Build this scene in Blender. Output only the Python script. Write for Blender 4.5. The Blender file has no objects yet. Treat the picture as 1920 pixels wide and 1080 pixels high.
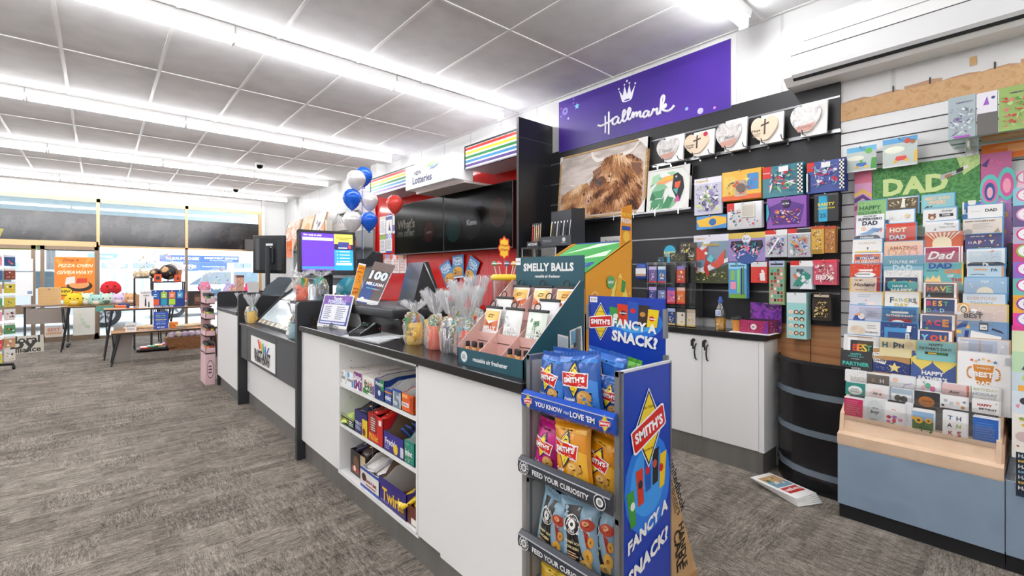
import bpy, bmesh, math, random
from mathutils import Vector, Matrix
D = bpy.data
SC = bpy.context.scene
COL = SC.collection
R = math.radians
PI = math.pi

# ------------------------------------------------------------------ camera, world, exposure
YAW = R(41.33); CH = 1.3; FPX = 879.0; V0 = 513.0
cd = D.cameras.new('camera'); cam = D.objects.new('camera', cd); COL.objects.link(cam)
cam.location = (0, 0, CH); cam.rotation_euler = (PI/2, 0, -YAW)
cd.sensor_width = 36; cd.lens = FPX/1920*36; cd.shift_y = -(540-V0)/1920
cd.clip_start = .05; cd.clip_end = 200
SC.camera = cam
SC.view_settings.view_transform = 'Standard'
SC.view_settings.look = 'None'
SC.view_settings.exposure = 1.1
SC.view_settings.gamma = 1
SC.view_settings.use_curve_mapping = False
w = D.worlds.new('world'); SC.world = w; w.use_nodes = True
wn = w.node_tree.nodes; wn['Background'].inputs[0].default_value = (.82, .91, 1, 1); wn['Background'].inputs[1].default_value = 3.2
TUBE = 19.0

# ------------------------------------------------------------------ survey helpers: a sight line of the survey meets a real plane
S_, C_ = math.sin(YAW), math.cos(YAW)
def ray(u, v):
    a = (u-960)/FPX
    return (S_+a*C_, C_-a*S_, -(v-V0)/FPX)
def wx(u, v, X):
    r = ray(u, v); t = X/r[0]; return Vector((X, t*r[1], CH+t*r[2]))
def wy(u, v, Y):
    r = ray(u, v); t = Y/r[1]; return Vector((t*r[0], Y, CH+t*r[2]))
def wz(u, v, Z):
    r = ray(u, v); t = (Z-CH)/r[2]; return Vector((t*r[0], t*r[1], Z))
def wd(u, v, d):
    r = ray(u, v); return Vector((d*r[0], d*r[1], CH+d*r[2]))

# ------------------------------------------------------------------ materials
_m = {}
def lin(h):
    h = h.lstrip('#')
    if len(h) == 3: h = ''.join(c*2 for c in h)
    o = []
    for i in (0, 2, 4):
        c = int(h[i:i+2], 16)/255
        o.append(c/12.92 if c <= .04045 else ((c+.055)/1.055)**2.4)
    return (*o, 1)
def newmat(name):
    m = D.materials.new(name); m.use_nodes = True
    return m, m.node_tree.nodes, m.node_tree.links, m.node_tree.nodes['Principled BSDF']
def col(h, rough=.55, metal=0.0, spec=.5):
    k = (h, rough, metal, spec)
    if k in _m: return _m[k]
    m, n, l, b = newmat('paint_'+h)
    b.inputs['Base Color'].default_value = lin(h); b.inputs['Roughness'].default_value = rough
    b.inputs['Metallic'].default_value = metal; b.inputs['Specular IOR Level'].default_value = spec
    _m[k] = m; return m
def foil(h): return col(h, .26, .0, .7)
def emis(h, s):
    k = ('e', h, s)
    if k in _m: return _m[k]
    m, n, l, b = newmat('glow_'+h)
    b.inputs['Base Color'].default_value = (0, 0, 0, 1)
    b.inputs['Emission Color'].default_value = lin(h); b.inputs['Emission Strength'].default_value = s
    _m[k] = m; return m
def clear(name='clear_acrylic', refl=.10, tint='ffffff', rough=.03):
    k = ('g', name, refl, tint)
    if k in _m: return _m[k]
    m, n, l, b = newmat(name); n.remove(b)
    t = n.new('ShaderNodeBsdfTransparent'); t.inputs[0].default_value = lin(tint)
    g = n.new('ShaderNodeBsdfGlossy'); g.inputs['Roughness'].default_value = rough
    fr = n.new('ShaderNodeLayerWeight'); fr.inputs[0].default_value = .25
    ad = n.new('ShaderNodeMath'); ad.operation = 'MULTIPLY_ADD'; ad.inputs[1].default_value = .5; ad.inputs[2].default_value = refl
    x = n.new('ShaderNodeMixShader')
    l.new(fr.outputs['Facing'], ad.inputs[0]); l.new(ad.outputs[0], x.inputs[0]); l.new(t.outputs[0], x.inputs[1]); l.new(g.outputs[0], x.inputs[2])
    l.new(x.outputs[0], n['Material Output'].inputs[0]); _m[k] = m; return m
def haze(name, fac, tint, rough=.25):  # white diffuse mix stands in for bright reflections on clear film
    k = ('h', name)
    if k in _m: return _m[k]
    m, n, l, b = newmat(name)
    b.inputs['Base Color'].default_value = lin(tint); b.inputs['Roughness'].default_value = rough; b.inputs['Specular IOR Level'].default_value = 1
    t = n.new('ShaderNodeBsdfTransparent'); fr = n.new('ShaderNodeLayerWeight'); fr.inputs[0].default_value = .3
    ad = n.new('ShaderNodeMath'); ad.operation = 'MULTIPLY_ADD'; ad.inputs[1].default_value = .45; ad.inputs[2].default_value = fac
    x = n.new('ShaderNodeMixShader'); l.new(fr.outputs['Facing'], ad.inputs[0]); l.new(ad.outputs[0], x.inputs[0]); l.new(t.outputs[0], x.inputs[1]); l.new(b.outputs[0], x.inputs[2])
    l.new(x.outputs[0], n['Material Output'].inputs[0]); _m[k] = m; return m
def ramp(n, cols, const=True):
    r = n.new('ShaderNodeValToRGB'); cr = r.color_ramp
    if const: cr.interpolation = 'CONSTANT'
    while len(cr.elements) < len(cols): cr.elements.new(.5)
    N = len(cols)
    for i, c in enumerate(cols):
        cr.elements[i].position = (.30+.40*i/(N-1)) if N > 1 else 0; cr.elements[i].color = lin(c)
    if const: cr.elements[0].position = 0
    return r
def patch(cols, scale=30, rough=.35, stretch=(1, 1, 1), const=True, dist=.6, rot=(0, 0, 0), bump=0):
    """printed picture made of noise patches in a palette"""
    k = ('p', tuple(cols), scale, rough, stretch, const, dist, rot, bump)
    if k in _m: return _m[k]
    m, n, l, b = newmat('print_'+cols[0])
    tc = n.new('ShaderNodeTexCoord'); mp = n.new('ShaderNodeMapping'); mp.inputs['Scale'].default_value = stretch; mp.inputs['Rotation'].default_value = rot
    nz = n.new('ShaderNodeTexNoise'); nz.inputs['Scale'].default_value = scale; nz.inputs['Detail'].default_value = 3; nz.inputs['Distortion'].default_value = dist
    r = ramp(n, cols, const)
    l.new(tc.outputs['Object'], mp.inputs[0]); l.new(mp.outputs[0], nz.inputs[0]); l.new(nz.outputs[0], r.inputs[0]); l.new(r.outputs[0], b.inputs['Base Color'])
    if bump:
        bp = n.new('ShaderNodeBump'); bp.inputs['Strength'].default_value = bump; l.new(nz.outputs[0], bp.inputs['Height']); l.new(bp.outputs[0], b.inputs['Normal'])
    b.inputs['Roughness'].default_value = rough; _m[k] = m; return m

WHITE = col('dededc', .5); LAM = col('f3f3f2', .35); BLACK = col('1a1a1c', .45); GLOSSBLACK = col('0c0c0d', .12); CHAR = col('35373b', .45)
PAPER = col('f6f5f2', .6); STEEL = col('a9abae', .3, .9); CHROME = col('dddddd', .12, 1); KRAFT = col('c9a270', .7); DGREY = col('56585b', .5)
ACR = clear(); GLASS = clear('window_glass', .04)

# ------------------------------------------------------------------ mesh builder
class MB:
    def __init__(s): s.v = []; s.f = []; s.k = []; s.sm = []; s.mats = []
    def mi(s, m):
        if m not in s.mats: s.mats.append(m)
        return s.mats.index(m)
    def add(s, vs, fs, m, smooth=False, T=None):
        b = len(s.v); i = s.mi(m)
        s.v += [tuple(T @ Vector(v)) if T is not None else tuple(v) for v in vs]
        s.f += [tuple(b+q for q in f) for f in fs]; s.k += [i]*len(fs); s.sm += [smooth]*len(fs)
        return s
    def box(s, x0, y0, z0, x1, y1, z1, m, T=None):
        x0, x1 = sorted((x0, x1)); y0, y1 = sorted((y0, y1)); z0, z1 = sorted((z0, z1))
        v = [(x, y, z) for z in (z0, z1) for x, y in ((x0, y0), (x1, y0), (x1, y1), (x0, y1))]
        return s.add(v, [(3, 2, 1, 0), (4, 5, 6, 7), (0, 1, 5, 4), (1, 2, 6, 5), (2, 3, 7, 6), (3, 0, 4, 7)], m, False, T)
    def rbox(s, x0, y0, z0, x1, y1, z1, m, r=.01, T=None, seg=2):
        bm = bmesh.new(); bmesh.ops.create_cube(bm, size=1)
        for v in bm.verts:
            v.co = Vector(((x0+x1)/2+v.co.x*abs(x1-x0), (y0+y1)/2+v.co.y*abs(y1-y0), (z0+z1)/2+v.co.z*abs(z1-z0)))
        bmesh.ops.bevel(bm, geom=bm.edges[:], offset=r, segments=seg, affect='EDGES', profile=.5)
        bm.verts.index_update()
        s.add([v.co[:] for v in bm.verts], [[v.index for v in f.verts] for f in bm.faces], m, seg > 1, T); bm.free(); return s
    def prism(s, pts, a, b, m, T=None, ax='z'):
        """polygon (list of 2-d points) extruded between a and b along ax"""
        def q(p, h): return {'z': (p[0], p[1], h), 'y': (p[0], h, p[1]), 'x': (h, p[0], p[1])}[ax]
        n = len(pts); v = [q(p, a) for p in pts]+[q(p, b) for p in pts]
        f = [tuple(range(n))[::-1], tuple(range(n, 2*n))]+[(i, (i+1) % n, n+(i+1) % n, n+i) for i in range(n)]
        return s.add(v, f, m, False, T)
    def cyl(s, p0, p1, r0, m, r1=None, n=12, smooth=True, caps=True, T=None):
        p0 = Vector(p0); p1 = Vector(p1); r1 = r0 if r1 is None else r1
        d = (p1-p0).normalized(); a = d.orthogonal().normalized(); b = d.cross(a)
        v = []
        for p, r in ((p0, r0), (p1, r1)):
            for i in range(n):
                t = 2*PI*i/n; v.append(p+a*math.cos(t)*r+b*math.sin(t)*r)
        s.add(v, [(i, (i+1) % n, n+(i+1) % n, n+i) for i in range(n)], m, smooth, T)
        if caps: s.add(v, [tuple(range(n))[::-1], tuple(range(n, 2*n))], m, False, T)
        return s
    def tube(s, path, r, m, n=6, T=None, closed=False):
        path = [Vector(p) for p in path]; N = len(path); v = []; up = None
        for i, p in enumerate(path):
            d = (path[min(i+1, N-1)]-path[max(i-1, 0)])
            if d.length < 1e-9: d = Vector((0, 0, 1))
            d.normalize()
            a = (up-d*up.dot(d)) if up is not None else d.orthogonal()
            if a.length < 1e-6: a = d.orthogonal()
            a.normalize(); up = a; b = d.cross(a)
            for j in range(n):
                t = 2*PI*j/n; v.append(p+a*math.cos(t)*r+b*math.sin(t)*r)
        f = [(i*n+j, i*n+(j+1) % n, (i+1)*n+(j+1) % n, (i+1)*n+j) for i in range(N-1) for j in range(n)]
        if not closed: f += [tuple(range(n))[::-1], tuple(range((N-1)*n, N*n))]
        return s.add(v, f, m, True, T)
    def ribbon(s, path, wd_, m, axis=Vector((0, 0, 1)), T=None):
        v = []
        for p in path: v += [Vector(p)-axis*wd_/2, Vector(p)+axis*wd_/2]
        return s.add(v, [(2*i, 2*i+1, 2*i+3, 2*i+2) for i in range(len(path)-1)], m, True, T)
    def lathe(s, prof, m, n=20, c=(0, 0, 0), smooth=True, T=None, sx=1, sy=1):
        v = []; N = len(prof)
        for r, z in prof:
            for i in range(n):
                t = 2*PI*i/n; v.append((c[0]+r*math.cos(t)*sx, c[1]+r*math.sin(t)*sy, c[2]+z))
        f = [(i*n+j, i*n+(j+1) % n, (i+1)*n+(j+1) % n, (i+1)*n+j) for i in range(N-1) for j in range(n)]
        s.add(v, f, m, smooth, T)
        if prof[0][0] > 1e-5: s.add(v[:n], [tuple(range(n))[::-1]], m, False, T)
        if prof[-1][0] > 1e-5: s.add(v[-n:], [tuple(range(n))], m, False, T)
        return s
    def ball(s, c, rx, ry, rz, m, n=14, T=None):
        k = n//2
        return s.lathe([(max(1e-6, math.sin(PI*i/k)), -math.cos(PI*i/k)*rz) for i in range(k+1)], m, n, c, True, T, rx, ry)
    def build(s, name, parent=None, **kw):
        if not s.v: return None
        xs, ys, zs = zip(*s.v); c = Vector(((min(xs)+max(xs))/2, (min(ys)+max(ys))/2, min(zs)))
        me = D.meshes.new(name); me.from_pydata([tuple(Vector(v)-c) for v in s.v], [], s.f)
        for m in s.mats: me.materials.append(m)
        me.polygons.foreach_set('material_index', s.k); me.polygons.foreach_set('use_smooth', s.sm); me.update()
        o = D.objects.new(name, me); COL.objects.link(o)
        if parent is not None:
            o.parent = parent; o.location = c-world(parent)
        else: o.location = c
        for a, b in kw.items(): o[a] = b
        return o
_w = {}
def world(o):
    p = Vector(o.location)
    while o.parent: o = o.parent; p += Vector(o.location)
    return p
USED = {}
def thing(name, label, cat, loc, group=None):
    o = D.objects.new(name, None); COL.objects.link(o); o.location = loc; o.empty_display_size = .05
    o['label'] = label; o['category'] = cat
    if group: o['group'] = group
    return o
def solo(mb, name, label, cat, group=None, **kw):
    o = mb.build(name, None, label=label, category=cat, **kw)
    if group: o['group'] = group
    return o
def struct(mb, name, parent=None):
    o = mb.build(name, parent)
    if parent is None: o['kind'] = 'structure'
    return o

# ------------------------------------------------------------------ lettering and printed surfaces
_t = {}
def tgeo(txt, bold=0, ital=0):
    k = (txt, bold, ital)
    if k in _t: return _t[k]
    c = D.curves.new('lettering', 'FONT'); c.body = txt; c.size = 1; c.resolution_u = 2; c.offset = .028 if bold == 1 else (.05 if bold == 2 else 0); c.shear = .35*ital
    if bold == 2: c.space_character = 1.06
    o = D.objects.new('lettering', c); me = D.meshes.new_from_object(o)
    vs = [(v.co.x, v.co.y) for v in me.vertices]; fs = [tuple(p.vertices) for p in me.polygons]
    D.objects.remove(o); D.curves.remove(c); D.meshes.remove(me)
    if vs:
        x0 = min(v[0] for v in vs); x1 = max(v[0] for v in vs); y0 = min(v[1] for v in vs); y1 = max(v[1] for v in vs)
    else: x0 = y0 = 0; x1 = y1 = 1
    _t[k] = (vs, fs, x0, y0, x1-x0, y1-y0); return _t[k]
def frame(o, right, up):
    right = Vector(right).normalized(); up = Vector(up).normalized(); n = right.cross(up)
    M = Matrix.Identity(4)
    for i in range(3): M[i][0] = right[i]; M[i][1] = up[i]; M[i][2] = n[i]; M[i][3] = o[i]
    return M
def blobpts(rng, cx, cy, r, n=9, j=.35):
    return [(cx+math.cos(2*PI*i/n)*r*(1-j*rng.random()), cy+math.sin(2*PI*i/n)*r*(1-j*rng.random())) for i in range(n)]
def art(mb, F, w, h, spec, disp=None, z=.0005, rough=.5, dz=.00012, spc=.5):
    """print flat marks on a w x h surface whose lower left corner is the origin of F"""
    lay = [z]
    def put(pts, c):
        lay[0] += dz; q = lay[0]; m = c if not isinstance(c, str) else col(c, rough, 0.0, spc)
        if disp is None: mb.add([(p[0], p[1], q) for p in pts], [tuple(range(len(pts)))], m, False, F); return
        n = len(pts); cx = sum(p[0] for p in pts)/n; cy = sum(p[1] for p in pts)/n
        E = []
        for i in range(n):
            a = pts[i]; b = pts[(i+1) % n]
            L = math.hypot(a[0]-b[0], a[1]-b[1]); k = max(1, int(L/(.12*w)))
            for t in range(k): E.append((a[0]+(b[0]-a[0])*t/k, a[1]+(b[1]-a[1])*t/k))
        N = len(E); K = 4; vs = []
        for g in range(1, K+1):
            for p in E:
                x = cx+(p[0]-cx)*g/K; y = cy+(p[1]-cy)*g/K; vs.append((x, y, disp(x/w, y/h)+q))
        vs.append((cx, cy, disp(cx/w, cy/h)+q))
        fs = [((g-1)*N+i, (g-1)*N+(i+1) % N, g*N+(i+1) % N, g*N+i) for g in range(1, K) for i in range(N)]+[(i, (i+1) % N, K*N) for i in range(N)]
        mb.add(vs, fs, m, True, F)
    for it in spec.split(';'):
        it = it.strip()
        if not it: continue
        a = it.split(' '); k = a[0]
        if k == 'r':
            x0, y0, x1, y1 = map(float, a[1:5]); put([(x0*w, y0*h), (x1*w, y0*h), (x1*w, y1*h), (x0*w, y1*h)], a[5])
        elif k in 'ce':
            cx, cy, rx = map(float, a[1:4]); ry = rx if k == 'c' else float(a[4])*h/w; c = a[4] if k == 'c' else a[5]
            put([(cx*w+math.cos(2*PI*i/16)*rx*w, cy*h+math.sin(2*PI*i/16)*ry*w) for i in range(16)], c)
        elif k == 'p':
            q = list(map(float, a[2:])); put([(q[i]*w, q[i+1]*h) for i in range(0, len(q), 2)], a[1])
        elif k == 's':
            cx, cy, r = map(float, a[1:4]); lay[0] += dz
            P = [(cx*w+math.sin(PI*i/5)*r*w*(1 if i % 2 == 0 else .45), cy*h+math.cos(PI*i/5)*r*w*(1 if i % 2 == 0 else .45)) for i in range(10)]
            D0 = disp(cx, cy) if disp else 0
            vs = [(p[0], p[1], lay[0]+(disp(p[0]/w, p[1]/h) if disp else 0)) for p in P]+[(cx*w, cy*h, lay[0]+D0)]
            mb.add(vs, [((i+1) % 10, i, 10) for i in range(10)], col(a[4], rough), False, F)
        elif k == 'h':
            cx, cy, r = map(float, a[1:4])
            P = [(cx*w+r*w*.0625*16*math.sin(t)**3, cy*h+r*w*.0625*(13*math.cos(t)-5*math.cos(2*t)-2*math.cos(3*t)-math.cos(4*t))) for t in [2*PI*i/24 for i in range(24)]]
            put(P[::-1], a[4])
        elif k in 'tTi' or k in ('Z', 'Ti'):
            cx, cy, wd_ = map(float, a[1:4]); c = a[4]; txt = ' '.join(a[5:])
            vs, fs, bx, by, bw, bh = tgeo(txt, {'t': 0, 'T': 1, 'i': 0, 'Z': 2, 'Ti': 1}[k], 1 if k in ('i', 'Ti') else 0)
            if not fs: continue
            sx = sy = wd_*w/max(bw, .01)
            if sy*bh > h*.9: sy = h*.9/bh
            lay[0] += dz*2; q = lay[0]
            P = [((x-bx-bw/2)*sx+cx*w, (y-by-bh/2)*sy+cy*h) for x, y in vs]
            mb.add([(x, y, q+(disp(x/w, y/h)+.0006 if disp else 0)) for x, y in P], fs, col(c, rough), False, F)
        elif k == 'b':
            rng = random.Random(int(a[1])); cs = a[3].split(','); x0, y0, x1, y1 = map(float, a[4:8]) if len(a) > 7 else (.05, .05, .95, .95)
            mx = min((x1-x0)*w, (y1-y0)*h)
            big = int(a[2]) >= 14
            for i in range(int(a[2])*(3 if big else 1)):
                r = mx*(rng.uniform(.03, .13) if big else rng.uniform(.06, .2))
                cx, cy = rng.uniform(x0*w+r, x1*w-r), rng.uniform(y0*h+r, y1*h-r)
                if big and i % 3:
                    q = rng.uniform(0, PI); l_, t_ = r*rng.uniform(1, 1.8), r*rng.uniform(.2, .45); ca, sa = math.cos(q), math.sin(q)
                    put([(min(max(cx+px*ca-py*sa, x0*w), x1*w), min(max(cy+px*sa+py*ca, y0*h), y1*h)) for px, py in ((-l_, 0), (-l_*.2, -t_), (l_, -t_*.3), (l_*.3, t_))], rng.choice(cs))
                else: put(blobpts(rng, cx, cy, r, 7, .55), rng.choice(cs))
        elif k == 'd':
            rng = random.Random(int(a[1])); r = float(a[3])*w; x0, y0, x1, y1 = map(float, a[5:9]) if len(a) > 8 else (.05, .05, .95, .95)
            for i in range(int(a[2])):
                cx = rng.uniform(x0*w+r, x1*w-r); cy = rng.uniform(y0*h+r, y1*h-r)
                put([(cx+math.cos(PI*j/3)*r, cy+math.sin(PI*j/3)*r) for j in range(6)], rng.choice(a[4].split(',')))
        elif k == 'l':
            x0, y0, x1, y1 = map(float, a[1:5]); n = int(a[5]); rng = random.Random(n*7+int(x0*99)); hh = (y1-y0)/n
            for i in range(n):
                e = x1-(x1-x0)*rng.random()*.3
                put([(x0*w, (y0+hh*(i+.25))*h), (e*w, (y0+hh*(i+.25))*h), (e*w, (y0+hh*(i+.7))*h), (x0*w, (y0+hh*(i+.7))*h)], a[6])
    return mb
def FX(y, z, X, tilt=0, roll=0):
    """frame for a surface that faces the shop floor (-X), lower left corner at X,y,z, leaning back by tilt degrees"""
    t = R(tilt); c, s = math.cos(R(roll)), math.sin(R(roll))
    r = Vector((0, -1, 0)); u = Vector((math.sin(t), 0, math.cos(t)))
    return frame(Vector((X, y, z)), r*c+u*s, u*c-r*s)
def FY(x, z, Y, tilt=0, turn=0):
    """frame facing -Y, turned about z by turn degrees"""
    t = R(tilt); a = R(turn); r = Vector((math.cos(a), math.sin(a), 0)); back = Vector((-math.sin(a), math.cos(a), 0))
    return frame(Vector((x, Y, z)), r, Vector((0, 0, math.cos(t)))+back*math.sin(t))
def rectX(u0, v0, u1, v1, X):
    a = wx(u0, V0, X).y; b = wx(u1, V0, X).y; um = (u0+u1)/2
    zt = wx(um, v0, X).z; zb = wx(um, v1, X).z
    return a, zb, a-b, zt-zb      # y of the left edge, z of the bottom, width, height
def slab(mb, F, w, h, d, m, edge=None):
    """board lying behind the frame plane"""
    mb.box(0, 0, -d, w, h, 0, edge or m, F)
    mb.add([(0, 0, .0002), (w, 0, .0002), (w, h, .0002), (0, h, .0002)], [(0, 1, 2, 3)], m if not isinstance(m, str) else col(m), False, F)
    return mb
def panelthing(name, label, cat, F, w, h, d, bg, spec, group=None, edge=None, rough=.45):
    mb = MB(); bgm = col(bg, rough) if isinstance(bg, str) else bg
    slab(mb, F, w, h, d, bgm, edge or PAPER); art(mb, F, w, h, spec, rough=rough)
    return solo(mb, name, label, cat, group)
# ------------------------------------------------------------------ room shell
WX, WY, CZ = 3.45, 12.5, 3.05
XL, YB = -6.0, -3.2
def carpet():
    m, n, l, b = newmat('carpet_tiles')
    tc = n.new('ShaderNodeTexCoord')
    def noise(scale, st, det=3):
        mp = n.new('ShaderNodeMapping'); mp.inputs['Scale'].default_value = st
        z = n.new('ShaderNodeTexNoise'); z.inputs['Scale'].default_value = scale; z.inputs['Detail'].default_value = det; z.inputs['Roughness'].default_value = .7
        l.new(tc.outputs['Object'], mp.inputs[0]); l.new(mp.outputs[0], z.inputs[0]); return z
    a = noise(13, (1, 6, 1), 5); c = noise(13, (6, 1, 1), 5); f = noise(240, (1, 1, 1), 2); g = noise(1.3, (1, 1, 1), 2); st = noise(38, (1, 5, 1), 3); st2 = noise(38, (5, 1, 1), 3)
    ck = n.new('ShaderNodeTexChecker'); ck.inputs['Scale'].default_value = 2.0; ck.inputs[1].default_value = (1, 1, 1, 1); ck.inputs[2].default_value = (0, 0, 0, 1)
    l.new(tc.outputs['Object'], ck.inputs[0])
    def mix(A, B, F, t='MIX'):
        x = n.new('ShaderNodeMix'); x.data_type = 'RGBA'; x.blend_type = t
        if hasattr(F, 'links'): l.new(F, x.inputs[0])
        else: x.inputs[0].default_value = F
        l.new(A, x.inputs[6]); l.new(B, x.inputs[7]); return x.outputs[2]
    def blocks(sx, sy, off):
        mp = n.new('ShaderNodeMapping'); mp.inputs['Scale'].default_value = (sx, sy, 0); mp.inputs['Location'].default_value = (off, off*1.7, 0)
        fl = n.new('ShaderNodeVectorMath'); fl.operation = 'FLOOR'; wn_ = n.new('ShaderNodeTexWhiteNoise'); wn_.noise_dimensions = '2D'
        l.new(tc.outputs['Object'], mp.inputs[0]); l.new(mp.outputs[0], fl.inputs[0]); l.new(fl.outputs[0], wn_.inputs[0]); return wn_.outputs['Value']
    bA, bB, bC = blocks(5.5, 14, .2), blocks(12, 6, .7), blocks(3, 32, .4)
    dirm = n.new('ShaderNodeMath'); dirm.operation = 'GREATER_THAN'; dirm.inputs[1].default_value = .62; l.new(blocks(4, 4, .1), dirm.inputs[0])
    s1 = mix(a.outputs[0], c.outputs[0], dirm.outputs[0]); s2 = mix(st.outputs[0], st2.outputs[0], dirm.outputs[0])
    blk = mix(mix(bA, bB, .4), bC, .35)
    q = mix(mix(mix(s1, s2, .5), f.outputs[0], .38), blk, .09)
    q = mix(q, g.outputs[0], .1)
    r = n.new('ShaderNodeValToRGB'); e = r.color_ramp.elements
    e[0].position = .39; e[0].color = lin('2d2925'); e[1].position = .62; e[1].color = lin('b6ada1')
    k = r.color_ramp.elements.new(.495); k.color = lin('776f66')
    l.new(q, r.inputs[0]); l.new(r.outputs[0], b.inputs['Base Color'])
    bp = n.new('ShaderNodeBump'); bp.inputs['Strength'].default_value = .5; bp.inputs['Distance'].default_value = .006; l.new(q, bp.inputs['Height']); l.new(bp.outputs[0], b.inputs['Normal'])
    b.inputs['Roughness'].default_value = .95; b.inputs['Specular IOR Level'].default_value = .1
    return m
mb = MB(); mb.box(XL, YB, -.1, WX+.1, WY, 0, carpet()); struct(mb, 'floor')
def tilemat():
    m, n, l, b = newmat('ceiling_tile')
    tc = n.new('ShaderNodeTexCoord'); z = n.new('ShaderNodeTexNoise'); z.inputs['Scale'].default_value = 5; z.inputs['Detail'].default_value = 6
    r = n.new('ShaderNodeValToRGB'); r.color_ramp.elements[0].position = .3; r.color_ramp.elements[0].color = lin('d9d8d8'); r.color_ramp.elements[1].position = .62; r.color_ramp.elements[1].color = lin('e4e3e3')
    l.new(tc.outputs['Object'], z.inputs[0]); l.new(z.outputs[0], r.inputs[0]); l.new(r.outputs[0], b.inputs['Base Color']); b.inputs['Roughness'].default_value = .8
    return m
mb = MB(); mb.box(XL, YB, CZ, WX+.1, WY+.1, CZ+.1, tilemat()); struct(mb, 'ceiling')
GRID = col('e9e8e6', .4)
mb = MB(); x = -.225-.61*9
while x < WX:
    if x > XL: mb.box(x-.011, YB, CZ-.006, x+.011, WY, CZ+.002, GRID)
    x += .61
y = 2.54-1.25*4
while y < WY:
    if y > YB: mb.box(XL, y-.008, CZ-.007, WX, y+.008, CZ+.002, GRID)
    y += 1.25
struct(mb, 'trim_1')
def wallmat():
    m, n, l, b = newmat('white_wall_panelling')
    tc = n.new('ShaderNodeTexCoord'); wv = n.new('ShaderNodeTexWave'); wv.bands_direction = 'Y'; wv.inputs['Scale'].default_value = .314*1.7; wv.inputs['Distortion'].default_value = 0
    r = n.new('ShaderNodeValToRGB'); r.color_ramp.elements[0].position = .0; r.color_ramp.elements[0].color = lin('c4c4c3'); r.color_ramp.elements[1].position = .006; r.color_ramp.elements[1].color = lin('d9d9d8')
    l.new(tc.outputs['Object'], wv.inputs[0]); l.new(wv.outputs[0], r.inputs[0]); l.new(r.outputs[0], b.inputs['Base Color']); b.inputs['Roughness'].default_value = .4
    return m
WALL = wallmat()
mb = MB(); mb.box(WX, YB, 0, WX+.12, WY+.1, CZ, WALL); struct(mb, 'wall_right')
mb = MB(); mb.box(XL-.1, YB, 0, XL, WY, CZ, WHITE); struct(mb, 'wall_left')
mb = MB(); mb.box(XL, YB-.1, 0, WX, YB, CZ, WHITE); struct(mb, 'wall_back')
mb = MB(); mb.box(XL, WY, 2.79, WX, WY+.12, CZ, WHITE); mb.box(2.95, WY, 0, WX, WY+.12, 2.79, WHITE); mb.box(2.93, WY-.06, 0, 3.0, WY, CZ, WHITE)
struct(mb, 'wall_front')
# shopfront: tan aluminium frames, panes and dark film bands
TAN = col('cfae80', .35, .3); BRONZE = col('8d7a66', .4, .3)
def film():
    m, n, l, b = newmat('dark_window_film')
    b.inputs['Base Color'].default_value = lin('2a2a2c'); b.inputs['Roughness'].default_value = .14; b.inputs['Specular IOR Level'].default_value = .55
    tc = n.new('ShaderNodeTexCoord'); z = n.new('ShaderNodeTexNoise'); z.inputs['Scale'].default_value = 2.5; z.inputs['Detail'].default_value = 4
    r = n.new('ShaderNodeValToRGB'); r.color_ramp.elements[0].position = .45; r.color_ramp.elements[0].color = lin('17171a'); r.color_ramp.elements[1].position = .75; r.color_ramp.elements[1].color = lin('4a4542')
    l.new(tc.outputs['Object'], z.inputs[0]); l.new(z.outputs[0], r.inputs[0]); l.new(r.outputs[0], b.inputs['Base Color'])
    return m
FILM = film()
def bay(i, x0, x1, door=False):
    t = MB()
    t.box(x0-.03, WY-.03, 2.72, x1+.03, WY+.06, 2.79, TAN)
    zb = 1.83
    t.box(x0, WY-.03, zb, x1, WY+.06, zb+(.10 if door else .035), TAN)
    t.box(x0-.03, WY-.03, 0, x0+.02, WY+.06, zb, BRONZE); t.box(x0-.03, WY-.03, zb, x0+.02, WY+.06, 2.72, TAN)
    t.box(x0, WY-.03, 0, x1, WY+.06, .06, BRONZE)
    o = struct(t, 'window_%d' % i)
    g = MB(); g.box(x0+.02, WY+.015, .06, x1-.03, WY+.021, 2.72, GLASS); g.build('pane', o)
    f = MB(); f.box(x0+.02, WY+.006, zb+.10 if door else zb+.035, x1-.03, WY+.012, 2.485, FILM); f.build('film_band', o)
    return o
bay(1, -6.0, -4.2, True); bay(2, -4.2, -2.2, True); b3 = bay(3, -2.2, -.02, True); bay(4, -.02, 1.44); b5 = bay(5, 1.44, 2.93)
mb = MB(); mb.box(2.87, WY-.03, 0, 2.93, WY+.06, 2.72, TAN); mb.build('jamb', b5)
mb = MB()
for x0, x1 in ((-2.1, -.9), (-.84, -.02)):
    mb.box(x1-.06, WY-.05, 0, x1, WY-.03, 1.83, BRONZE); mb.box(x0, WY-.05, .0, x1, WY-.03, .12, BRONZE); mb.box(x0, WY-.05, 1.76, x1, WY-.03, 1.83, BRONZE); mb.box(x0, WY-.05, 0, x0+.06, WY-.03, 1.83, BRONZE)
mb.box(-2.1, WY-.05, .55, -.9, WY-.03, .72, BRONZE)
o = mb.build('door_1'); o['kind'] = 'structure'
art(m2 := MB(), FY(-2.2, 1.74, WY-.0), 2.2, .16, 'r .6 0 1 1 7a8f96; r .0 0 .6 1 b9c93c; T .87 .5 .16 dfe8ea wen; T .72 .5 .2 dfe8ea seires'); m2.build('sign_film', b3)

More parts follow.
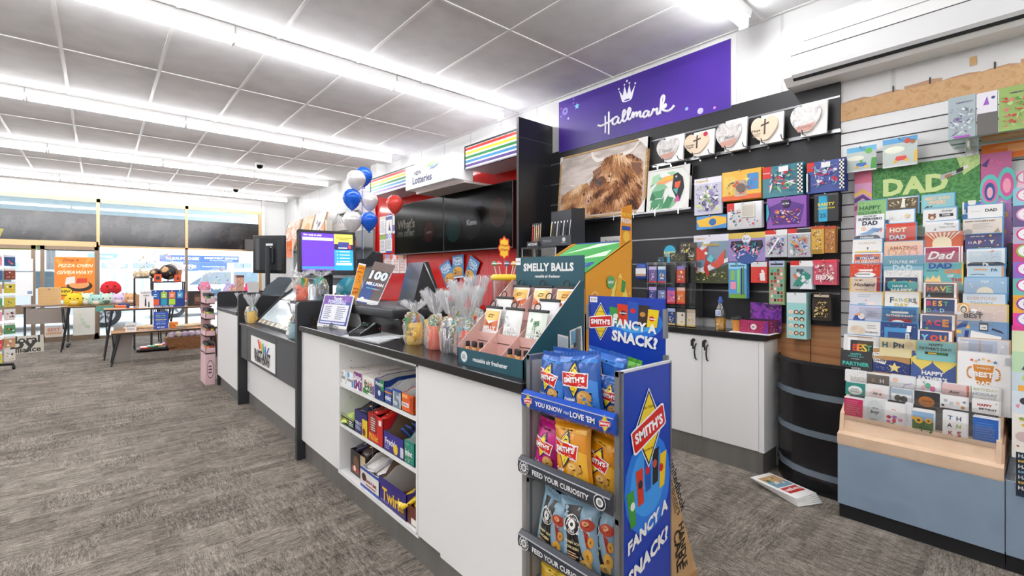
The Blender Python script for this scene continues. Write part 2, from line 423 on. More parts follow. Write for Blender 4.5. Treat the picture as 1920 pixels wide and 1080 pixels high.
# ------------------------------------------------------------------ fluorescent battens
def batten(y, x1, x0, label, zc=CZ):
    t = thing('ceiling_batten_light', label, 'ceiling light', ((x0+x1)/2, y, zc), 'fluorescent batten lights across the ceiling')
    hb = MB(); hb.prism([(y-.052, zc), (y-.044, zc-.05), (y+.044, zc-.05), (y+.052, zc)], x0, x1, col('f4f4f2', .3), ax='x')
    x = x1-1.25
    while x > x0: hb.box(x-.004, y-.055, zc-.056, x+.004, y+.055, zc, col('b8b8b6')); x -= 1.25
    hb.build('housing', t)
    x = x1
    while x > x0+.3:
        q = MB(); q.cyl((x-.02, y, zc-.088), (max(x-1.23, x0+.02), y, zc-.088), .024, emis('f8f8fb', TUBE), n=10); q.build('tube', t)
        e = MB(); e.box(x-.012, y-.03, zc-.115, x, y+.03, zc-.04, col('f0f0ee')); e.build('end_cap', t)
        x -= 1.25
batten(3.83, 3.22, -5.8, 'nearest full row of white fluorescent battens, ending left of the purple sign')
batten(6.36, 3.22, -5.8, 'white fluorescent batten on the ceiling, second full row from the camera, ending above the balloons')
batten(8.9, 3.22, -5.8, 'white fluorescent batten on the ceiling beside the nearer dome camera, third full row')
batten(11.45, 3.22, -5.8, 'white fluorescent batten closest to the shopfront windows')
batten(1.33, 3.24, -5.8, 'short visible end of a fluorescent batten above the purple sign by the air conditioner')
batten(-1.2, 3.24, -5.8, 'fluorescent batten behind the camera')  # this row is out of view; all rows lengthened left to add fill light
def dome(x, y, label):
    t = thing('dome_camera', label, 'security camera', (x, y, CZ), None)
    a = MB(); a.cyl((x, y, CZ), (x, y, CZ-.035), .07, col('e8e8e6', .3), .062, 20); a.build('base', t)
    b = MB(); b.lathe([(.055, -.035), (.05, -.06), (.035, -.08), (.001, -.092)], GLOSSBLACK, 16, (x, y, CZ)); b.build('dome', t)
p = wz(487, 312, CZ-.05); dome(p.x, p.y, 'white dome security camera on the ceiling beside the third light row')
p = wz(442, 357, CZ-.05); dome(p.x, p.y, 'small dark dome security camera near the shopfront end of the ceiling')

# ------------------------------------------------------------------ air conditioners
def aircon(y0, y1, z0, label, small=False):
    t = thing('air_conditioner', label, 'air conditioner', (WX, (y0+y1)/2, z0))
    W_ = col('f3f3f1', .18)
    P = [(WX, z0), (WX-.15, z0), (WX-.212, z0+.04), (WX-.235, z0+.16), (WX-.235, z0+.33), (WX-.20, z0+.365), (WX, z0+.365)]
    b = MB(); b.prism(P, y0, y1, W_, ax='y'); b.build('body', t)
    L = MB(); yy0, yy1 = y0+(.12 if not small else .05), y1-.05
    L.prism([(WX-.205, z0+.030), (WX-.224, z0+.045), (WX-.240, z0+.155), (WX-.234, z0+.155), (WX-.216, z0+.05), (WX-.200, z0+.036)], yy0, yy1, col('e6e7e7', .25), ax='y'); L.build('louvre', t)
    g = MB(); g.box(WX-.2365, yy0, z0+.158, WX-.2345, yy1, z0+.163, col('44464a')); g.box(WX-.237, y0+.02, z0+.225, WX-.2345, y1-.12, z0+.229, col('88898c'))
    g.prism([(WX-.184, z0+.018), (WX-.204, z0+.032), (WX-.202, z0+.038), (WX-.18, z0+.024)], yy0, yy1, col('2a2c2f'), ax='y'); g.build('air_slot', t)
    if not small:
        a = MB(); art(a, frame(Vector((WX-.236, y0+.085, z0+.20)), (0, -1, 0), (0, 0, 1)), .07, .09, 'l .05 .75 .95 1 2 777777; r 0 0 1 .55 c4c4c4'); a.build('maker_label', t)
aircon(-.08, 1.09, 2.485, 'large white split air conditioner above the white slat wall')
aircon(7.55, 8.45, 2.33, 'small white split air conditioner half hidden behind the balloons', True)

mb = MB(); q = wx(712, 310, 3.40); mb.box(3.30, q.y-.10, 2.72, 3.45, q.y+.12, CZ, WHITE); struct(mb, 'trim_2')
# ------------------------------------------------------------------ service counter, three sections
TOPM = col('1d1d1f', .22); KICK = col('8a8886', .3, .55); KICKF = KICK
def brushed():
    m, n, l, b = newmat('brushed_kick_board')
    tc = n.new('ShaderNodeTexCoord'); mp = n.new('ShaderNodeMapping'); mp.inputs['Scale'].default_value = (3, 3, .4); z = n.new('ShaderNodeTexNoise'); z.inputs['Scale'].default_value = 4; z.inputs['Detail'].default_value = 5
    r = n.new('ShaderNodeValToRGB'); r.color_ramp.elements[0].color = lin('767472'); r.color_ramp.elements[1].color = lin('9c9a97')
    l.new(tc.outputs['Object'], mp.inputs[0]); l.new(mp.outputs[0], z.inputs[0]); l.new(z.outputs[0], r.inputs[0]); l.new(r.outputs[0], b.inputs['Base Color']); b.inputs['Roughness'].default_value = .38; b.inputs['Metallic'].default_value = .5
    return m
KICK = brushed()
t = thing('service_counter', 'long white service counter with black worktop and open snack shelves, nearest section', 'counter', (1.4, 2.3, 0))
YE, YS = 1.155, 3.43
YO0, YO1 = 1.855, 2.745     # snack opening
b = MB()
b.box(1.06, YE, .14, 1.08, YO0, .90, LAM); b.box(1.06, YO1, .14, 1.08, YS, .90, LAM)
b.box(1.08, YE, .14, 1.70, YE+.02, .90, LAM)
b.box(1.08, YO0-.018, .14, 1.50, YO0, .90, LAM); b.box(1.08, YO1, .14, 1.50, YO1+.018, .90, LAM)
b.box(1.48, YO0, .14, 1.50, YO1, .90, LAM); b.box(1.06, YO0-.018, .125, 1.50, YO1+.018, .145, LAM)
b.box(1.06, YO0-.018, .885, 1.50, YO1+.018, .903, LAM); b.box(1.68, YE, .14, 1.70, YS, .90, LAM)
b.box(1.06, YE, .125, 1.70, YE+.5, .14, LAM)
b.box(1.0595, YO0-.020, .14, 1.06, YO0-.0185, .9, col('9a9a98')); b.box(1.0595, 2.3, .14, 1.06, 2.3001, .9, LAM)
b.build('carcass', t)
for z in (.655, .42):
    s = MB(); s.box(1.065, YO0, z-.018, 1.48, YO1, z, LAM); s.build('shelf', t)
k = MB(); k.box(1.085, YE+.01, 0, 1.11, YS, .125, KICK); k.box(1.11, YE+.01, 0, 1.66, YE+.03, .125, KICK); k.build('kick_board', t)
w_ = MB(); w_.rbox(1.035, YE-.025, .903, 1.76, YS, .941, TOPM, .003, None, 1); w_.build('worktop', t)
h = MB()
for z in (.34, .38, .56, .6, .78, .74): h.cyl((1.13, YO1-.001, z), (1.13, YO1-.002, z), .003, BLACK, n=6)
h.build('shelf_pin_hole', t, kind='stuff')
def fin(y0, y1, x1, ztop, label, z0=0):
    m = MB(); r = .03; P = [(1.03, z0), (x1, z0), (x1, ztop)]+[(1.03+r-r*math.sin(a), ztop-r+r*math.cos(a)) for a in (0, .4, .8, 1.2, PI/2)]
    m.prism(P, y0, y1, col('2c2e32', .4), ax='y'); return solo(m, 'counter_divider', label, 'counter divider', 'charcoal end panels standing between the counter sections')
fin(3.43, 3.475, 1.62, 1.105, 'charcoal upright divider between the snack counter and the scratch ticket counter')
fin(5.27, 5.315, 1.55, 1.105, 'charcoal upright divider at the far side of the scratch ticket display')
fin(6.36, 6.40, 1.55, 1.09, 'charcoal upright end panel closest to the pink jar stand')
# scratch ticket section
t = thing('ticket_counter', 'grey and white counter section with an instant scratch sign panel', 'counter', (1.4, 4.4, 0))
GR = col('4b4c4f', .45); b = MB()
b.box(1.11, 3.475, .13, 1.13, 5.27, .5, LAM); b.box(1.05, 3.475, .475, 1.5, 5.27, .79, GR); b.box(1.5, 3.475, 0, 1.52, 5.27, .79, GR); b.build('carcass', t)
w_ = MB(); w_.rbox(1.035, 3.475, .79, 1.6, 5.27, .815, col('3c3d41', .35), .003, None, 1); w_.build('worktop', t)
k = MB(); k.box(1.125, 3.475, 0, 1.15, 5.27, .13, KICK); k.build('kick_board', t)
b = MB()
for y in (3.62+.4, 5.0): b.box(1.0485, y-.002, .48, 1.05, y+.002, .785, BLACK)
b.build('panel_seam', t)
ya = wx(469, 640, 1.04).y; yb = wx(514, 640, 1.04).y
F = FX(ya, .5, 1.047); sp = MB(); slab(sp, F, ya-yb, .235, .004, PAPER, col('c9c9c9'))
art(sp, F, ya-yb, .235, 'p e2574c .38 .58 .30 .90 .36 .96 .46 .66;p f2b13c .46 .55 .40 .86 .45 .92 .53 .62;p 5bb56a .53 .52 .50 .82 .55 .88 .60 .58;p 3e8fcf .60 .50 .60 .76 .65 .82 .67 .56;p 4a4fae .66 .50 .74 .78 .80 .80 .69 .50;Z .5 .36 .66 333333 INSTANT;Z .5 .2 .58 333333 SCRATCH-ITS')
sp.build('sign_panel', t, label='white sign panel with a rainbow hand mark and the words INSTANT SCRATCH-ITS')
# far section
t = thing('far_counter', 'short white counter section furthest along, beside the pink jar stand', 'counter', (1.3, 5.85, 0))
b = MB(); b.box(1.03, 5.315, .13, 1.05, 6.36, .88, LAM); b.box(1.5, 5.315, 0, 1.52, 6.36, .88, LAM); b.build('carcass', t)
w_ = MB(); w_.rbox(1.02, 5.315, .88, 1.55, 6.36, .915, col('3c3d41', .35), .003, None, 1); w_.build('worktop', t)
k = MB(); k.box(1.06, 5.315, 0, 1.08, 6.36, .13, KICK); k.build('kick_board', t)

# ------------------------------------------------------------------ snack boxes on the counter shelves
def tray(name, label, y0, y1, z, h, d, colr, spec, cat='snack box', front=.6, inner='8d7358', items=None, x0=1.07, side=None, back=1.0, seed=1, group=None):
    """open shelf box whose front faces the aisle; y0 is the left edge as seen"""
    t = thing(name, label, cat, (x0+d/2, (y0+y1)/2, z), group)
    c = col(colr, .4); w = y0-y1; m = MB(); s_ = col(side or colr, .4); inn = col(inner, .8); th = .003
    m.box(x0, y1, z, x0+th, y0, z+h*front, c); m.box(x0+d-th, y1, z, x0+d, y0, z+h*back, inn)
    for y, sg in ((y0, 1), (y1, -1)):
        m.prism([(x0, z), (x0+d, z), (x0+d, z+h*back), (x0+d*.25, z+h), (x0+d*.1, z+h*front), (x0, z+h*front)], y, y-sg*th, s_, ax='y')
        m.prism([(x0+th, z+.002), (x0+d-th, z+.002), (x0+d-th, z+h*back-.002), (x0+d*.25, z+h-.003), (x0+d*.1, z+h*front-.003), (x0+th, z+h*front-.002)], y-sg*th, y-sg*th*1.2, inn, ax='y')
    m.box(x0, y1, z, x0+d, y0, z+th, inn)
    art(m, FX(y0, z, x0-.0002), w, h*front, spec, rough=.4)
    m.build('box', t)
    return t
def bars(t, name, x0, x1, y0, y1, z, n, cols, L=.11, th=.02, seed=0, rowx=3, flat=False):
    rng = random.Random(seed)
    for r in range(rowx):
        for i in range(n):
            yy = y1+(y0-y1)*(i+.5)/n; xx = x0+(x1-x0)*(r+.5)/rowx; c = rng.choice(cols)
            T = Matrix.Translation((xx, yy, z+rng.uniform(0, .012)))@Matrix.Rotation(rng.uniform(-.3, .3), 4, 'Z')@Matrix.Rotation(rng.uniform(-.5, -.1) if not flat else .05, 4, 'Y')@Matrix.Rotation(rng.uniform(-.2, .2), 4, 'X')
            m = MB(); g = (y0-y1)/n*.47
            m.rbox(-L/2, -g, 0, L/2, g, th, foil(c), .006, T); m.box(-L/2-.008, -g, th*.4, -L/2, g, th*.5, foil(c), T); m.box(L/2, -g, th*.4, L/2+.008, g, th*.5, foil(c), T)
            if r == 0 or i % 2 == 0: art(m, T@frame(Vector((L*.3, -g*.8, th)), (0, 1, 0), (-1, 0, 0)), g*1.6, L*.6, 'b %d 3 ffffff,e8c24a .1 .1 .9 .9' % rng.randint(0, 99))
            solo(m, 'wrapped_bar', name, 'snack bar', name)
Y = lambda u: wx(u, 700, 1.07).y
# top shelf (lozenge and gum boxes)
z = .656
def lozenge(u0, u1, h, colr, spec, label, name='lozenge_box', lid='e9e2da', d=.16):
    y0, y1 = Y(u0), Y(u1); t = thing(name, label, 'lozenge box', (1.12, (y0+y1)/2, z))
    m = MB(); m.box(1.075, y1+.002, z, 1.075+d, y0-.002, z+h, col('f4f2ee')); art(m, FX(y0-.002, z, 1.0748), y0-y1-.004, h, 'r 0 0 1 1 %s;' % colr+spec); m.build('box', t)
    L = MB(); L.box(1.075, y1+.003, z+h, 1.075+d*1.6, y0-.003, z+h+.004, col(lid)); art(L, frame(Vector((1.085, y0-.003, z+h+.004)), (0, -1, 0), (1, 0, 0)), y0-y1-.006, d*1.4, 'd 3 6 .07 c33c3c,ffffff,3f7a3f'); L.build('open_lid', t)
lozenge(634, 647, .075, 'f5f5f5', 'T .5 .5 .8 15181c Anticol;r 0 0 .25 .3 c43;l .1 .7 .9 .9 2 555', 'white menthol lozenge box furthest left on the top snack shelf')
lozenge(648, 661, .078, 'f5f5f5', 'T .5 .45 .8 15181c Anticol;c .3 .8 .18 3aa0d8;r .8 0 1 .5 3aa0d8', 'white and blue lozenge box, second on the top snack shelf')
lozenge(662, 677, .095, '8a3f86', 'r .0 .5 1 .62 ffffff;T .5 .72 .85 ffffff Butter;c .5 .3 .3 ffffff;T .5 .3 .5 8a3f86 M', 'purple and white sweets box on the top snack shelf', 'sweets_box')
lozenge(679, 700, .09, 'eef3ea', 'p 3f8f3c 0 0 .5 0 .2 .3 0 .3;T .5 .6 .8 b43a2c Quick;T .5 .4 .7 2c6b34 Eze;r .8 .1 1 .6 7a4a94', 'white and green sweets box with red lettering on the top snack shelf', 'sweets_box')
t = tray('gum_box', 'blue and green open gum box on the top snack shelf', Y(703), Y(720), z, .115, .30, '20408f', 'r .5 .5 1 1 2f8f5c;c .5 .35 .28 1a2f6a;c .5 .35 .14 d9e7f5;T .5 .8 .8 ffffff Mentos', inner='e6e3dd', front=.9)
t = tray('gum_box', 'blue and white open mint box in the middle of the top snack shelf', Y(721), Y(735), z, .10, .30, '2f58a8', 'T .5 .4 .8 ffffff mint;r 0 .7 1 .8 e98b2a', inner='e6e3dd', front=.75)
t = tray('gum_box', 'pale grey and blue open box right of the mint box on the top snack shelf', Y(736), Y(752), z, .12, .30, 'ccd6e0', 'r 0 .85 1 1 23479c;T .5 .4 .7 7f8fa0 5', inner='efefec', front=.75)
t = tray('gum_box', 'orange and white lozenge box at the right end of the top snack shelf', Y(753), Y(776), z, .10, .22, 'e8651f', 'r 0 .28 .6 .5 ffffff;T .3 .4 .5 c03018 Soothers;r .7 .1 .95 .9 c5431c;r .05 .75 .5 .95 f7b26a', inner='efefec', front=.85)
# middle shelf
z = .421
t = tray('lolly_tray', 'dark green shallow tray of yellow green lolly bags at the left of the middle shelf', Y(633), Y(664), z, .055, .36, '174a2c', 'T .4 .5 .5 f4d534 CLASSIC;l .7 .2 .95 .8 3 ffffff;r 0 .92 1 1 d8d8a0', front=1)
rng = random.Random(5)
for i in range(9):
    m = MB(); yy = Y(648)+rng.uniform(-.05, .05)*1.2; xx = 1.12+.03*i; c = rng.choice(['e9e04a', 'd9d63a', 'c7e07a', 'eef0c4', 'e4e25a'])
    T = Matrix.Translation((xx, yy, z+.035+.004*i))@Matrix.Rotation(rng.uniform(-1, 1), 4, 'Z')@Matrix.Rotation(rng.uniform(-1.1, -.2), 4, 'Y')
    V = []; nx = 7
    for a in range(nx):
        for b_ in range(nx):
            x = (a/(nx-1)-.5)*.13; y_ = (b_/(nx-1)-.5)*.09; e = (1-(2*x/.13)**2)*(1-(2*y_/.09)**2)
            V.append((x, y_, .025*e+rng.uniform(-.006, .006)))
    m.add(V, [(a*nx+b_, (a+1)*nx+b_, (a+1)*nx+b_+1, a*nx+b_+1) for a in range(nx-1) for b_ in range(nx-1)], foil(c), True, T)
    V2 = [(v[0], v[1], -v[2]) for v in V]; m.add(V2, [(a*nx+b_, a*nx+b_+1, (a+1)*nx+b_+1, (a+1)*nx+b_) for a in range(nx-1) for b_ in range(nx-1)], foil(c), True, T)
    art(m, T@frame(Vector((-.04, -.03, .022)), (1, 0, 0), (0, 1, 0)), .07, .05, 'b %d 4 3f8f3c,e24b2c,ffffff' % i)
    solo(m, 'lolly_bag', 'small yellow green lolly bag in the dark green tray', 'lolly bag', 'lolly bags in the dark green tray')
t = tray('chocolate_box', 'dark blue box of chocolate frogs and bars on the middle shelf with a yellow panel', Y(665), Y(689), z, .15, .38, '2b2b73', 'r .6 .0 1 .75 f0c832;T .3 .45 .5 e9e9f4 TREATS;l .08 .15 .5 .35 3 d8d8ea;c .75 .2 .12 7a3b1c', front=.82)
bars(t, 'black and white wrapped sweet in the dark blue box on the middle shelf', 1.10, 1.42, Y(667), Y(688), z+.11, 2, ['23264f', '15161c', 'e4e0d0', 'd6b541'], .09, .016, 3, 4)
t = tray('chocolate_box', 'bright red open box of red wrapped bars on the middle shelf', Y(690), Y(718), z, .165, .38, 'd8231f', 'r .12 .35 .6 .98 8f1210;l .2 .4 .55 .9 6 e8e0d0;r .74 .72 .92 .9 f4f4f4;T .4 .2 .6 f3d02e Picnic;c .4 .2 .1 f08020', front=.88)
bars(t, 'red wrapped bar in the bright red box', 1.10, 1.43, Y(692), Y(717), z+.13, 2, ['d3211d', 'c41b1b', 'e53a2a'], .10, .02, 4, 4)
t = tray('chocolate_box', 'purple Freddo chocolate box with a frog on its front on the middle shelf', Y(719), Y(757), z, .17, .36, '3a2f8c', 'T .4 .55 .6 f2f2f8 Freddo;c .62 .3 .11 e9c92f;c .56 .42 .05 e9c92f;c .68 .42 .05 e9c92f;r .85 .1 1 .6 d9e2f0;l .1 .12 .4 .35 2 b9b5e0', front=.55, back=.95)
for i in range(3):
    m = MB(); T = Matrix.Translation((1.15+.04*i, Y(735)+.02*i, z+.08))@Matrix.Rotation(.9, 4, 'Y')@Matrix.Rotation(.5*i-.4, 4, 'Z')
    m.rbox(-.04, -.03, -.006, .04, .03, .006, foil('3d63b0'), .005, T); art(m, T@frame(Vector((-.03, -.025, .0065)), (1, 0, 0), (0, 1, 0)), .06, .05, 'b %d 5 d8e04a,ffffff,2c3f90' % i); solo(m, 'freddo_pack', 'blue and yellow chocolate frog pack inside the purple frog box', 'chocolate pack', 'frog packs in the purple box')
t = tray('chocolate_box', 'teal dotted box at the right end of the middle shelf', Y(758), Y(777), z, .15, .34, '1f8f80', 'd 4 26 .03 ffffff,f2c84a;T .5 .5 .7 ffffff mint', front=.7, inner='dfe8e2')
# bottom shelf
z = .146
t = tray('chocolate_box', 'black and beige box of dark wrapped bars at the left of the bottom shelf', Y(648), Y(675), z, .15, .36, '2b2420', 'r .68 0 1 1 c8b28c;c .4 .55 .2 6b4a34;r .1 .12 .6 .35 9c2f22;c .3 .28 .08 e8e0d0', front=.9, x0=1.10, inner='3a302a')
bars(t, 'dark brown wrapped bar in the black and beige box', 1.13, 1.42, Y(649), Y(674), z+.135, 2, ['3b2420', '5a2e26', '2a2146', '6b5a48'], .11, .024, 6, 3)
t = tray('chocolate_box', 'white and blue peanut bar box on the bottom shelf', Y(676), Y(712), z, .15, .38, 'f1efec', 'r 0 .0 1 .14 2c4fa3;r 0 .86 1 1 2c4fa3;T .55 .45 .6 a03024 PEANUT BAR;e .2 .55 .12 .2 5a2f1c;l .3 .2 .85 .32 1 b04030', front=.72, inner='ece8e2')
bars(t, 'white wrapped round peanut bar in the white and blue box', 1.10, 1.42, Y(678), Y(711), z+.085, 2, ['f4f1ee', 'e8e4ea', '7a3b2a'], .10, .03, 8, 3)
t = tray('chocolate_box', 'deep purple Twirl chocolate box, nearly empty, on the bottom shelf', Y(710), Y(762), z, .20, .38, '35257e', 'T .45 .42 .62 f2c62e Twirl;r .78 .1 .95 .5 5b3a24;T .8 .3 .22 f2c62e GOLD;l .1 .1 .4 .2 1 8f84c8', front=.62)
a_ = MB(); art(a_, FY(1.10, z+.03, Y(762)-.0005), .27, .15, 'T .4 .75 .5 e9e4f4 Cadbury;Ti .5 .4 .8 f2c62e Twirl', rough=.4); a_.build('side_print', t)
t = tray('sweet_tray', 'low brown tray of yellow sweet bags at the near end of the bottom shelf', Y(742), Y(777)-.01, z, .085, .22, '6b3424', 'r .75 .05 .98 .4 f4f0e8;c .3 .5 .12 8a4a34', front=1, x0=1.075, inner='5a2c1e')
for i in range(7):
    m = MB(); yy = Y(750)-.035*(i % 3)-.01; xx = 1.10+.045*(i//2)
    T = Matrix.Translation((xx, yy, z+.075+.006*i))@Matrix.Rotation(rng.uniform(-.6, .6), 4, 'Z')@Matrix.Rotation(-.5, 4, 'Y')
    m.rbox(-.045, -.032, -.008, .045, .032, .012, foil('f0c81e'), .008, T); art(m, T@frame(Vector((-.04, -.028, .0125)), (1, 0, 0), (0, 1, 0)), .08, .056, 'b %d 6 ffffff,5a3018,d8321f,2f7fc4,3f9a3c' % (i+3))
    solo(m, 'sweet_bag', 'yellow sweet bag in the low brown tray', 'sweet bag', 'yellow sweet bags in the low brown tray')
# ------------------------------------------------------------------ things on the near counter
ZC = .9412
# --- Smelly Balls cardboard display
TEAL = col('1f5563', .5); PINK = col('dcb4ab', .7)
t = thing('air_freshener_display', 'dark teal SMELLY BALLS cardboard display with pink compartments at the counter end', 'counter display', (1.24, 1.37, ZC))
y0, y1, x0, x1 = 1.565, 1.172, 1.083, 1.40; w_ = y0-y1; z0 = ZC
m = MB(); m.box(x0, y1, z0, x0+.004, y0, z0+.062, TEAL); art(m, FX(y0, z0, x0-.0002), w_, .062, 'c .12 .5 .055 e9efee;l .09 .35 .15 .65 3 2a5560;T .53 .47 .52 f3f6f5 reusable air freshener')
m.build('front_panel', t)
for y in (y0, y1+.004):
    s = MB(); P = [(x0, z0), (x1, z0), (x1, z0+.33), (x1-.02, z0+.33), (x0, z0+.066)]
    s.prism(P, y, y-.004, TEAL, ax='y'); s.prism([(x0, z0+.004), (x1, z0+.004), (x1, z0+.328), (x1-.02, z0+.328), (x0, z0+.064)], y-.004 if y == y0 else y, (y-.0045) if y == y0 else y+.0006, PINK, ax='y')
    s.tube([(x0, y-.002, z0+.066), (x1-.02, y-.002, z0+.331)], .002, col('f0e2de'), 4)
    s.build('side_panel', t)
F = FY(x0+.165, z0+.02, y1-.0006)
s = MB(); art(s, F, .15, .14, 'p f3f3f3 .02 .2 .4 .1 .4 .75 .02 .85;p c8d4dc .05 .3 .38 .2 .38 .7 .05 .8;c .2 .38 .1 8a4a3a;p f3f3f3 .48 .1 .95 .25 .9 1 .45 .9;p 6fa8cc .51 .5 .89 .58 .87 .95 .49 .86;p d8d8d4 .52 .15 .9 .29 .89 .56 .51 .47;p 3c3f46 .58 .3 .82 .38 .8 .62 .6 .55'); s.build('photo_print', t)
hd = MB(); hd.box(x1, y1, z0+.30, x1+.004, y0, z0+.43, TEAL); hd.box(x1, y1, z0, x1+.003, y0, z0+.3, PINK)
art(hd, FX(y0, z0+.325, x1-.0002), w_, .105, 'Z .5 .58 .74 f3f6f5 SMELLY BALLS;Ti .5 .22 .38 f3f6f5 reusable air freshener;r .0 .68 .085 .98 f4f4f4;t .045 .82 .06 333333 $13.90', z=.001); hd.build('header_card', t)
iv = MB(); step = [(x0+.10, z0+.035), (x0+.20, z0+.13), (x1, z0+.23)]
pz = [z0+.02, z0+.085, z0+.17]; px = [x0+.004, x0+.10, x0+.20, x1]
for i in range(3):
    iv.box(px[i], y1+.004, pz[i]-.003, px[i+1], y0-.004, pz[i], PINK); iv.box(px[i], y1+.004, pz[i-1] if i else z0, px[i]+.003, y0-.004, pz[i]+.035, PINK)
for k in (1, 2):
    yy = y0-w_*k/3; iv.prism([(x0+.004, z0), (x1, z0), (x1, z0+.29), (x0+.004, z0+.055)], yy-.0015, yy+.0015, PINK, ax='y')
iv.build('compartments', t)
PC = [('fdfbf7', 'e07a4c', 'f3c46a'), ('f7f5f3', 'e4763f', 'f6cf82'), ('faf8f5', 'd9683a', 'f0b85c'), ('e9eae8', '8d9a98', 'cfd4d2'), ('f4f4f6', 'e9e9ee', 'dcdce4'), ('dfe9dc', '5f8a64', 'a7c4a4')]
def pouch(x, y, z, k, w=.10, h=.135, label=''):
    a, c, d = PC[k]; t = thing('freshener_pouch', label, 'air freshener pouch', (x, y, z))
    F = FX(y+w/2, z, x, 14); m = MB(); V = []; n = 7
    for i in range(n):
        for j in range(n):
            e = (1-(2*i/(n-1)-1)**2)*(1-(2*j/(n-1)-1)**2); V.append((w*i/(n-1), h*j/(n-1), .012*e))
    m.add(V, [(i*n+j, (i+1)*n+j, (i+1)*n+j+1, i*n+j+1) for i in range(n-1) for j in range(n-1)], foil(a), True, F); m.add([(v[0], v[1], -.002) for v in V], [(i*n+j, i*n+j+1, (i+1)*n+j+1, (i+1)*n+j) for i in range(n-1) for j in range(n-1)], foil(a), True, F)
    sp = 'p %s .06 .55 .94 .62 .94 .9 .06 .9;p %s .06 .3 .94 .3 .94 .62 .5 .5 .06 .68;Z .5 .36 .8 ffffff SMELLY;Z .5 .2 .7 ffffff BALLS' % (d, c) if k < 3 else ('b %d 9 %s,%s .05 .05 .95 .9;Z .5 .4 .8 ffffff SMELLY;Z .5 .22 .7 ffffff BALLS' % (k, c, d))
    if k == 4: sp = 'r .08 .1 .92 .9 f1f1f5;b 3 3 e3e3ec,ececf2 .1 .1 .9 .8'
    art(m, F, w, h, sp, disp=lambda u, v: .012*max(0, (1-(2*u-1)**2))*max(0, (1-(2*v-1)**2)), rough=.3); m.build('pouch', t)
    b = MB(); b.rbox(-.004, h-.004, -.004, w+.004, h+.006, .006, BLACK, .002, F, 1); b.build('clip_bar', t)
    r = MB(); r.tube([F @ Vector((w*.45+.016*math.cos(a_), h+.014+.014*math.sin(a_), .004)) for a_ in [2*PI*i/14 for i in range(15)]], .0022, BLACK, 6, None, True); r.build('ring', t)
cols3 = [y0-w_*(i+.5)/3 for i in range(3)]
nm = ['left', 'middle', 'right']
for i, k in enumerate((0, 1, 2)): pouch(x1-.055, cols3[i], z0+.172, k, label='clear and orange air freshener pouch, back row, %s compartment' % nm[i])
for i, k in ((0, 3), (2, 4)): pouch(x0+.165, cols3[i]-.0, z0+.125, k, label='grey mountain printed pouch in the middle row, left' if i == 0 else 'plain white backed pouch in the middle row, right')
for i, k, l in ((0, 0, 'orange sunset pouch in the front row above the small bottles'), (1, 3, 'dark forest printed pouch in the front row, centre'), (2, 5, 'green leaf printed pouch in the front row, right side')): pouch(x0+.105, cols3[i], z0+.088, k, label=l)
def vial(x, y, z, grp):
    t = thing('scent_bottle', 'small amber scent bottle with black cap %s' % grp, 'bottle', (x, y, z), 'small amber bottles '+grp)
    m = MB(); m.lathe([(.0095, 0), (.0095, .045), (.006, .048)], col('c98f4c', .15), 12, (x, y, z)); m.build('bottle', t)
    m = MB(); m.lathe([(.009, .047), (.009, .066), (.0085, .067)], BLACK, 12, (x, y, z)); m.build('cap', t)
for i in range(4): vial(x0+.03+.012*(i % 2), y0-.03-.024*i, z0+.021, 'in the left compartment of the teal display')
for i in range(4): vial(x0+.03+.012*(i % 2), y1+.105-.024*i, z0+.021, 'in the right compartment of the teal display')

# --- chewy sweet display (green and orange)
t = thing('mint_roll_display', 'orange and green Mentos cardboard display behind the teal display', 'counter display', (1.6, 1.35, ZC))
X0, X1, YA = 1.43, 1.745, 1.19; hz = .46
OR = col('e8a024', .45); m = MB()
P = [(X0, ZC), (X1, ZC), (X1, ZC+.505), (X1-.03, ZC+.50), (X0, ZC+.36)]
m.prism(P, YA, YA+.004, OR, ax='y'); m.prism(P, YA+.32, YA+.324, OR, ax='y'); m.box(X1-.004, YA, ZC, X1, YA+.324, ZC+.42, OR); m.box(X0, YA, ZC, X0+.004, YA+.324, ZC+.2, OR); m.build('carton', t)
a = MB(); F = FY(X0, ZC, YA-.0004)
art(a, F, .315, .505, 'b 4 4 f0ae30,e29a20 .1 .1 .9 .6;e .18 .54 .07 .03 f6c878;e .18 .535 .05 .02 d98a20;e .12 .2 .06 .025 f6c878;p f8e070 .28 .02 .4 .02 .9 .5 .72 .72 .55 .6;d 5 22 .012 fbe98a .4 .1 .95 .6;p f2b22c .34 .0 .52 .0 .82 .66 .66 .68;p 3f9a4c .72 .56 .8 .55 .83 .64 .74 .66;c .50 .64 .085 5fb06a;T .5 .64 .12 ffffff NEW')
TT = F @ Matrix.Translation((.155, .09, .0012)) @ Matrix.Rotation(R(64), 4, 'Z')
art(a, TT, .2, .06, 'Z .35 .45 .72 1f3f8f Mentos'); TT = F @ Matrix.Translation((.222, .225, .0012)) @ Matrix.Rotation(R(64), 4, 'Z'); art(a, TT, .1, .06, 'Z .5 .45 .9 2a4f9f FANTA'); a.build('side_print', t)
g = MB(); GRN = col('3f9f4c', .45); F2 = frame(Vector((X0, YA+.30, ZC+.363)), (0, -1, 0), (.3, 0, .14))
slab(g, F2, .30, .33, .004, GRN); art(g, F2, .30, .33, 'p c9e8c4 .05 .6 .4 .75 .9 .95 .5 .95;p c9e8c4 .5 .4 .95 .5 .9 .7;Z .45 .25 .95 22409c mentos;r 0 .965 1 1 2544a4'); g.build('sloping_lid', t)
F3 = frame(Vector((X1-.11, YA-.003, ZC+.46)), (1, 0, 0), (0, 0, 1))
hcard = MB(); hcard.prism([(X1-.085, ZC+.47), (X1, ZC+.505), (X1, ZC+.66), (X1-.07, ZC+.64)], YA+.006, YA+.002, col('ee9a20', .45), ax='y')
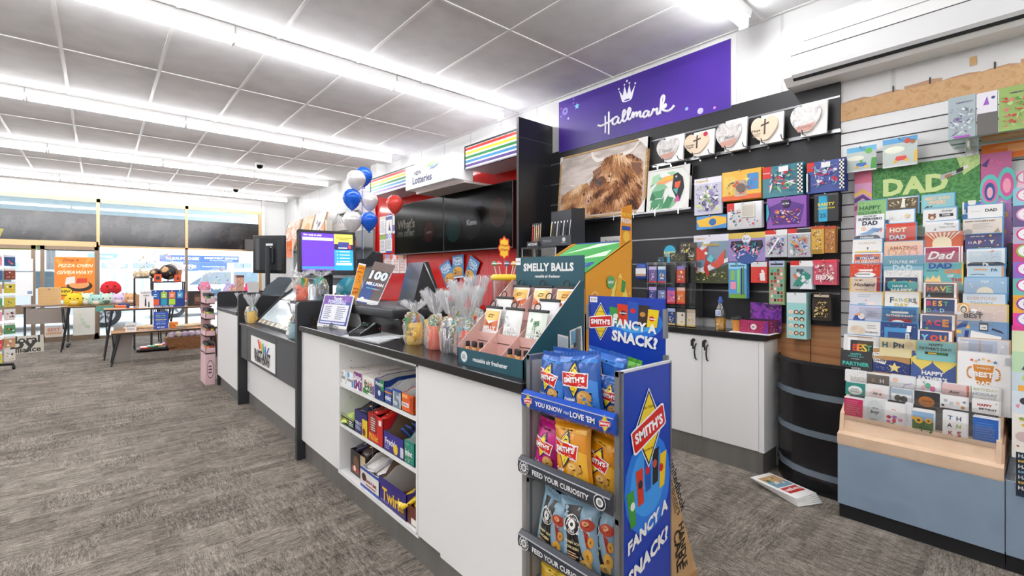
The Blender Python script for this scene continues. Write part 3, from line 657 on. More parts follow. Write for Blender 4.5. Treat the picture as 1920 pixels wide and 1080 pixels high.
art(hcard, frame(Vector((X1-.082, YA+.002, ZC+.50)), (1, 0, 0), (0, 0, 1)), .08, .15, 'T .5 .75 .8 ffe14a YES TO;T .5 .57 .9 ffffff FRESH;r .1 .3 .9 .42 2a4fa8;c .5 .12 .3 f6c84a'); hcard.build('header_card', t)

# --- lollipop stand
cx, cy = 1.585, 1.86
t = thing('lollipop_stand', 'clear lollipop tub with yellow lid and a red flower sign behind the teal display', 'lollipop stand', (cx, cy, ZC))
m = MB(); m.lathe([(.062, 0), (.066, .01), (.066, .33)], clear('frosted_tub', .25, 'f3d9d0', .2), 24, (cx, cy, ZC)); m.lathe([(.05, .0), (.05, .3)], col('d8695a', .5), 16, (cx, cy, ZC+.005)); m.build('tub', t)
m = MB(); m.lathe([(.068, .325), (.074, .33), (.074, .345), (.06, .355), (.001, .356)], col('f2cf3a', .3), 28, (cx, cy, ZC)); m.build('lid', t)
m = MB(); m.cyl((cx, cy, ZC+.35), (cx, cy, ZC+.44), .004, col('d43030')); m.build('sign_stem', t)
m = MB(); Fs = FX(cy+.03, ZC+.435, cx-.01); Fs = frame(Vector((cx-.035, cy+.012, ZC+.43)), (.75, -.66, 0), (0, 0, 1))
P = [(.032+(.030+.004*math.cos(8*a_))*math.cos(a_), .062+(.058+.005*math.cos(8*a_))*math.sin(a_)) for a_ in [2*PI*i/40 for i in range(40)]]
m.prism(P, -.004, 0, col('d8281f', .3), Fs); P2 = [(.032+(p[0]-.032)*.8, .062+(p[1]-.062)*.84) for p in P]; m.prism(P2, 0, .001, col('f7d233', .3), Fs)
art(m, Fs, .064, .124, 'Ti .5 .6 .62 c8231c Chupa;Ti .5 .42 .62 c8231c Chups', z=.002); m.build('flower_sign', t)
for i in range(9):
    a_ = 2*PI*i/9; px_, py_ = cx+.058*math.cos(a_), cy+.058*math.sin(a_); q = MB()
    q.cyl((cx+.045*math.cos(a_), cy+.045*math.sin(a_), ZC+.352), (px_*1, py_, ZC+.40), .0025, WHITE, n=6); c = ['d8342c', '2f6fb0', 'e9b43a', 'c63a6a', '3f9a5c'][i % 5]
    q.ball((px_, py_, ZC+.41), .013, .013, .013, foil(c), 12); q.lathe([(.0131, -.003), (.0133, .003)], foil('f2f2f2'), 12, (px_, py_, ZC+.41)); solo(q, 'lollipop', 'round wrapped lollipop standing on the yellow tub lid', 'lollipop', 'lollipops around the yellow lid')

# --- cellophane wrapped mugs
CELLO = haze('cellophane', .13, 'f4f6f8', .15); GOLD = col('cfb05a', .3, .6)
def giftmug(x, y, c, seed, label, glass=False, wrap=1, h=.112, txt='', group=None, tall=.13):
    rng = random.Random(seed); t = thing('gift_mug', label, 'gift mug', (x, y, ZZ), group)
    mat = col(c, .3) if not glass else clear('ribbed_blue_glass', .3, 'b8cdd8', .1)
    m = MB(); r = .041
    m.lathe([(r*.93, 0), (r, .004), (r, h), (r-.004, h), (r-.004, .01)], mat, 24, (x, y, ZZ))
    if txt:
        for k, line in enumerate(txt.split('/')):
            L = len(line)
            for q, chh in enumerate(line):
                aa = PI+.35+(q-(L-1)/2)*.30; F = frame(Vector((x+r*1.01*math.cos(aa), y+r*1.01*math.sin(aa), ZZ+h*.68-k*.022)), (-math.sin(aa)*-1 if False else -math.sin(aa), math.cos(aa), 0), (0, 0, 1))
                vs, fs, bx, by, bw, bh = tgeo(chh, 1)
                if fs: m.add([((vx-bx-bw/2)*.017, (vy-.35)*.02, .0006) for vx, vy in vs], fs, BLACK if c != '9fc7cb' else col('23404a'), False, F)
    m.build('mug', t)
    hn = MB(); a0 = rng.uniform(-.6, .6)+PI*1.5; ux, uy = math.cos(a0), math.sin(a0)
    hn.tube([(x+ux*(r-.003+.026*math.sin(PI*k/8)), y+uy*(r-.003+.026*math.sin(PI*k/8)), ZZ+.02+.058*k/8) for k in range(9)], .0055, mat, 8); hn.build('handle', t)
    fl = MB()
    for k in range(5):
        aa = rng.uniform(0, 6.28); rr = .02; T = Matrix.Translation((x+rr*math.cos(aa), y+rr*math.sin(aa), ZZ+.03))@Matrix.Rotation(rng.uniform(-.25, .25), 4, 'X')@Matrix.Rotation(rng.uniform(-.25, .25), 4, 'Y')@Matrix.Rotation(aa, 4, 'Z')
        fl.rbox(-.012, -.008, 0, .012, .008, h+rng.uniform(-.02, .03), foil(rng.choice(['7a5ab8', '5fb8c8', 'e9c23a', 'd8542c', 'f2f2f4', '3f9a5c'])), .003, T)
    fl.build('sweets_filling', t)
    if wrap:
        c_ = MB(); N = 44; prof = [(.046, -.0), (.053, .02), (.054, h*.4), (.054, h*.8), (.049, h+.01), (.032, h+.035), (.014, h+.05), (.013, h+.058), (.025, h+.07), (.036, h+.055+tall*.3), (.046, h+.055+tall*.5), (.058, h+.055+tall*.68), (.066, h+.055+tall*.85)]
        V = []
        for j, (rr, zz) in enumerate(prof):
            for i in range(N):
                aa = 2*PI*i/N; q = rr*(1+rng.uniform(-.16, .16)*(1 if 1 <= j else .3)+(.22*(-1)**i if j >= 5 else .05*(-1)**i)); V.append((x+q*math.cos(aa), y+q*math.sin(aa), ZZ+max(0, zz+(rng.uniform(-.02, .02) if j == len(prof)-1 else rng.uniform(-.004, .004)))))
        c_.add(V, [(j*N+i, j*N+(i+1) % N, (j+1)*N+(i+1) % N, (j+1)*N+i) for j in range(len(prof)-1) for i in range(N)], CELLO)
        for q in range(7):      # white strips painted as glints on creases of the gathered film
            aa = rng.uniform(0, 6.28); e = rng.uniform(.03, .06); c_.ribbon([(x+.012*math.cos(aa), y+.012*math.sin(aa), ZZ+h+.05), (x+e*.6*math.cos(aa+.2), y+e*.6*math.sin(aa+.2), ZZ+h+.05+tall*.4), (x+e*math.cos(aa), y+e*math.sin(aa), ZZ+h+.05+tall*rng.uniform(.6, .95))], .004, col('eceef2', .2), Vector((math.sin(aa), math.cos(aa), 0)))
        c_.build('cellophane', t)
    rb = MB()
    for q in range(4):
        aa = rng.uniform(2.2, 5.2); bx_, by_ = x+.02*math.cos(aa), y+.02*math.sin(aa); P = []
        L = rng.uniform(.05, .12)
        for k in range(30):
            s_ = k/29; th = k*.9; P.append((bx_+.05*s_*math.cos(aa)+.008*math.cos(th), by_+.05*s_*math.sin(aa)+.008*math.sin(th), ZZ+h+.05-L*s_+.02*math.sin(PI*s_)))
        rb.ribbon(P, .005, GOLD if q % 2 else col('f0ead6', .3))
    rb.build('curled_ribbon', t)
    if rng.random() < .6:
        tg = MB(); aa = PI+rng.uniform(0, 1); F = frame(Vector((x+.03*math.cos(aa), y+.03*math.sin(aa), ZZ+h+.0)), (-math.sin(aa)*.9, math.cos(aa)*.9, .3), (.1, .1, 1)); slab(tg, F, .03, .045, .001, col('5fb8c0')); art(tg, F, .03, .045, 'r .1 .1 .9 .9 eef4f2;l .2 .2 .8 .8 3 6a8a90'); tg.build('gift_tag', t)
ZZ = ZC
def gp(u, v): return wz(u, v, ZZ)
for u, v, c, seed, lab, kw in [
    (764, 646, 'f0c024', 1, 'bright yellow mug with black lettering, leftmost of the cellophane gifts on the counter', dict(txt='BEST/DAD', wrap=1, tall=.06)),
    (805, 655, 'e4541c', 2, 'orange red mug in cellophane beside the yellow mug', dict(txt='')),
    (833, 662, 'b9ccd4', 3, 'pale blue ribbed glass in cellophane between two orange mugs', dict(glass=True)),
    (862, 668, 'e4541c', 4, 'orange mug in tall cellophane against the teal display', dict(txt='NO 1', tall=.16)),
    (812, 622, 'f0c024', 5, 'yellow mug in cellophane in the second row behind the orange mug', dict(tall=.10)),
    (852, 628, '9fc7cb', 6, 'light teal mug in cellophane in the second row', dict(tall=.17)),
    (883, 632, 'f4f1ea', 7, 'white mug in cellophane in the second row next to the teal display', dict(tall=.20))]:
    p = gp(u, v); giftmug(p.x+.04, p.y, c, seed, lab, **kw)

# --- card terminal
t = thing('card_terminal', 'black and silver card payment terminal with keypad on the counter', 'card terminal', (1.14, 2.70, ZC))
T = Matrix.Translation((1.16, 2.62, ZC))@Matrix.Rotation(R(28), 4, 'Z')
m = MB(); m.prism([(-.09, 0), (.10, 0), (.10, .045), (.06, .065), (-.02, .035), (-.09, .018)], -.04, .04, BLACK, T@Matrix.Rotation(0, 4, 'X'), ax='y'); m.build('body', t)
m = MB(); m.prism([(-.085, .020), (-.02, .039), (.05, .066), (.045, .070), (-.02, .044), (-.085, .025)], -.042, -.034, STEEL, T, ax='y'); m.prism([(-.085, .020), (-.02, .039), (.05, .066), (.045, .070), (-.02, .044), (-.085, .025)], .034, .042, STEEL, T, ax='y'); m.build('silver_trim', t)
m = MB()
for i in range(4):
    for j in range(3): m.rbox(-.080+.014*i, -.026+.018*j, .022+.0035*i, -.070+.014*i, -.012+.018*j, .027+.0038*i, col('4a4b50'), .001, T, 1)
m.build('keypad', t)
m = MB(); m.box(.0, -.025, .052, .045, .025, .0675, col('2f3f38', .2), T@Matrix.Rotation(0, 4, 'Y')); m.build('screen', t)
m = MB(); m.cyl((.085, -.041, .03), (.085, -.043, .03), .007, col('c23028', .3), T=T); m.build('red_button', t)
# --- calendar stand with results
t = thing('results_calendar', 'white and purple flip calendar stand showing draw results', 'calendar stand', (1.15, 3.0, ZC))
a, b_ = wz(594, 611, ZC), wz(649, 618, ZC)
d_ = (b_-a); L = d_.length; r_ = d_.normalized(); back = Vector((-r_.y, r_.x, 0))
if back.x < 0: back = -back
F = frame(a, r_, Vector((0, 0, 1))*.215+back*.06); m = MB(); slab(m, F, L, .223, .002, PAPER)
art(m, F, L, .223, 'r .03 .09 .97 .97 4152a8;p 7a4fae .03 .6 .97 .8 .97 .97 .03 .97;c .8 .9 .08 8f5fc0;T .5 .88 .3 ffffff Thursday;Z .5 .78 .6 dfe6ff POWERBALL;r .08 .2 .92 .7 f4f4f8;l .14 .25 .4 .66 7 8890b0;l .55 .25 .86 .66 7 8890b0;r .08 .12 .92 .17 dfe6ff;c .5 .06 .06 555;t .5 .02 .5 666666 results'); m.build('front_page', t)
m = MB(); F2 = frame(a+back*.12, r_, Vector((0, 0, 1))*.215-back*.06); slab(m, F2, L, .223, .002, PAPER); m.build('rear_board', t)
m = MB()
for k in range(5):
    m = MB(); c0 = a+back*.06+Vector((0, 0, .217))+r_*(L*(.1+.2*k)); m.tube([c0+back*.008*math.cos(q)+Vector((0, 0, .008*math.sin(q))) for q in [2*PI*i/10 for i in range(11)]], .0012, CHROME, 5, None, True); m.build('binding_ring', t)

# little floral box + leaflet card left of the calendar
a = wz(577, 607, ZC); F = FX(a.y, ZC, a.x, 0); m = MB(); m.box(a.x, a.y-.06, ZC, a.x+.10, a.y, ZC+.045, col('1a1a1c')); art(m, F, .06, .045, 'b 9 12 c8382c,3f8a3c,e8a03a,f0e0d0;', z=.001); art(m, FY(a.x, ZC, a.y-.0602), .1, .045, 'b 5 14 c8382c,3f8a3c,e8a03a'); solo(m, 'floral_box', 'small black box with red and green floral pattern beside the results calendar', 'box')
F = FX(3.39, ZC, 1.22, 8, 0); m = MB(); slab(m, F, .1, .19, .002, PAPER); art(m, F, .1, .19, 'l .1 .1 .9 .8 12 c0c4cc'); solo(m, 'leaflet', 'white upright leaflet standing behind the floral box by the divider', 'leaflet')
# --- papers / counter mat
m = MB(); P = [wz(u, v, ZC+.003) for u, v in ((640, 630), (712, 643), (765, 628), (700, 619))]
m.prism([(p.x, p.y) for p in P], ZC, ZC+.004, col('d6d8d9', .3)); F = frame(P[0]+Vector((.03, -.05, .0012)), (0, -1, 0), (1, 0, 0)); art(m, F, .28, .2, 'l .05 .1 .5 .9 8 a8adb4;r .55 .1 .95 .9 e6e8ea;l .6 .2 .9 .8 6 9aa0a8'); solo(m, 'counter_mat', 'grey printed counter mat lying flat in front of the till', 'counter mat')
# --- till: stepped black base with scanner, keyboard, two posters leaning on the customer side and dark hooded screen
t = thing('till', 'black point of sale till with hooded screen turned away', 'till', (1.5, 2.7, ZC))
m = MB(); m.rbox(1.30, 2.45, ZC, 1.72, 3.18, ZC+.10, col('1b1416', .4), .006); m.box(1.298, 2.47, ZC+.09, 1.30, 3.16, ZC+.094, STEEL); m.build('cash_drawer', t)
m = MB(); m.rbox(1.24, 2.43, ZC+.10, 1.74, 3.20, ZC+.155, col('26282b', .4), .008); m.build('keyboard_base', t)
m = MB()
for i in range(5):
    for j in range(14): m.rbox(1.54+.038*i, 2.46+.034*j, ZC+.155, 1.57+.038*i, 2.486+.034*j, ZC+.17+.003*i, col('111214', .35), .003, None, 1)
m.build('keys', t, kind='stuff')
m = MB(); A = Vector((1.50, 2.70, ZC+.14)); T = Matrix.Translation((1.52, 2.62, ZC+.13))@Matrix.Rotation(R(-12), 4, 'Z')
m.prism([(-.10, 0), (-.02, .30), (.01, .30), (.11, .03), (.08, 0)], -.15, .17, col('2a2d31', .3), T, ax='y'); m.tube([(-.02, -.152, .30), (.10, -.152, .03)], .004, STEEL, 6, T); m.build('screen_housing', t)
p = wz(733, 628, ZC); t2 = thing('barcode_scanner', 'dark grey round headed barcode scanner standing beside the till', 'barcode scanner', (p.x+.08, p.y, ZC))
m = MB(); m.lathe([(.05, 0), (.052, .012), (.02, .03), (.018, .05)], col('3c3e42', .4), 20, (p.x+.08, p.y, ZC)); m.build('stand', t2)
m = MB(); T = Matrix.Translation((p.x+.06, p.y, ZC+.105))@Matrix.Rotation(R(-75), 4, 'Y')@Matrix.Rotation(.3, 4, 'X')
m.lathe([(.001, .03), (.035, .03), (.055, .02), (.06, 0), (.05, -.03), (.02, -.04), (.001, -.042)], col('45474c', .35), 24, T=T); m.lathe([(.03, .031), (.03, .034), (.001, .034)], GLOSSBLACK, 20, T=T); m.build('scan_head', t2)
def poster(u0, v0, u1, v1, u2, v2, d1, spec, bg, label, name='ticket_poster', h=None, hw=None):
    a, b = wd(u0, v0, d1), wd(u1, v1, d1); top = wd(u2, v2, d1*1.04); F = frame(a, b-a, top-a)
    W = (b-a).length; H_ = (top-a).length; m = MB(); slab(m, F, W, H_, .003, col(bg, .25)); art(m, F, W, H_, spec, rough=.25); return solo(m, name, label, 'poster')
poster(654, 566, 668, 569, 673, 493, 3.18, 'r 0 .96 1 1 f4f4f4;r 0 0 .05 1 f4f4f4;Ti .55 .88 .8 9a3018 LETS;Ti .5 .78 .8 9a3018 MAKE;b 5 8 6b3f8f,c03a4a,8a4a1c,e9c23a .2 .45 .85 .72;Ti .5 .35 .85 8a3a18 RUNNERS;Ti .5 .25 .7 8a3a18 UP', 'e8951f', 'orange cartoon lettered poster leaning on the till left of the 100 million poster')
o = poster(667, 566, 707, 574, 703, 490, 3.05, 'r 0 0 1 .03 f0f0f0;r .97 0 1 1 f0f0f0;r 0 .8 1 1 7a6a66;p 2f4f90 0 .0 .5 .0 .6 .5 0 .5;b 7 7 7a2f28,a8483a,5a3f5a .4 .15 .95 .5;Z .48 .68 .82 e9f4fa 100;Z .48 .47 .8 ffffff MILLION;Z .48 .36 .66 7fd0f0 THIS THURSDAY;c .2 .1 .08 f4f4f4;r 0 .03 1 .1 e8e8e8', '5c504e', 'glossy brown and blue poster reading 100 MILLION on the till')
m = MB(); F = FX(0, 0, 0); p = wd(770, 555, 3.3); F = frame(p, (.75, -.66, 0), (.25, .1, 1)); slab(m, F, .085, .17, .003, PAPER); art(m, F, .085, .17, 'r .06 .04 .94 .96 5a3f9c;T .5 .4 .7 e8e4f8 Responsible;T .5 .3 .5 e8e4f8 Play;c .7 .8 .12 4fb0d0'); solo(m, 'purple_leaflet_holder', 'purple play responsibly leaflet in a holder behind the till', 'leaflet')
m = MB(); a = wz(780, 575, ZC-.0)
# --- customer display screen
def monitor(u0, u1, v0, v1, Y, screen, label, turn=0, stand=True, zbase=ZC):
    a = wy(u0, v1, Y); b = wy(u1, v1, Y); W = b.x-a.x; zt = wy((u0+u1)/2, v0, Y).z; H_ = zt-a.z
    t = thing('monitor', label, 'monitor', ((a.x+b.x)/2, Y, a.z-.1))
    F = FY(a.x, a.z, Y, 4); m = MB(); bz = .022*W/.45
    for (p, q, r, s) in ((0, 0, bz, H_), (W-bz, 0, W, H_), (0, H_-bz, W, H_), (0, 0, W, bz*1.8)): m.rbox(p, q, -.03, r, s, .004, col('2e3034', .35), .003, F, 1)
    m.rbox(.0, .0, -.05, W, H_, -.004, col('2e3034', .4), .006, F, 1); m.build('bezel', t)
    s = MB(); s.add([(bz, bz*1.8, -.002), (W-bz, bz*1.8, -.002), (W-bz, H_-bz, -.002), (bz, H_-bz, -.002)], [(0, 1, 2, 3)], emis('6d3fd0', .8), False, F)
    screen(s, F @ Matrix.Translation((bz, bz*1.8, -.002)), W-2*bz, H_-2.8*bz); s.build('screen', t)
    if stand:
        c = MB(); c.rbox(W*.45, -(a.z-zbase), -.10, W*.62, H_*.3, -.05, col('222427', .4), .01, Matrix.Translation(F.translation)@Matrix.Rotation(PI/2, 4, 'X')); c.build('stand', t)
    return t
def scr(s, F, W, H_):
    lay = [0]
    def q(x0, y0, x1, y1, c):
        lay[0] += .0004; s.add([(x0*W, y0*H_, lay[0]), (x1*W, y0*H_, lay[0]), (x1*W, y1*H_, lay[0]), (x0*W, y1*H_, lay[0])], [(0, 1, 2, 3)], emis(c, .85), False, F)
    q(0, 0, .62, .1, '3f8fe0'); q(0, 0, .62, .035, '7a4fd8'); q(.02, .8, .6, .88, 'e6e0f8'); q(.62, 0, 1, .62, '2f9fe4'); q(.62, .62, 1, 1, 'f0d460'); q(.62, .56, 1, .72, '2a2c5a'); q(.70, .62, .92, .78, '40458a'); q(.70, .6, .88, .63, 'e8e4f0')
    q(.65, .14, .97, .2, 'e8f4fc')
    for k in range(4): q(.72, .5-.09*k, .93, .525-.09*k, 'd8ecfa'); q(.665, .5-.09*k, .69, .525-.09*k, 'd8ecfa')
    q(.9, .6, .95, .7, 'e0483c'); q(.65, .88, .98, .9, '8a7a30'); q(.72, .84, .9, .86, '8a7a30')
    for tx, x, y, w_, c in (('Get ready to play!', .2, .935, .34, 'f4f0fc'),):
        vs, fs, bx, by, bw, bh = tgeo(tx, 1); k = w_*W/bw; s.add([((vx-bx-bw/2)*k+x*W, (vy-by-bh/2)*k+y*H_, lay[0]+.002) for vx, vy in vs], fs, emis(c, .9), False, F)
monitor(561, 668, 432, 516, 3.78, scr, 'customer screen showing a purple and blue lottery page above the scratch tickets')
# monitor seen from behind
a = wy(474, 512, 5.0); b = wy(533, 513, 4.72); t = thing('monitor', 'black monitor seen from behind at the scratch ticket counter', 'monitor', (1.3, 4.9, 1.2))
F = frame(a, b-a, (0, 0, 1)); W = (b-a).length; m = MB(); m.rbox(0, 0, -.03, W, .36, 0, BLACK, .006, F); m.prism([(.03, 0), (W-.03, 0), (W-.06, .02), (.10, .03)], .03, .33, col('202327', .4), F@Matrix.Rotation(0, 4, 'X')@Matrix(((1, 0, 0, 0), (0, 0, 1, 0), (0, 1, 0, 0), (0, 0, 0, 1))), ax='z'); m.build('rear_housing', t)
m = MB(); m.rbox(W*.55, .1, .03, W*.75, .24, .05, col('2c2f33'), .004, F, 1); m.cyl(F@Vector((W*.65, .25, .07)), F@Vector((W*.65, -.2, .07)), .02, col('2c2f33')); m.build('bracket', t)
m = MB(); art(m, F, W, .36, 'r .5 .72 .72 .78 e8e8e8;r .6 .66 .68 .69 f4f4f4', z=.034); m.build('sticker', t)
m = MB(); T = Matrix.Translation((1.2, 4.55, 1.0))@Matrix.Rotation(R(20), 4, 'Z')
p = wy(462, 548, 4.7); F = frame(p+Vector((.12, 0, -.02)), (1, -.25, 0), (.35, .25, 1)); m.prism([(0, 0), (.17, -.01), (.22, .14), (.19, .165), (.10, .17), (.02, .08)], -.05, 0, col('3b444d', .4), F); solo(m, 'screen_shade', 'dark blue grey scanner housing under the rear view monitor', 'ticket scanner')
# second till screen further back (dark wedge)
m = MB(); P = [wd(u, v, 4.3) for u, v in ((669, 478), (703, 470), (708, 497), (669, 497))]; T = frame(P[3], P[2]-P[3], (0, 0, 1)); L = (P[2]-P[3]).length
m.prism([(0, -.03), (L, 0), (L*.97, .11), (L*.8, .13), (L*.45, .06), (0, .05)], -.2, 0, col('2b2f33', .35), T); solo(m, 'till_printer', 'dark wedge shaped ticket printer head behind the customer screen', 'ticket printer')
# teal round item behind
m = MB(); p = wd(651, 543, 3.6); m.lathe([(.001, -.02), (.09, -.02), (.10, 0), (.09, .02), (.001, .03)], col('1f8090', .3), 28, T=Matrix.Translation(p)@Matrix.Rotation(R(-60), 4, 'Z')@Matrix.Rotation(R(80), 4, 'X')); solo(m, 'teal_dish', 'round teal dish standing behind the 100 million poster', 'dish')
# --- scratch ticket display: two tilted glazed trays with black curved rims
t = thing('scratch_ticket_display', 'tilted glazed scratch ticket display with black curved rims', 'ticket display', (1.35, 4.4, .815))
Pf = [(1.13, .835), (1.22, .93), (1.34, 1.05), (1.46, 1.15), (1.56, 1.20)]
s = MB()
for yy in (3.80, 4.99): s.tube([(x, yy, z) for x, z in Pf], .012, BLACK, 6)
s.box(1.13, 3.80, .815, 1.16, 4.99, .84, BLACK); s.build('rim', t)
for (i0, i1), nm_ in (((0, 2), 'lower'), ((2, 4), 'upper')):
    A, B = Pf[i0], Pf[i1]; F = frame(Vector((A[0], 4.97, A[1])), (0, -1, 0), (B[0]-A[0], 0, B[1]-A[1])); L = math.hypot(B[0]-A[0], B[1]-A[1])
    g = MB(); slab(g, F, 1.15, L-.01, .006, patch(['c9dbe2', 'e6f0f4', 'd3e3ea', 'f2f7f9'], 9, .12, (1, 1, 1), False)); art(g, F, 1.15, L-.01, 'r 0 .0 1 .16 8a8578;'+';'.join('r %.3f .02 %.3f .14 %s' % (.01+k*.062, .055+k*.062, ['d8cfc0', 'b8a78a', 'e8e4da', '6b6358'][k % 4]) for k in range(16)), rough=.2); g.build(nm_+'_glass_tray', t)
# ------------------------------------------------------------------ right wall: black slat panel, sign, fin, red wall, screens
SL = col('27272a', .45); t = thing('slat_wall', 'large charcoal slat wall panel with metal channel strips below the purple sign', 'display wall', (3.44, 2.07, .97))
m = MB(); m.box(3.43, .835, .972, 3.45, 3.30, 2.516, SL); m.build('panel', t)
z = 2.397
while z > 1.0:
    m = MB(); m.box(3.427, .835, z-.007, 3.431, 3.30, z+.003, STEEL); m.box(3.4265, .835, z-.003, 3.4275, 3.30, z-.001, col('3a3a3c')); m.build('channel_strip', t); z -= .2032
m = MB()
for zz in (2.03, 2.16): m.cyl((3.4265, .90, zz+.12), (3.4305, .90, zz+.12), .006, BLACK, n=8)
m.build('screw_hole', t)
mb = MB(); mb.box(3.44, .5, .70, 3.449, 1.2, .975, patch(['b87a4c', 'c98a5a', 'd29a68', 'bd8050'], 3, .5, (1, .3, 6), False, 1.2)); mb.box(3.4385, .995, .7, 3.4405, 1.0, .975, col('5a3a24')); solo(mb, 'plywood_backing', 'bare plywood sheet under the slat wall behind the curved black stand', 'backing board')
# hallmark sign
t = thing('shop_sign', 'purple Hallmark sign board with white script and crown high on the wall', 'sign', (3.44, 2.345, 2.53))
def violet():
    m, n, l, b = newmat('violet_print'); tc = n.new('ShaderNodeTexCoord'); z = n.new('ShaderNodeTexNoise'); z.inputs['Scale'].default_value = .9; r = n.new('ShaderNodeValToRGB')
    r.color_ramp.elements[0].position = .35; r.color_ramp.elements[0].color = lin('382284'); r.color_ramp.elements[1].position = .65; r.color_ramp.elements[1].color = lin('5430a4')
    l.new(tc.outputs['Object'], z.inputs[0]); l.new(z.outputs[0], r.inputs[0]); l.new(r.outputs[0], b.inputs['Base Color']); b.inputs['Roughness'].default_value = .4; return m
F = FX(3.19, 2.50, 3.425); W, H_ = 1.69, .50
m = MB(); slab(m, F, W, H_, .02, violet(), WHITE)
m.box(-.03, 0, -.024, W+.03, H_+.03, -.02, WHITE, F)
art(m, F, W, H_, 'c .05 .78 .022 8f86d8;s .05 .78 .011 3a2a86;s .14 .80 .02 7fd0f0;c .075 .62 .007 c0b8f0;s .115 .88 .009 8f86d8;s .115 .96 .009 8f86d8;s .02 .7 .009 8f86d8;c .02 .86 .005 d070c0;c .80 .16 .008 a9c4f8;c .865 .07 .014 c8c4f4;c .93 .06 .006 e08ad0;'
    ''
    'p f5f4fa .445 .60 .505 .60 .525 .82 .500 .70 .490 .86 .476 .70 .460 .86 .450 .70 .425 .82;e .475 .60 .028 .025 f5f4fa;e .475 .605 .020 .014 4f32a4;c .425 .84 .005 f5f4fa;c .460 .88 .005 f5f4fa;c .475 .93 .006 f5f4fa;c .490 .88 .005 f5f4fa;c .525 .84 .005 f5f4fa', z=.001)
m.build('sign_face', t)
def smooth(P, k=5):
    out = []
    for i in range(len(P)-1):
        a, b, c, d = P[max(i-1, 0)], P[i], P[i+1], P[min(i+2, len(P)-1)]
        for j in range(k):
            u = j/k; out.append(tuple(.5*((2*b[q])+(-a[q]+c[q])*u+(2*a[q]-5*b[q]+4*c[q]-d[q])*u*u+(-a[q]+3*b[q]-3*c[q]+d[q])*u**3) for q in (0, 1)))
    return out+[P[-1]]
m = MB(); LW = col('f8f7fc', .4)
for P, r_ in (([(700, 870), (701, 935), (700, 1000)], .008), ([(727, 838), (727, 920), (726, 1010)], .009), ([(645, 940), (668, 945), (700, 932), (738, 910), (762, 888)], .011),
    ([(795, 876), (775, 880), (755, 905), (758, 930), (778, 930), (795, 905), (801, 880), (796, 915), (806, 924), (820, 910), (845, 862), (852, 835), (840, 828), (831, 860), (833, 900), (843, 912), (860, 895), (882, 850), (890, 820), (878, 812), (869, 845), (871, 885), (881, 897), (895, 883), (906, 850), (913, 846), (909, 886)], .010),
    ([(909, 886), (922, 855), (934, 843), (938, 856), (935, 877), (948, 848), (961, 838), (964, 850), (961, 872), (972, 877), (986, 862)], .010),
    ([(1022, 835), (1002, 835), (985, 858), (992, 880), (1010, 870), (1026, 840), (1029, 835), (1023, 864), (1035, 870), (1050, 850), (1061, 818), (1072, 828), (1090, 814), (1086, 845), (1093, 857), (1106, 843), (1130, 782), (1143, 735), (1136, 716), (1122, 738), (1116, 800), (1112, 856)], .010),
    ([(1114, 825), (1138, 798), (1152, 784), (1150, 800), (1126, 815), (1146, 830), (1172, 832), (1198, 816), (1218, 790)], .011)):
    m.tube([wx(960+x/4, y/4, 3.424) for x, y in smooth(P)], r_, LW, 6)
m.build('script_lettering', t)
mb = MB(); mb.box(2.99, 3.30, 0, 3.45, 3.325, 2.79, col('232427', .3)); mb.box(2.985, 3.297, 0, 2.99, 3.328, 2.79, BLACK)
mb.box(2.99, 3.2985, 2.60, 3.45, 3.30, 2.603, col('6a6c70')); solo(mb, 'tall_fin_panel', 'tall glossy black upright panel between the screens and the slat wall', 'partition panel')
# red wall
def redgl():
    m, n, l, b = newmat('gloss_red_panel'); b.inputs['Base Color'].default_value = lin('c9100b'); b.inputs['Roughness'].default_value = .1; b.inputs['Specular IOR Level'].default_value = .28; return m
RED = redgl(); t = thing('red_wall_panel', 'glossy red wall panelling behind the two black screens', 'wall panelling', (3.43, 5.3, .8))
for i in range(4):
    m = MB(); a = 7.28-i*.99; m.box(3.425, a-.987, .80, 3.45, a, 2.60, RED); m.build('panel', t)
m = MB(); m.box(3.40, 7.26, .8, 3.45, 7.29, 2.72, col('b01512', .2)); m.build('edge_trim', t)
mb = MB(); mb.rbox(2.92, 3.33, .84, 3.42, 7.2, .88, BLACK, .004); mb.box(2.95, 3.33, 0, 3.42, 7.2, .84, LAM); solo(mb, 'back_bench', 'low black topped bench under the red wall', 'bench')
# rainbow fascia
RB = ['d8342a', 'f2d13a', '2a8a4a', '3a8fc4', '5a3f8f']
def fascia(y0, y1, label):
    t = thing('rainbow_fascia', label, 'fascia', (3.2, (y0+y1)/2, 2.42), None); m = MB(); X = 3.0; z0, z1 = 2.44, 2.675
    m.box(X, y1, z0, 3.42, y0, z1, col('e9e6ee', .4)); m.box(X-.008, y1, z1-.004, X+.02, y0, z1+.012, BLACK); m.box(X-.008, y0-.012, z0-.004, X+.02, y0, z1+.012, BLACK); m.box(X-.008, y1, z0-.012, X+.02, y0, z0, col('8d8a94', .3, .5)); m.build('casing', t)
    s = MB(); F = FX(y0-.012, z0, X-.001); w_ = y0-y1-.012; sp = 'r 0 0 1 1 f6f5f2;'+';'.join('r 0 %.3f 1 %.3f %s' % (.83-.19*i, .95-.19*i, RB[i]) for i in range(5)); art(s, F, w_, z1-z0, sp, z=.001, rough=.3); s.build('rainbow_stripes', t)
fascia(4.19, 3.33, 'rainbow striped fascia nearest the tall black panel')
fascia(6.57, 5.305, 'rainbow striped fascia beside the balloons, far side of the lottery sign')
LITE, _n, _l, _b = newmat('lit_sign_acrylic'); _b.inputs['Base Color'].default_value = lin('f4f3f4'); _b.inputs['Roughness'].default_value = .25; _b.inputs['Emission Color'].default_value = (1, 1, 1, 1); _b.inputs['Emission Strength'].default_value = .05
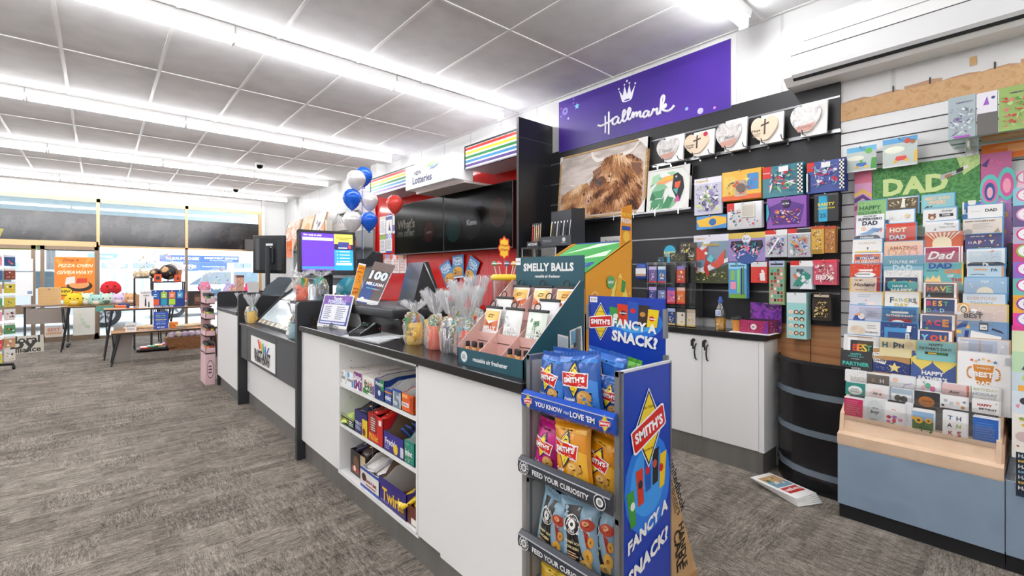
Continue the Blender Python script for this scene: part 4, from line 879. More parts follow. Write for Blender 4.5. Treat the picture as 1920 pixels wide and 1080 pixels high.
t = thing('lottery_lightbox', 'white box sign reading NSW Lotteries hanging over the screens', 'sign', (2.95, 4.7, 2.33))
m = MB(); m.rbox(2.85, 4.20, 2.325, 3.12, 5.24, 2.61, LITE, .004, None, 1); m.box(3.0, 4.20, 2.30, 3.42, 5.24, 2.325, col('f2e6e0', .4)); m.build('box', t)
m = MB(); F = FX(5.24, 2.325, 2.8495); art(m, F, 1.04, .285, 'T .29 .62 .15 2b3a66 NSW;T .38 .33 .42 2b3a66 Lotteries;p cfe3a0 .42 .78 .52 .74 .62 .8 .72 .96 .6 .88 .5 .86;p a9cfe8 .48 .70 .58 .68 .68 .74 .74 .86 .64 .78 .54 .76;p 8f9fb8 .52 .62 .62 .6 .7 .66 .74 .78 .66 .70 .58 .68', z=.0015); m.build('lettering', t)
m = MB(); m.tube([(3.0, 4.83, 2.61), (3.0, 4.81, 2.66), (3.0, 4.79, 2.66), (3.0, 4.77, 2.61)], .004, BLACK); m.build('hanging_loop', t)
# screens
def tv(y0, y1, label, sp):
    t = thing('wall_screen', label, 'television', (3.33, (y0+y1)/2, 1.56)); z0, z1 = 1.575, 2.30
    m = MB(); m.rbox(3.30, y1, z0, 3.36, y0, z1, col('1a1b1d', .3), .004, None, 1); m.box(3.2985, y1, z0, 3.30, y0, z0+.012, col('4a4c50', .25, .6)); m.build('bezel', t)
    s = MB(); s.box(3.2975, y1+.01, z0+.014, 3.2995, y0-.01, z1-.008, col('050505', .14, 0, .05)); art(s, FX(y0-.01, z0+.014, 3.2973), y0-y1-.02, z1-z0-.022, sp, rough=.14, spc=.05); s.build('screen', t)
    b = MB(); b.box(3.36, (y0+y1)/2-.2, 1.8, 3.425, (y0+y1)/2+.2, 2.1, BLACK); b.build('bracket', t)
tv(6.40, 5.08, 'wide black wall screen on the left, switched to a dark menu', 'e .25 .47 .24 .44 11110a;T .26 .60 .38 232318 What\'s;T .26 .42 .38 232318 on offer;e .74 .38 .10 .2 2a0c0c;T .74 .38 .1 3f1818 Lotto')
tv(5.07, 3.74, 'wide black wall screen on the right beside the tall black panel', 'e .16 .38 .12 .24 0a2422;e .45 .42 .14 .26 161618;T .45 .45 .15 2c2c30 Keno;e .82 .55 .12 .24 261206;r .42 .7 .62 .8 0c1426')
# posters on the red wall
def rposter(x0, y0, x1, y1, bg, sp, label, X=3.415):
    a, zb, w_, h = rectX(x0, y0, x1, y1, X); panelthing('wall_poster', label, 'poster', FX(a, zb, X), w_, h, .006, bg, sp, 'posters fixed to the red wall')
rposter(712, 406, 723, 440, 'eeeeee', 'r 0 .8 1 1 d8d4c0;l .1 .1 .9 .75 10 a8acb0', 'white text poster at the far top left of the red wall')
rposter(724, 402, 735, 438, 'f2f2f2', 'r 0 .72 1 1 2a4a9a;p e0b090 .4 .2 .5 .6 .6 .6 .7 .2;p 1f3f7a .4 .15 .55 .5 .8 .15;r 0 .9 1 .95 ffffff', 'poster with blue top and a person in a blue suit on the red wall')
rposter(736, 399, 748, 437, 'f2f2f6', 'c .5 .8 .15 2f3f8f;r 0 .12 1 .42 6a50a8;r .3 .5 .7 .6 c8c8d8', 'white poster with a purple block on the red wall')
rposter(749, 396, 756, 433, 'f0f0f4', 'r .1 .7 .9 .9 4a5fb0;r 0 .1 1 .2 4a6fc0', 'narrow white poster next to the left screen')
rposter(712, 441, 723, 474, 'ececec', 'r 0 .75 1 1 8ab050;l .1 .1 .9 .7 8 9aa0a4', 'poster with a green heading under the text poster')
rposter(724, 438, 735, 474, 'ececec', 'r 0 .74 1 1 3f4fb0;T .5 .86 .8 ffffff 100;l .1 .2 .9 .7 8 9aa0a4;r 0 0 1 .1 3a4a9a', 'poster with a blue 100 heading on the red wall')
for k, (x0, lab) in enumerate(((712, 'pale leaflet panel far left of the lower row on the red wall'), (725, 'pale leaflet panel second in the lower row on the red wall'), (737, 'pale leaflet panel third in the lower row on the red wall'), (750, 'pale leaflet panel under the left screen on the red wall'))):
    rposter(x0, 477, x0+12, 512+(0), 'efe6e4', 'r 0 .78 1 1 %s;l .1 .1 .9 .75 8 c88a80;c .7 .85 .2 e8603a' % ['8f9fd0', 'a9a0c8', 'f0d8d0', 'd8b090'][k], lab)
for (P, lab) in (((( 823, 500), (840, 487), (857, 527), (838, 540)), 'left blue pizza oven flyer fanned out on the red wall'), (((848, 480), (869, 478), (869, 520), (848, 522)), 'upright middle blue pizza oven flyer on the red wall'), (((882, 478), (902, 491), (886, 537), (869, 522)), 'right blue pizza oven flyer fanned out on the red wall')):
    q = [wx(u, v, 3.40) for u, v in P]; F = frame(q[3], q[2]-q[3], q[0]-q[3]); W = (q[2]-q[3]).length; H_ = (q[0]-q[3]).length
    m = MB(); slab(m, F, W, H_, .004, col('4a86bc')); art(m, F, W, H_, 'r 0 .0 1 .06 eef0f2;T .5 .82 .8 dce9f4 PIZZA;T .5 .70 .8 dce9f4 OVEN;r .25 .56 .75 .60 dce9f4;e .5 .3 .42 .20 d9a23a;r .12 .1 .88 .30 c88f30;b 3 8 8a5a20,e8c060,5a3a18 .15 .1 .85 .45'); solo(m, 'pizza_flyer', lab, 'flyer')

# ------------------------------------------------------------------ things hanging on the black slat wall
XP = 3.33
def peg(m, y, z, X0=3.43, L=.2):
    m.tube([(X0, y, z), (X0-L+.01, y, z), (X0-L, y, z+.012)], .003, CHROME, 5)
    m.box(X0-.004, y-.012, z-.02, X0, y+.012, z+.012, STEEL)
def pack(box, n, bg, spec, label, name='card_pack', cat='card pack', X=XP, group=None, gap=.014, hood=True, round_=False, edge=None):
    a, zb, w_, h = rectX(*box, X); yc = a-w_/2
    pm = MB(); peg(pm, yc, zb+h-.012, 3.43, 3.43-X+.03+.0); solo(pm, 'display_hook', 'chrome hook holding the '+label, 'hook', 'chrome hooks on the charcoal slat wall')
    for k in range(n):
        F = FX(a-.002*k, zb, X+gap*k, 0, random.Random(k+int(box[0])).uniform(-1, 1) if k else 0)
        m = MB(); mt = bg if not isinstance(bg, str) else foil(bg)
        if round_: m.rbox(0, 0, -.012, w_, h, 0, mt, .006, F)
        else: slab(m, F, w_, h, .008 if k == 0 else .005, mt, edge)
        if k == 0: art(m, F, w_, h, spec, rough=.25, z=.0006)
        elif k < 3: art(m, F, w_, h, 'b %d 8 e8e8ea,5a4a8a,3f8f9a,c8a040' % (k+int(box[1])), rough=.3)
        solo(m, name, label+(', front of its hook' if n > 1 and k == 0 else (', behind the front one' if n > 1 else '')), cat, (label if n > 2 and k > 0 else group) or None)
YO = 'e8a830'
pack((1302, 333, 1353, 402), 2, 'c9c7d8', 'r 0 .84 1 1 e9e7f2;T .3 .92 .45 d0a82a Pokemon;b 11 26 4a4468,f4f2fa,8f7fc0,d8e070,2f2c44 .05 .04 .95 .82;b 3 5 c8e04a,7aa83a .3 .3 .7 .7', 'white and violet hanging card pack beside the toucan picture')
pack((1306, 404, 1362, 429), 1, '4a90cc', 'p f0c040 0 .7 .6 .95 1 .8 1 .35 .5 .15 .1 .2;c .55 .5 .12 2f6fb0', 'blue and yellow packet low beside the toucan picture')
pack((1354, 319, 1427, 374), 6, 'f0b52c', 'r 0 0 1 .16 e2642a;r .06 .2 .34 .82 e9c450;r .66 .3 .94 .85 3f8fd0;r .34 .12 .64 .66 c9b49a;b 21 16 f8e080,3a3a3a,2f6fa8,d8502a .1 .15 .9 .8;c .5 .4 .12 6a5a50', 'yellow and orange card blister near the top', gap=.012)
pack((1430, 309, 1506, 368), 4, '2f7f8f', 'r 0 .62 .22 1 d8322c;T .1 .8 .18 ffffff Pokemon;b 31 26 3a2f7a,8fd0b0,c83a4a,e8e8ea,2a6f8a,6a9a5a .1 .1 .85 .9;r .42 .78 .66 .95 f2f2f2;'+';'.join('r %.2f %.2f %.2f %.2f %s' % (.88+.04*(i % 3), .05+.06*(i//3), .92+.04*(i % 3), .11+.06*(i//3), '111111' if i % 2 else 'f2f2f2') for i in range(45)), 'teal and purple booster blister with a chequered edge, left one')
pack((1513, 301, 1584, 360), 4, '3a4f9a', 'r 0 .7 .2 1 d8322c;b 41 26 5a3fa0,8fb0e0,c83a5a,e8e8ea,2a9f9a,8a7ac0 .1 .1 .85 .9;r .40 .78 .64 .95 f2f2f2;'+';'.join('r %.2f %.2f %.2f %.2f %s' % (.0+.04*(i % 2), .05+.06*(i//2), .04+.04*(i % 2), .11+.06*(i//2), '111111' if i % 2 else 'f2f2f2') for i in range(20))+';'+';'.join('r %.2f %.2f %.2f %.2f %s' % (.88+.04*(i % 3), .05+.06*(i//3), .92+.04*(i % 3), .11+.06*(i//3), '111111' if i % 2 else 'f2f2f2') for i in range(45)), 'blue violet chequer edged booster blister, right one')
pack((1363, 379, 1428, 429), 3, 'e3e4e6', 'r 0 .68 .22 1 d8322c;b 51 18 3a5f9a,c8404a,e8e0d0,5a8a8a .06 .1 .5 .8;r .42 .42 .82 .92 dcd8cc;r .46 .46 .78 .86 c8c2b4;b 5 8 8fa0c0,c8404a,3a5f9a .5 .08 .95 .4', 'white and silver card blister in the second row, rounded', round_=True)
pack((1438, 369, 1512, 427), 4, '8a4fb0', 'p 5a2f88 .05 .7 .5 .9 .95 .7 .85 .1 .15 .1;b 61 20 c83a6a,e8d0f0,3a3f8a,e89a50,2f2a4a .1 .1 .9 .65;p 2f2440 .38 .9 .62 .9 .56 .66 .44 .66;T .5 .78 .18 f0f0f4 ULTRA;p 3fb0c8 0 .2 .08 .5 .03 .8 0 .8', 'purple winged premium card box in the second row')
pack((1527, 363, 1572, 415), 4, '222326', 'r .18 0 .55 .95 2fa8d0;T .5 .62 .7 e8d23a RARITY;T .5 .48 .7 e8d23a COLLECTION;T .36 .22 .26 12506a 25;r 0 .93 1 1 55565a', 'dark collection box with a cyan band reading RARITY COLLECTION')
pack((1301, 440, 1366, 531), 1, 'c9ccd8', 'r 0 .86 1 1 e2e0ec;T .2 .93 .3 d0a82a Pokemon;r .0 0 1 .86 7f98ac;p dfe8f0 0 .5 .3 .86 .5 .86 .05 .45;p 4a4e36 0 0 1 0 1 .4 .5 .25 0 .34;b 71 16 c8c04a,8a8a3a,5a6a34,d8d8b0 .03 .02 .97 .26;p e8ecf2 .1 .28 1 .52 1 .44 .3 .2;p d04a3c .03 .46 .1 .78 .26 .68 .42 .76 .36 .5;p c03a30 .36 .5 .3 .28 .42 .14 .48 .18 .42 .34 .5 .5;p d8584a .5 .5 .62 .42 .92 .7 .88 .4 .68 .3 .52 .36;p 6ac0c8 .4 .48 .52 .6 .62 .5 .52 .42;e .38 .62 .05 .03 f4f4f4;c .3 .22 .03 f0d040;T .5 .80 .5 d0a82a Pokemon', 'large hanging portfolio with a red winged picture')
pack((1366, 436, 1435, 490), 5, '9a84c0', 'r 0 .8 1 1 d8bc5a;p 2a2a3a .08 .72 .4 .72 .46 .45 .2 .3 .05 .5;p 2a2a3a .92 .72 .6 .72 .54 .45 .8 .3 .95 .5;c .5 .78 .12 e8e8ee;T .5 .78 .16 3a3a4a PLAY;e .5 .18 .3 .28 3a5a9a;b 81 20 e86a7a,c8b0e0,3a8fa0,f2e0f0 .1 .08 .9 .7', 'violet and gold league card box, middle row')
pack((1435, 431, 1476, 482), 2, 'c0c2c8', 'r 0 .8 1 1 f2f2f2;r 0 .84 .5 1 d8322c;b 91 22 e8e8f4,b06a9a,6a8ac8,4a4a5a .05 .04 .95 .78;p f4f4f8 .2 .1 .7 .7 .6 .7 .12 .1', 'silver wrapped card pack with a red header, left of the pair')
pack((1477, 428, 1521, 482), 2, 'b8bcc4', 'r 0 .8 1 1 f2f2f2;r .0 .84 .4 1 d8322c;r .4 .84 1 .98 3a3a3e;b 101 24 e89a3a,3a6fb0,e8e8e8,c83a3a,4a9a9a .05 .04 .95 .78', 'silver wrapped card pack with orange art, right of the pair')
pack((1520, 424, 1545, 476), 1, 'd8a83a', 'r 0 .9 1 1 c84a2a;b 111 20 f2e0a0,8a3a2a,e8c050,5a2a3a,f4f0e0 .05 .1 .95 .88;r .1 .04 .9 .16 a88030', 'gold foil booster pack, left of the two gold packs')
pack((1546, 424, 1566, 474), 3, 'b8793a', 'r 0 .9 1 1 c84a2a;b 121 16 e8d0a0,7a3a2a,d8b050,5a2a3a .05 .1 .95 .88', 'gold foil booster pack at the right')
pack((1366, 492, 1400, 559), 3, '5a9fd8', 'r .0 .82 1 1 8fd0f0;T .5 .90 .8 3a3a3a stationery;r .05 0 .95 .12 7ab04a;r .12 .25 .42 .45 f09ab0;r .12 .5 .35 .78 8fc05a;r .5 .15 .62 .8 8fe04a;r .7 .1 .76 .85 3a3a3a;r .8 .1 .88 .85 5a8a3a', 'blue stationery blister with green pens', 'stationery_pack', 'stationery pack')
pack((1408, 491, 1438, 530), 3, 'd83a34', 'r 0 .76 1 1 e0e0e2;b 131 5 f4e0e0,e86a60,b82a28 .05 .05 .95 .74;p e8e8e8 .6 .1 .9 .1 .85 .5 .55 .45', 'small red card sleeve pack')
pack((1442, 489, 1471, 571), 2, '8aa878', 'r 0 .86 1 1 a9b8d8;r .1 .9 .9 .94 3a3a3a;r .06 .03 .94 .84 9ab088;'+';'.join('r %.2f %.2f %.2f %.2f %s' % (.12+.21*(i % 4), .07+.085*(i//4), .26+.21*(i % 4), .13+.085*(i//4), ['e08a9a', '4a5a4a', '5ab0a0', 'f0e0d0', 'b84a4a', '3a3a3a'][(i*5+i//3) % 6]) for i in range(36)), 'green sticker sheet with rows of tiny square pictures', 'sticker_sheet', 'sticker sheet')
pack((1482, 489, 1525, 542), 3, 'a8b4b8', 'r 0 .80 1 1 f2f2f2;r 0 .84 .4 1 d8322c;p 3f8f80 .1 .1 .5 .7 .9 .5 .8 .1;p d87a5a .1 .5 .4 .7 .3 .3;p e8f0f4 .4 .0 .95 .0 .9 .4 .6 .2;b 141 10 e8e8ea,8fb0b8,4a6a70 .1 .05 .9 .75', 'teal and silver wrapped card pack in the lower row')
pack((1524, 487, 1569, 534), 3, 'd85a74', 'r 0 .88 1 1 e84a5a;b 151 26 f2c0d0,8a2a4a,f4f0e8,e8a0b0,c89a6a .05 .05 .95 .86;T .5 .3 .7 fff0f4 BOX', 'pink booster bundle in the lower row')
pack((1475, 549, 1512, 635), 4, 'a8dcd8', 'r 0 .78 1 1 e9f0f0;r .05 .03 .95 .76 a0d8d4;'+';'.join('c %.2f %.2f .12 %s;c %.2f %.2f .08 %s' % (.22+.28*(i % 3), .12+.155*(i//3), ['f4e8e0', '6a3a2a', '2a2a2a'][i % 3], .22+.28*(i % 3), .115+.155*(i//3), 'f0c8a8') for i in range(12)), 'pale aqua sticker sheet with little round faces, hanging lowest', 'sticker_sheet', 'sticker sheet', gap=.02)
pack((1523, 550, 1558, 601), 2, '3a3430', 'r 0 .78 1 1 2a2a2c;r .1 .86 .9 .95 c8b8a0;b 161 22 d8b85a,8a6a3a,2a2420,e8d8a0 .08 .08 .92 .72', 'small clear box pack with golden coils, lowest right', 'card_box', 'card box')
# heart plaques on the top rail
def heart(box, base, sp, label, cross=False, txt=''):
    a, zb, w_, h = rectX(*box, 3.33); t = thing('heart_plaque', label, 'plaque', (3.33, a-w_/2, zb), None)
    F = FX(a, zb, 3.33, 6); b = MB(); b.box(w_*.3, 0, -.035, w_*1.0, h*.97, -.015, PAPER, F); b.build('white_box', t)
    m = MB(); W = w_*.86
    P = [(W/2+W*.031*16*math.sin(q)**3, h*.47+h*.036*(13*math.cos(q)-5*math.cos(2*q)-2*math.cos(3*q)-math.cos(4*q))) for q in [2*PI*i/36 for i in range(36)]][::-1]
    P = [(x, max(y, h*.12)) for x, y in P]
    m.prism(P, -.014, 0, base, F)
    art(m, F, W, h, sp); m.build('heart', t)
MARB = patch(['d9d5d2', 'c9c4c1', 'e2dfdc', 'a9a4a2'], 9, .3, (1, 1, 1), False, 2); WOOD = col('e3cfb4', .6)
heart((1229, 252, 1278, 303), MARB, 'p c99a8c .18 .3 .85 .36 .72 .14 .28 .14;Ti .5 .42 .5 8a8a8a Family', 'white marble heart plaque, leftmost on the top rail, next to the cow picture')
CR = 'p 4a3a30 .50 .30 .56 .30 .56 .82 .50 .82;p 4a3a30 .38 .58 .68 .64 .68 .70 .38 .64;'
heart((1281, 243, 1336, 292), WOOD, CR+'T .25 .48 .35 6a5a4a Guardian;T .25 .38 .3 6a5a4a Angels;c .86 .8 .09 c83050', 'wooden heart plaque with a cross reading Guardian Angels')
heart((1340, 220, 1397, 282), MARB, 'p c99a8c .18 .3 .85 .36 .72 .14 .28 .14;Ti .55 .42 .4 8a8a8a Mum', 'white marble heart plaque in the middle of the top rail')
heart((1406, 210, 1466, 268), WOOD, CR+'T .22 .46 .3 5a4a3a Hope;l .1 .25 .4 .38 3 a89a8a', 'wooden heart plaque with a cross reading Hope')
heart((1480, 187, 1548, 254), MARB, 'p c99a8c .18 .3 .85 .36 .72 .14 .28 .14;Ti .5 .27 .5 a87a6c forever', 'white marble heart plaque, rightmost on the top rail')
t = thing('plaque_rail', 'grey rail of prongs carrying the heart plaques', 'rail', (3.42, 1.5, 2.15))
m = MB(); a, b_ = wx(1225, 308, 3.42), wx(1577, 243, 3.42); m.box(3.41, b_.y, a.z-.03, 3.428, a.y, a.z-.012, STEEL); m.build('bar', t)
for i in range(10):
    yy = a.y-(a.y-b_.y-.1)*(i+.4)/10; m = MB(); m.tube([(3.42, yy, a.z-.02), (3.30, yy, a.z-.03), (3.28, yy, a.z-.005)], .003, BLACK, 5); m.box(3.405, yy-.006, a.z-.05, 3.41, yy+.006, a.z-.012, CHROME); m.build('prong', t)
# highland cattle picture
def quadframe(TL, TR, BL, BR, X0, X1):
    q = [wx(*BL, X0), wx(*BR, X0), wx(*TL, X1), wx(*TR, X1)]; return q
a, zb, w_, h = rectX(1047, 274, 1211, 407, 3.36)
t = thing('framed_picture', 'large framed print of two shaggy brown highland cattle leaning on the rail', 'picture', (3.38, a-w_/2, zb))
F = FX(a, zb, 3.345, 5)
m = MB(); ft = .016; WF = patch(['c9a878', 'b8925e', 'd6b98c'], 6, .5, (1, .4, 8), False)
for (p, q, r_, s) in ((0, 0, w_, ft), (0, h-ft, w_, h), (0, 0, ft, h), (w_-ft, 0, w_, h)): m.box(p, q, -.03, r_, s, .006, WF, F)
m.build('wooden_frame', t)
FUR = patch(['3f2216', '7d4c2e', 'b0744a', 'cf9a70', 'ecc8a2'], 7, .8, (1, 11, 1.3), False, .8, (.35, 0, 0)); FUR2 = patch(['4f2d1c', '9a6440', 'c89468', 'e8c49c', 'f0d4b0'], 7, .8, (1, 12, 1.2), False, .8, (-.3, 0, 0))
BGP = patch(['c8bcb2', 'dccfc6', 'b5a89e', 'e4dad2'], 2, .5, (1, 1, 3), False)
m = MB(); m.add([(ft, ft, 0), (w_-ft, ft, 0), (w_-ft, h-ft, 0), (ft, h-ft, 0)], [(0, 1, 2, 3)], BGP, False, F)
def blob(P, mt, z): m.add([(x*w_, y*h, z) for x, y in P], [tuple(range(len(P)))], mt, False, F)
rg = random.Random(12)
def shag(P, mt, z, j=.02):
    Q = []
    for i in range(len(P)):
        A, B = P[i], P[(i+1) % len(P)]
        for k in range(5):
            f = k/5; s = j*(1 if k % 2 else -1)*rg.uniform(.3, 1); x = A[0]+(B[0]-A[0])*f+s; y = A[1]+(B[1]-A[1])*f-abs(s); Q.append((min(max(x, .04), .96), min(max(y, .05), .96)))
    c = (sum(q[0] for q in Q)/len(Q), sum(q[1] for q in Q)/len(Q)); n = len(Q)
    m.add([(x*w_, y*h, z) for x, y in Q]+[(c[0]*w_, c[1]*h, z)], [(i, (i+1) % n, n) for i in range(n)], mt, False, F)
HB = [(.40, .06), (.95, .06), (.95, .55), (.93, .72), (.84, .82), (.70, .86), (.56, .82), (.46, .70), (.40, .5), (.44, .3)]
CB = [(.04, .06), (.42, .06), (.46, .3), (.42, .42), (.32, .52), (.22, .50), (.12, .44), (.05, .40)]
def inside(x, y, P):
    c = False; j = len(P)-1
    for i in range(len(P)):
        if (P[i][1] > y) != (P[j][1] > y) and x < (P[j][0]-P[i][0])*(y-P[i][1])/(P[j][1]-P[i][1])+P[i][0]: c = not c
        j = i
    return c
def hair(P, base, pal, flow, n, L, z, seed):
    r_ = random.Random(seed); shag(P, col(base, .8), z, .018); B_ = [(a0, b0) for a0, b0 in P]; x0, x1 = min(p[0] for p in P), max(p[0] for p in P); y0, y1 = min(p[1] for p in P), max(p[1] for p in P); k = 0
    pts = []
    while len(pts) < n:
        x, y = r_.uniform(x0, x1), r_.uniform(y0, y1)
        if inside(x, y, P): pts.append((x, y))
    pts.sort(key=lambda q: q[1]+r_.uniform(-.1, .1))
    for i, (x, y) in enumerate(pts):
        a_ = flow(x, y)+r_.uniform(-.25, .25); l_ = L*r_.uniform(.5, 1.2); wv = r_.uniform(-.5, .5); wd0 = r_.uniform(.003, .007); V = []
        tone = .5+.5*math.sin(23*x+4*math.sin(9*y))*math.cos(11*y+5*x); ci = min(len(pal)-1, max(0, int(tone*len(pal)*.75+r_.uniform(0, 1.3))))
        cx_0, cy_0 = x, y
        for s_ in range(5):
            f = s_/4; wd1 = wd0*(1-f)**.7; nx, ny = -math.sin(a_), math.cos(a_)
            V += [(cx_0+nx*wd1, cy_0+ny*wd1), (cx_0-nx*wd1, cy_0-ny*wd1)]
            cx_0 += math.cos(a_)*l_/4; cy_0 += math.sin(a_)*l_/4; a_ += wv/4
        V = [(min(max(vx, .035), .965)*w_, min(max(vy, .045), .96)*h, z+.0001+.0007*i/n) for vx, vy in V]
        m.add(V, [(2*q, 2*q+2, 2*q+3, 2*q+1) for q in range(4)], col(pal[ci], .8), False, F)
PAL = ['3a2015', '5c3420', '80502f', 'a56e45', 'c08a5e', 'd9ab80', 'ecc9a4']; PAL2 = ['6a3f26', '8f5c38', 'b07a4e', 'c99768', 'deb48a', 'efd2b0']
hair(HB, '7a4a2e', PAL, lambda x, y: -PI/2+(x-.66)*1.6, 1500, .13, .0004, 1)
hair([(.54, .84), (.64, .87), (.76, .86), (.78, .70), (.70, .50), (.62, .46), (.54, .60)], '9a6238', PAL2, lambda x, y: -PI/2+(x-.66)*3.2, 420, .16, .0014, 2)
hair([(.60, .50), (.70, .50), (.74, .3), (.62, .22), (.52, .34), (.46, .46), (.44, .56), (.54, .6)], '6a3c24', PAL, lambda x, y: -PI/2-.5, 300, .09, .0024, 5)
hair(CB, 'a8764a', PAL2, lambda x, y: -PI/2-(.35-x)*1.5, 900, .11, .0034, 3)
hair([(.22, .51), (.36, .53), (.40, .40), (.30, .34), (.22, .38)], 'c4945e', PAL2[1:], lambda x, y: -PI/2+(x-.28)*4, 180, .10, .0044, 4)
HN = col('ece3d8', .4)
blob([(.54, .80), (.46, .80), (.40, .88), (.39, .97), (.405, .975), (.43, .90), (.48, .855), (.55, .85)], HN, .0056); blob([(.76, .80), (.85, .84), (.91, .93), (.925, .97), (.905, .96), (.86, .89), (.80, .865), (.75, .86)], HN, .0056)
blob([(.20, .50), (.14, .53), (.145, .545), (.21, .53)], HN, .0056); blob([(.37, .53), (.42, .58), (.43, .61), (.41, .595), (.36, .55)], HN, .0056)
art(m, F, w_, h, 'c .50 .50 .045 6a3a2a;c .515 .49 .02 2a1a18;c .475 .52 .02 2a1a18;c .385 .25 .03 c89a8a;c .39 .25 .012 5a3a3a;c .33 .36 .012 1a1412;c .62 .56 .010 1a1412;p 7a4a30 .84 .7 .95 .66 .93 .5 .86 .6;p 8a5a3c .5 .72 .42 .68 .44 .6 .52 .64', z=.0058); m.build('print', t)
m = MB(); GC = col('e9e6e2', .6)
for P in ([(w_, h), (w_-.10, h), (w_, h-.10)], [(0, h), (0, h-.07), (.04, h)], [(w_, 0), (w_, .11), (w_-.08, 0)]): m = MB(); m.prism(P, -.032, .009, GC, F); m.build('corner_protector', t)
P = wx(1222, 319, 3.35); a, zb, w_, h = rectX(1213, 313, 1292, 397, 3.35)
t = thing('framed_picture', 'square toucan and palm leaf picture in a white frame', 'picture', (3.36, a-w_/2, zb)); F = FX(a, zb, 3.345, 5)
m = MB()
for (p, q, r_, s) in ((0, 0, w_, .012), (0, h-.012, w_, h), (0, 0, .012, h), (w_-.012, 0, w_, h)): m.box(p, q, -.03, r_, s, .005, col('efece6'), F)
m.build('white_frame', t)
m = MB(); m.add([(0, 0, 0), (w_, 0, 0), (w_, h, 0), (0, h, 0)], [(0, 1, 2, 3)], col('eef0ea'), False, F)
art(m, F, w_, h, ';'.join('p %s %.2f %.2f %.2f %.2f %.2f %.2f %.2f %.2f' % (c, x, y, x+.16*math.cos(q)-.05*math.sin(q), y+.16*math.sin(q)+.05*math.cos(q), x+.34*math.cos(q), y+.34*math.sin(q), x+.16*math.cos(q)+.05*math.sin(q), y+.16*math.sin(q)-.05*math.cos(q)) for x, y, q, c in ((.1, .06, 1.3, '6ab07f'), (.14, .06, .9, '3f8a5c'), (.2, .06, .5, '8fc49a'), (.3, .05, 1.2, '4f9a6a'), (.34, .05, .8, 'a8d4ac'), (.08, .3, 1.1, '5aa877'), (.1, .35, .6, '8fc49a'), (.06, .6, .9, '4f9a6a'), (.2, .66, .4, 'a8d4ac'), (.5, .05, 1.5, '5aa877'), (.55, .05, 1.0, '8fc49a'), (.1, .82, -.2, '8fc49a'), (.45, .9, -.3, 'a8d4ac'))if True)+';p 4f9a6a .08 .08 .2 .5 .45 .6 .35 .25;p 8fc49a .1 .5 .3 .75 .5 .55 .3 .5;p 3f8a5c .35 .08 .5 .35 .65 .3 .55 .08;p a8d4ac .08 .65 .12 .85 .3 .9 .25 .7;p 2f7a50 .06 .3 .12 .5 .25 .3;'
    'p 22252a .62 .82 .72 .86 .84 .74 .88 .5 .78 .2 .70 .3 .6 .5;p f2a06a .2 .66 .4 .80 .62 .82 .62 .70 .4 .64;p f6c23a .3 .70 .45 .79 .62 .8 .62 .74;p e8603a .66 .64 .8 .66 .76 .5 .66 .52;p 5ab0a8 .62 .5 .74 .5 .72 .36;p d8509a .66 .2 .74 .36 .8 .22;c .69 .77 .022 ffffff;c .69 .77 .011 111111;l .2 .3 .4 .34 1 ffffff'); m.build('print', t)
m = MB()
for P in ([(w_, h), (w_-.07, h), (w_, h-.09)], [(w_, 0), (w_, .08), (w_-.07, 0)], [(0, 0), (.05, 0), (0, .08)]): m = MB(); m.prism(P, -.032, .008, GC, F); m.build('corner_protector', t)
m = MB(); a, b_ = wx(1050, 418, 3.40), wx(1305, 392, 3.40); m.box(3.32, b_.y, a.z-.012, 3.428, a.y, a.z, STEEL)
for i in range(7): yy = a.y-(a.y-b_.y)*(i+.5)/7; m.box(3.318, yy-.004, a.z-.04, 3.326, yy+.004, a.z+.01, CHROME)
solo(m, 'picture_rail', 'slim metal ledge carrying the cattle and toucan pictures', 'rail')

# ------------------------------------------------------------------ white cabinet with black worktop against the slat wall
ZB = .905; XC = 3.20
t = thing('base_cabinet', 'white two door cabinet with black worktop under the slat wall', 'cabinet', (3.32, 2.2, 0))
m = MB(); m.box(XC+.018, 1.19, .145, 3.43, 3.29, .868, LAM); m.box(XC, 1.19, .145, XC+.018, 1.222, .868, LAM); m.build('carcass', t)
m = MB(); m.rbox(XC-.02, 1.17, .868, 3.43, 3.29, ZB, TOPM, .003, None, 1); m.build('worktop', t)
m = MB(); m.box(XC+.01, 1.20, 0, 3.43, 3.29, .145, KICK); m.build('kick_board', t)
def cdoor(y0, y1, hy):
    m = MB(); m.box(XC, y1+.002, .148, XC+.017, y0-.002, .862, LAM); d = m.build('door', t)
    h_ = MB(); h_.tube([(XC-.004, hy, .80), (XC-.02, hy, .79), (XC-.03, hy, .745), (XC-.02, hy, .70), (XC-.004, hy, .69)], .005, BLACK, 8); h_.build('handle', d, label='black bow handle')
    k = MB(); k.cyl((XC, hy+.02, .825), (XC-.012, hy+.02, .825), .011, BLACK); k.cyl((XC-.012, hy+.02, .825), (XC-.03, hy+.02, .825), .003, CHROME); k.box(XC-.034, hy+.006, .785, XC-.028, hy+.026, .828, BLACK); k.cyl((XC-.03, hy+.01, .79), (XC-.03, hy+.01, .765), .006, BLACK); k.build('lock', d, label='small lock with keys hanging')
ym = wx(1316, 640, XC).y
cdoor(ym, 1.222, ym-.045); cdoor(2.25, ym, ym+.04); cdoor(3.28, 2.25, 2.30)
def on(u, v): return wz(u, v, ZB)
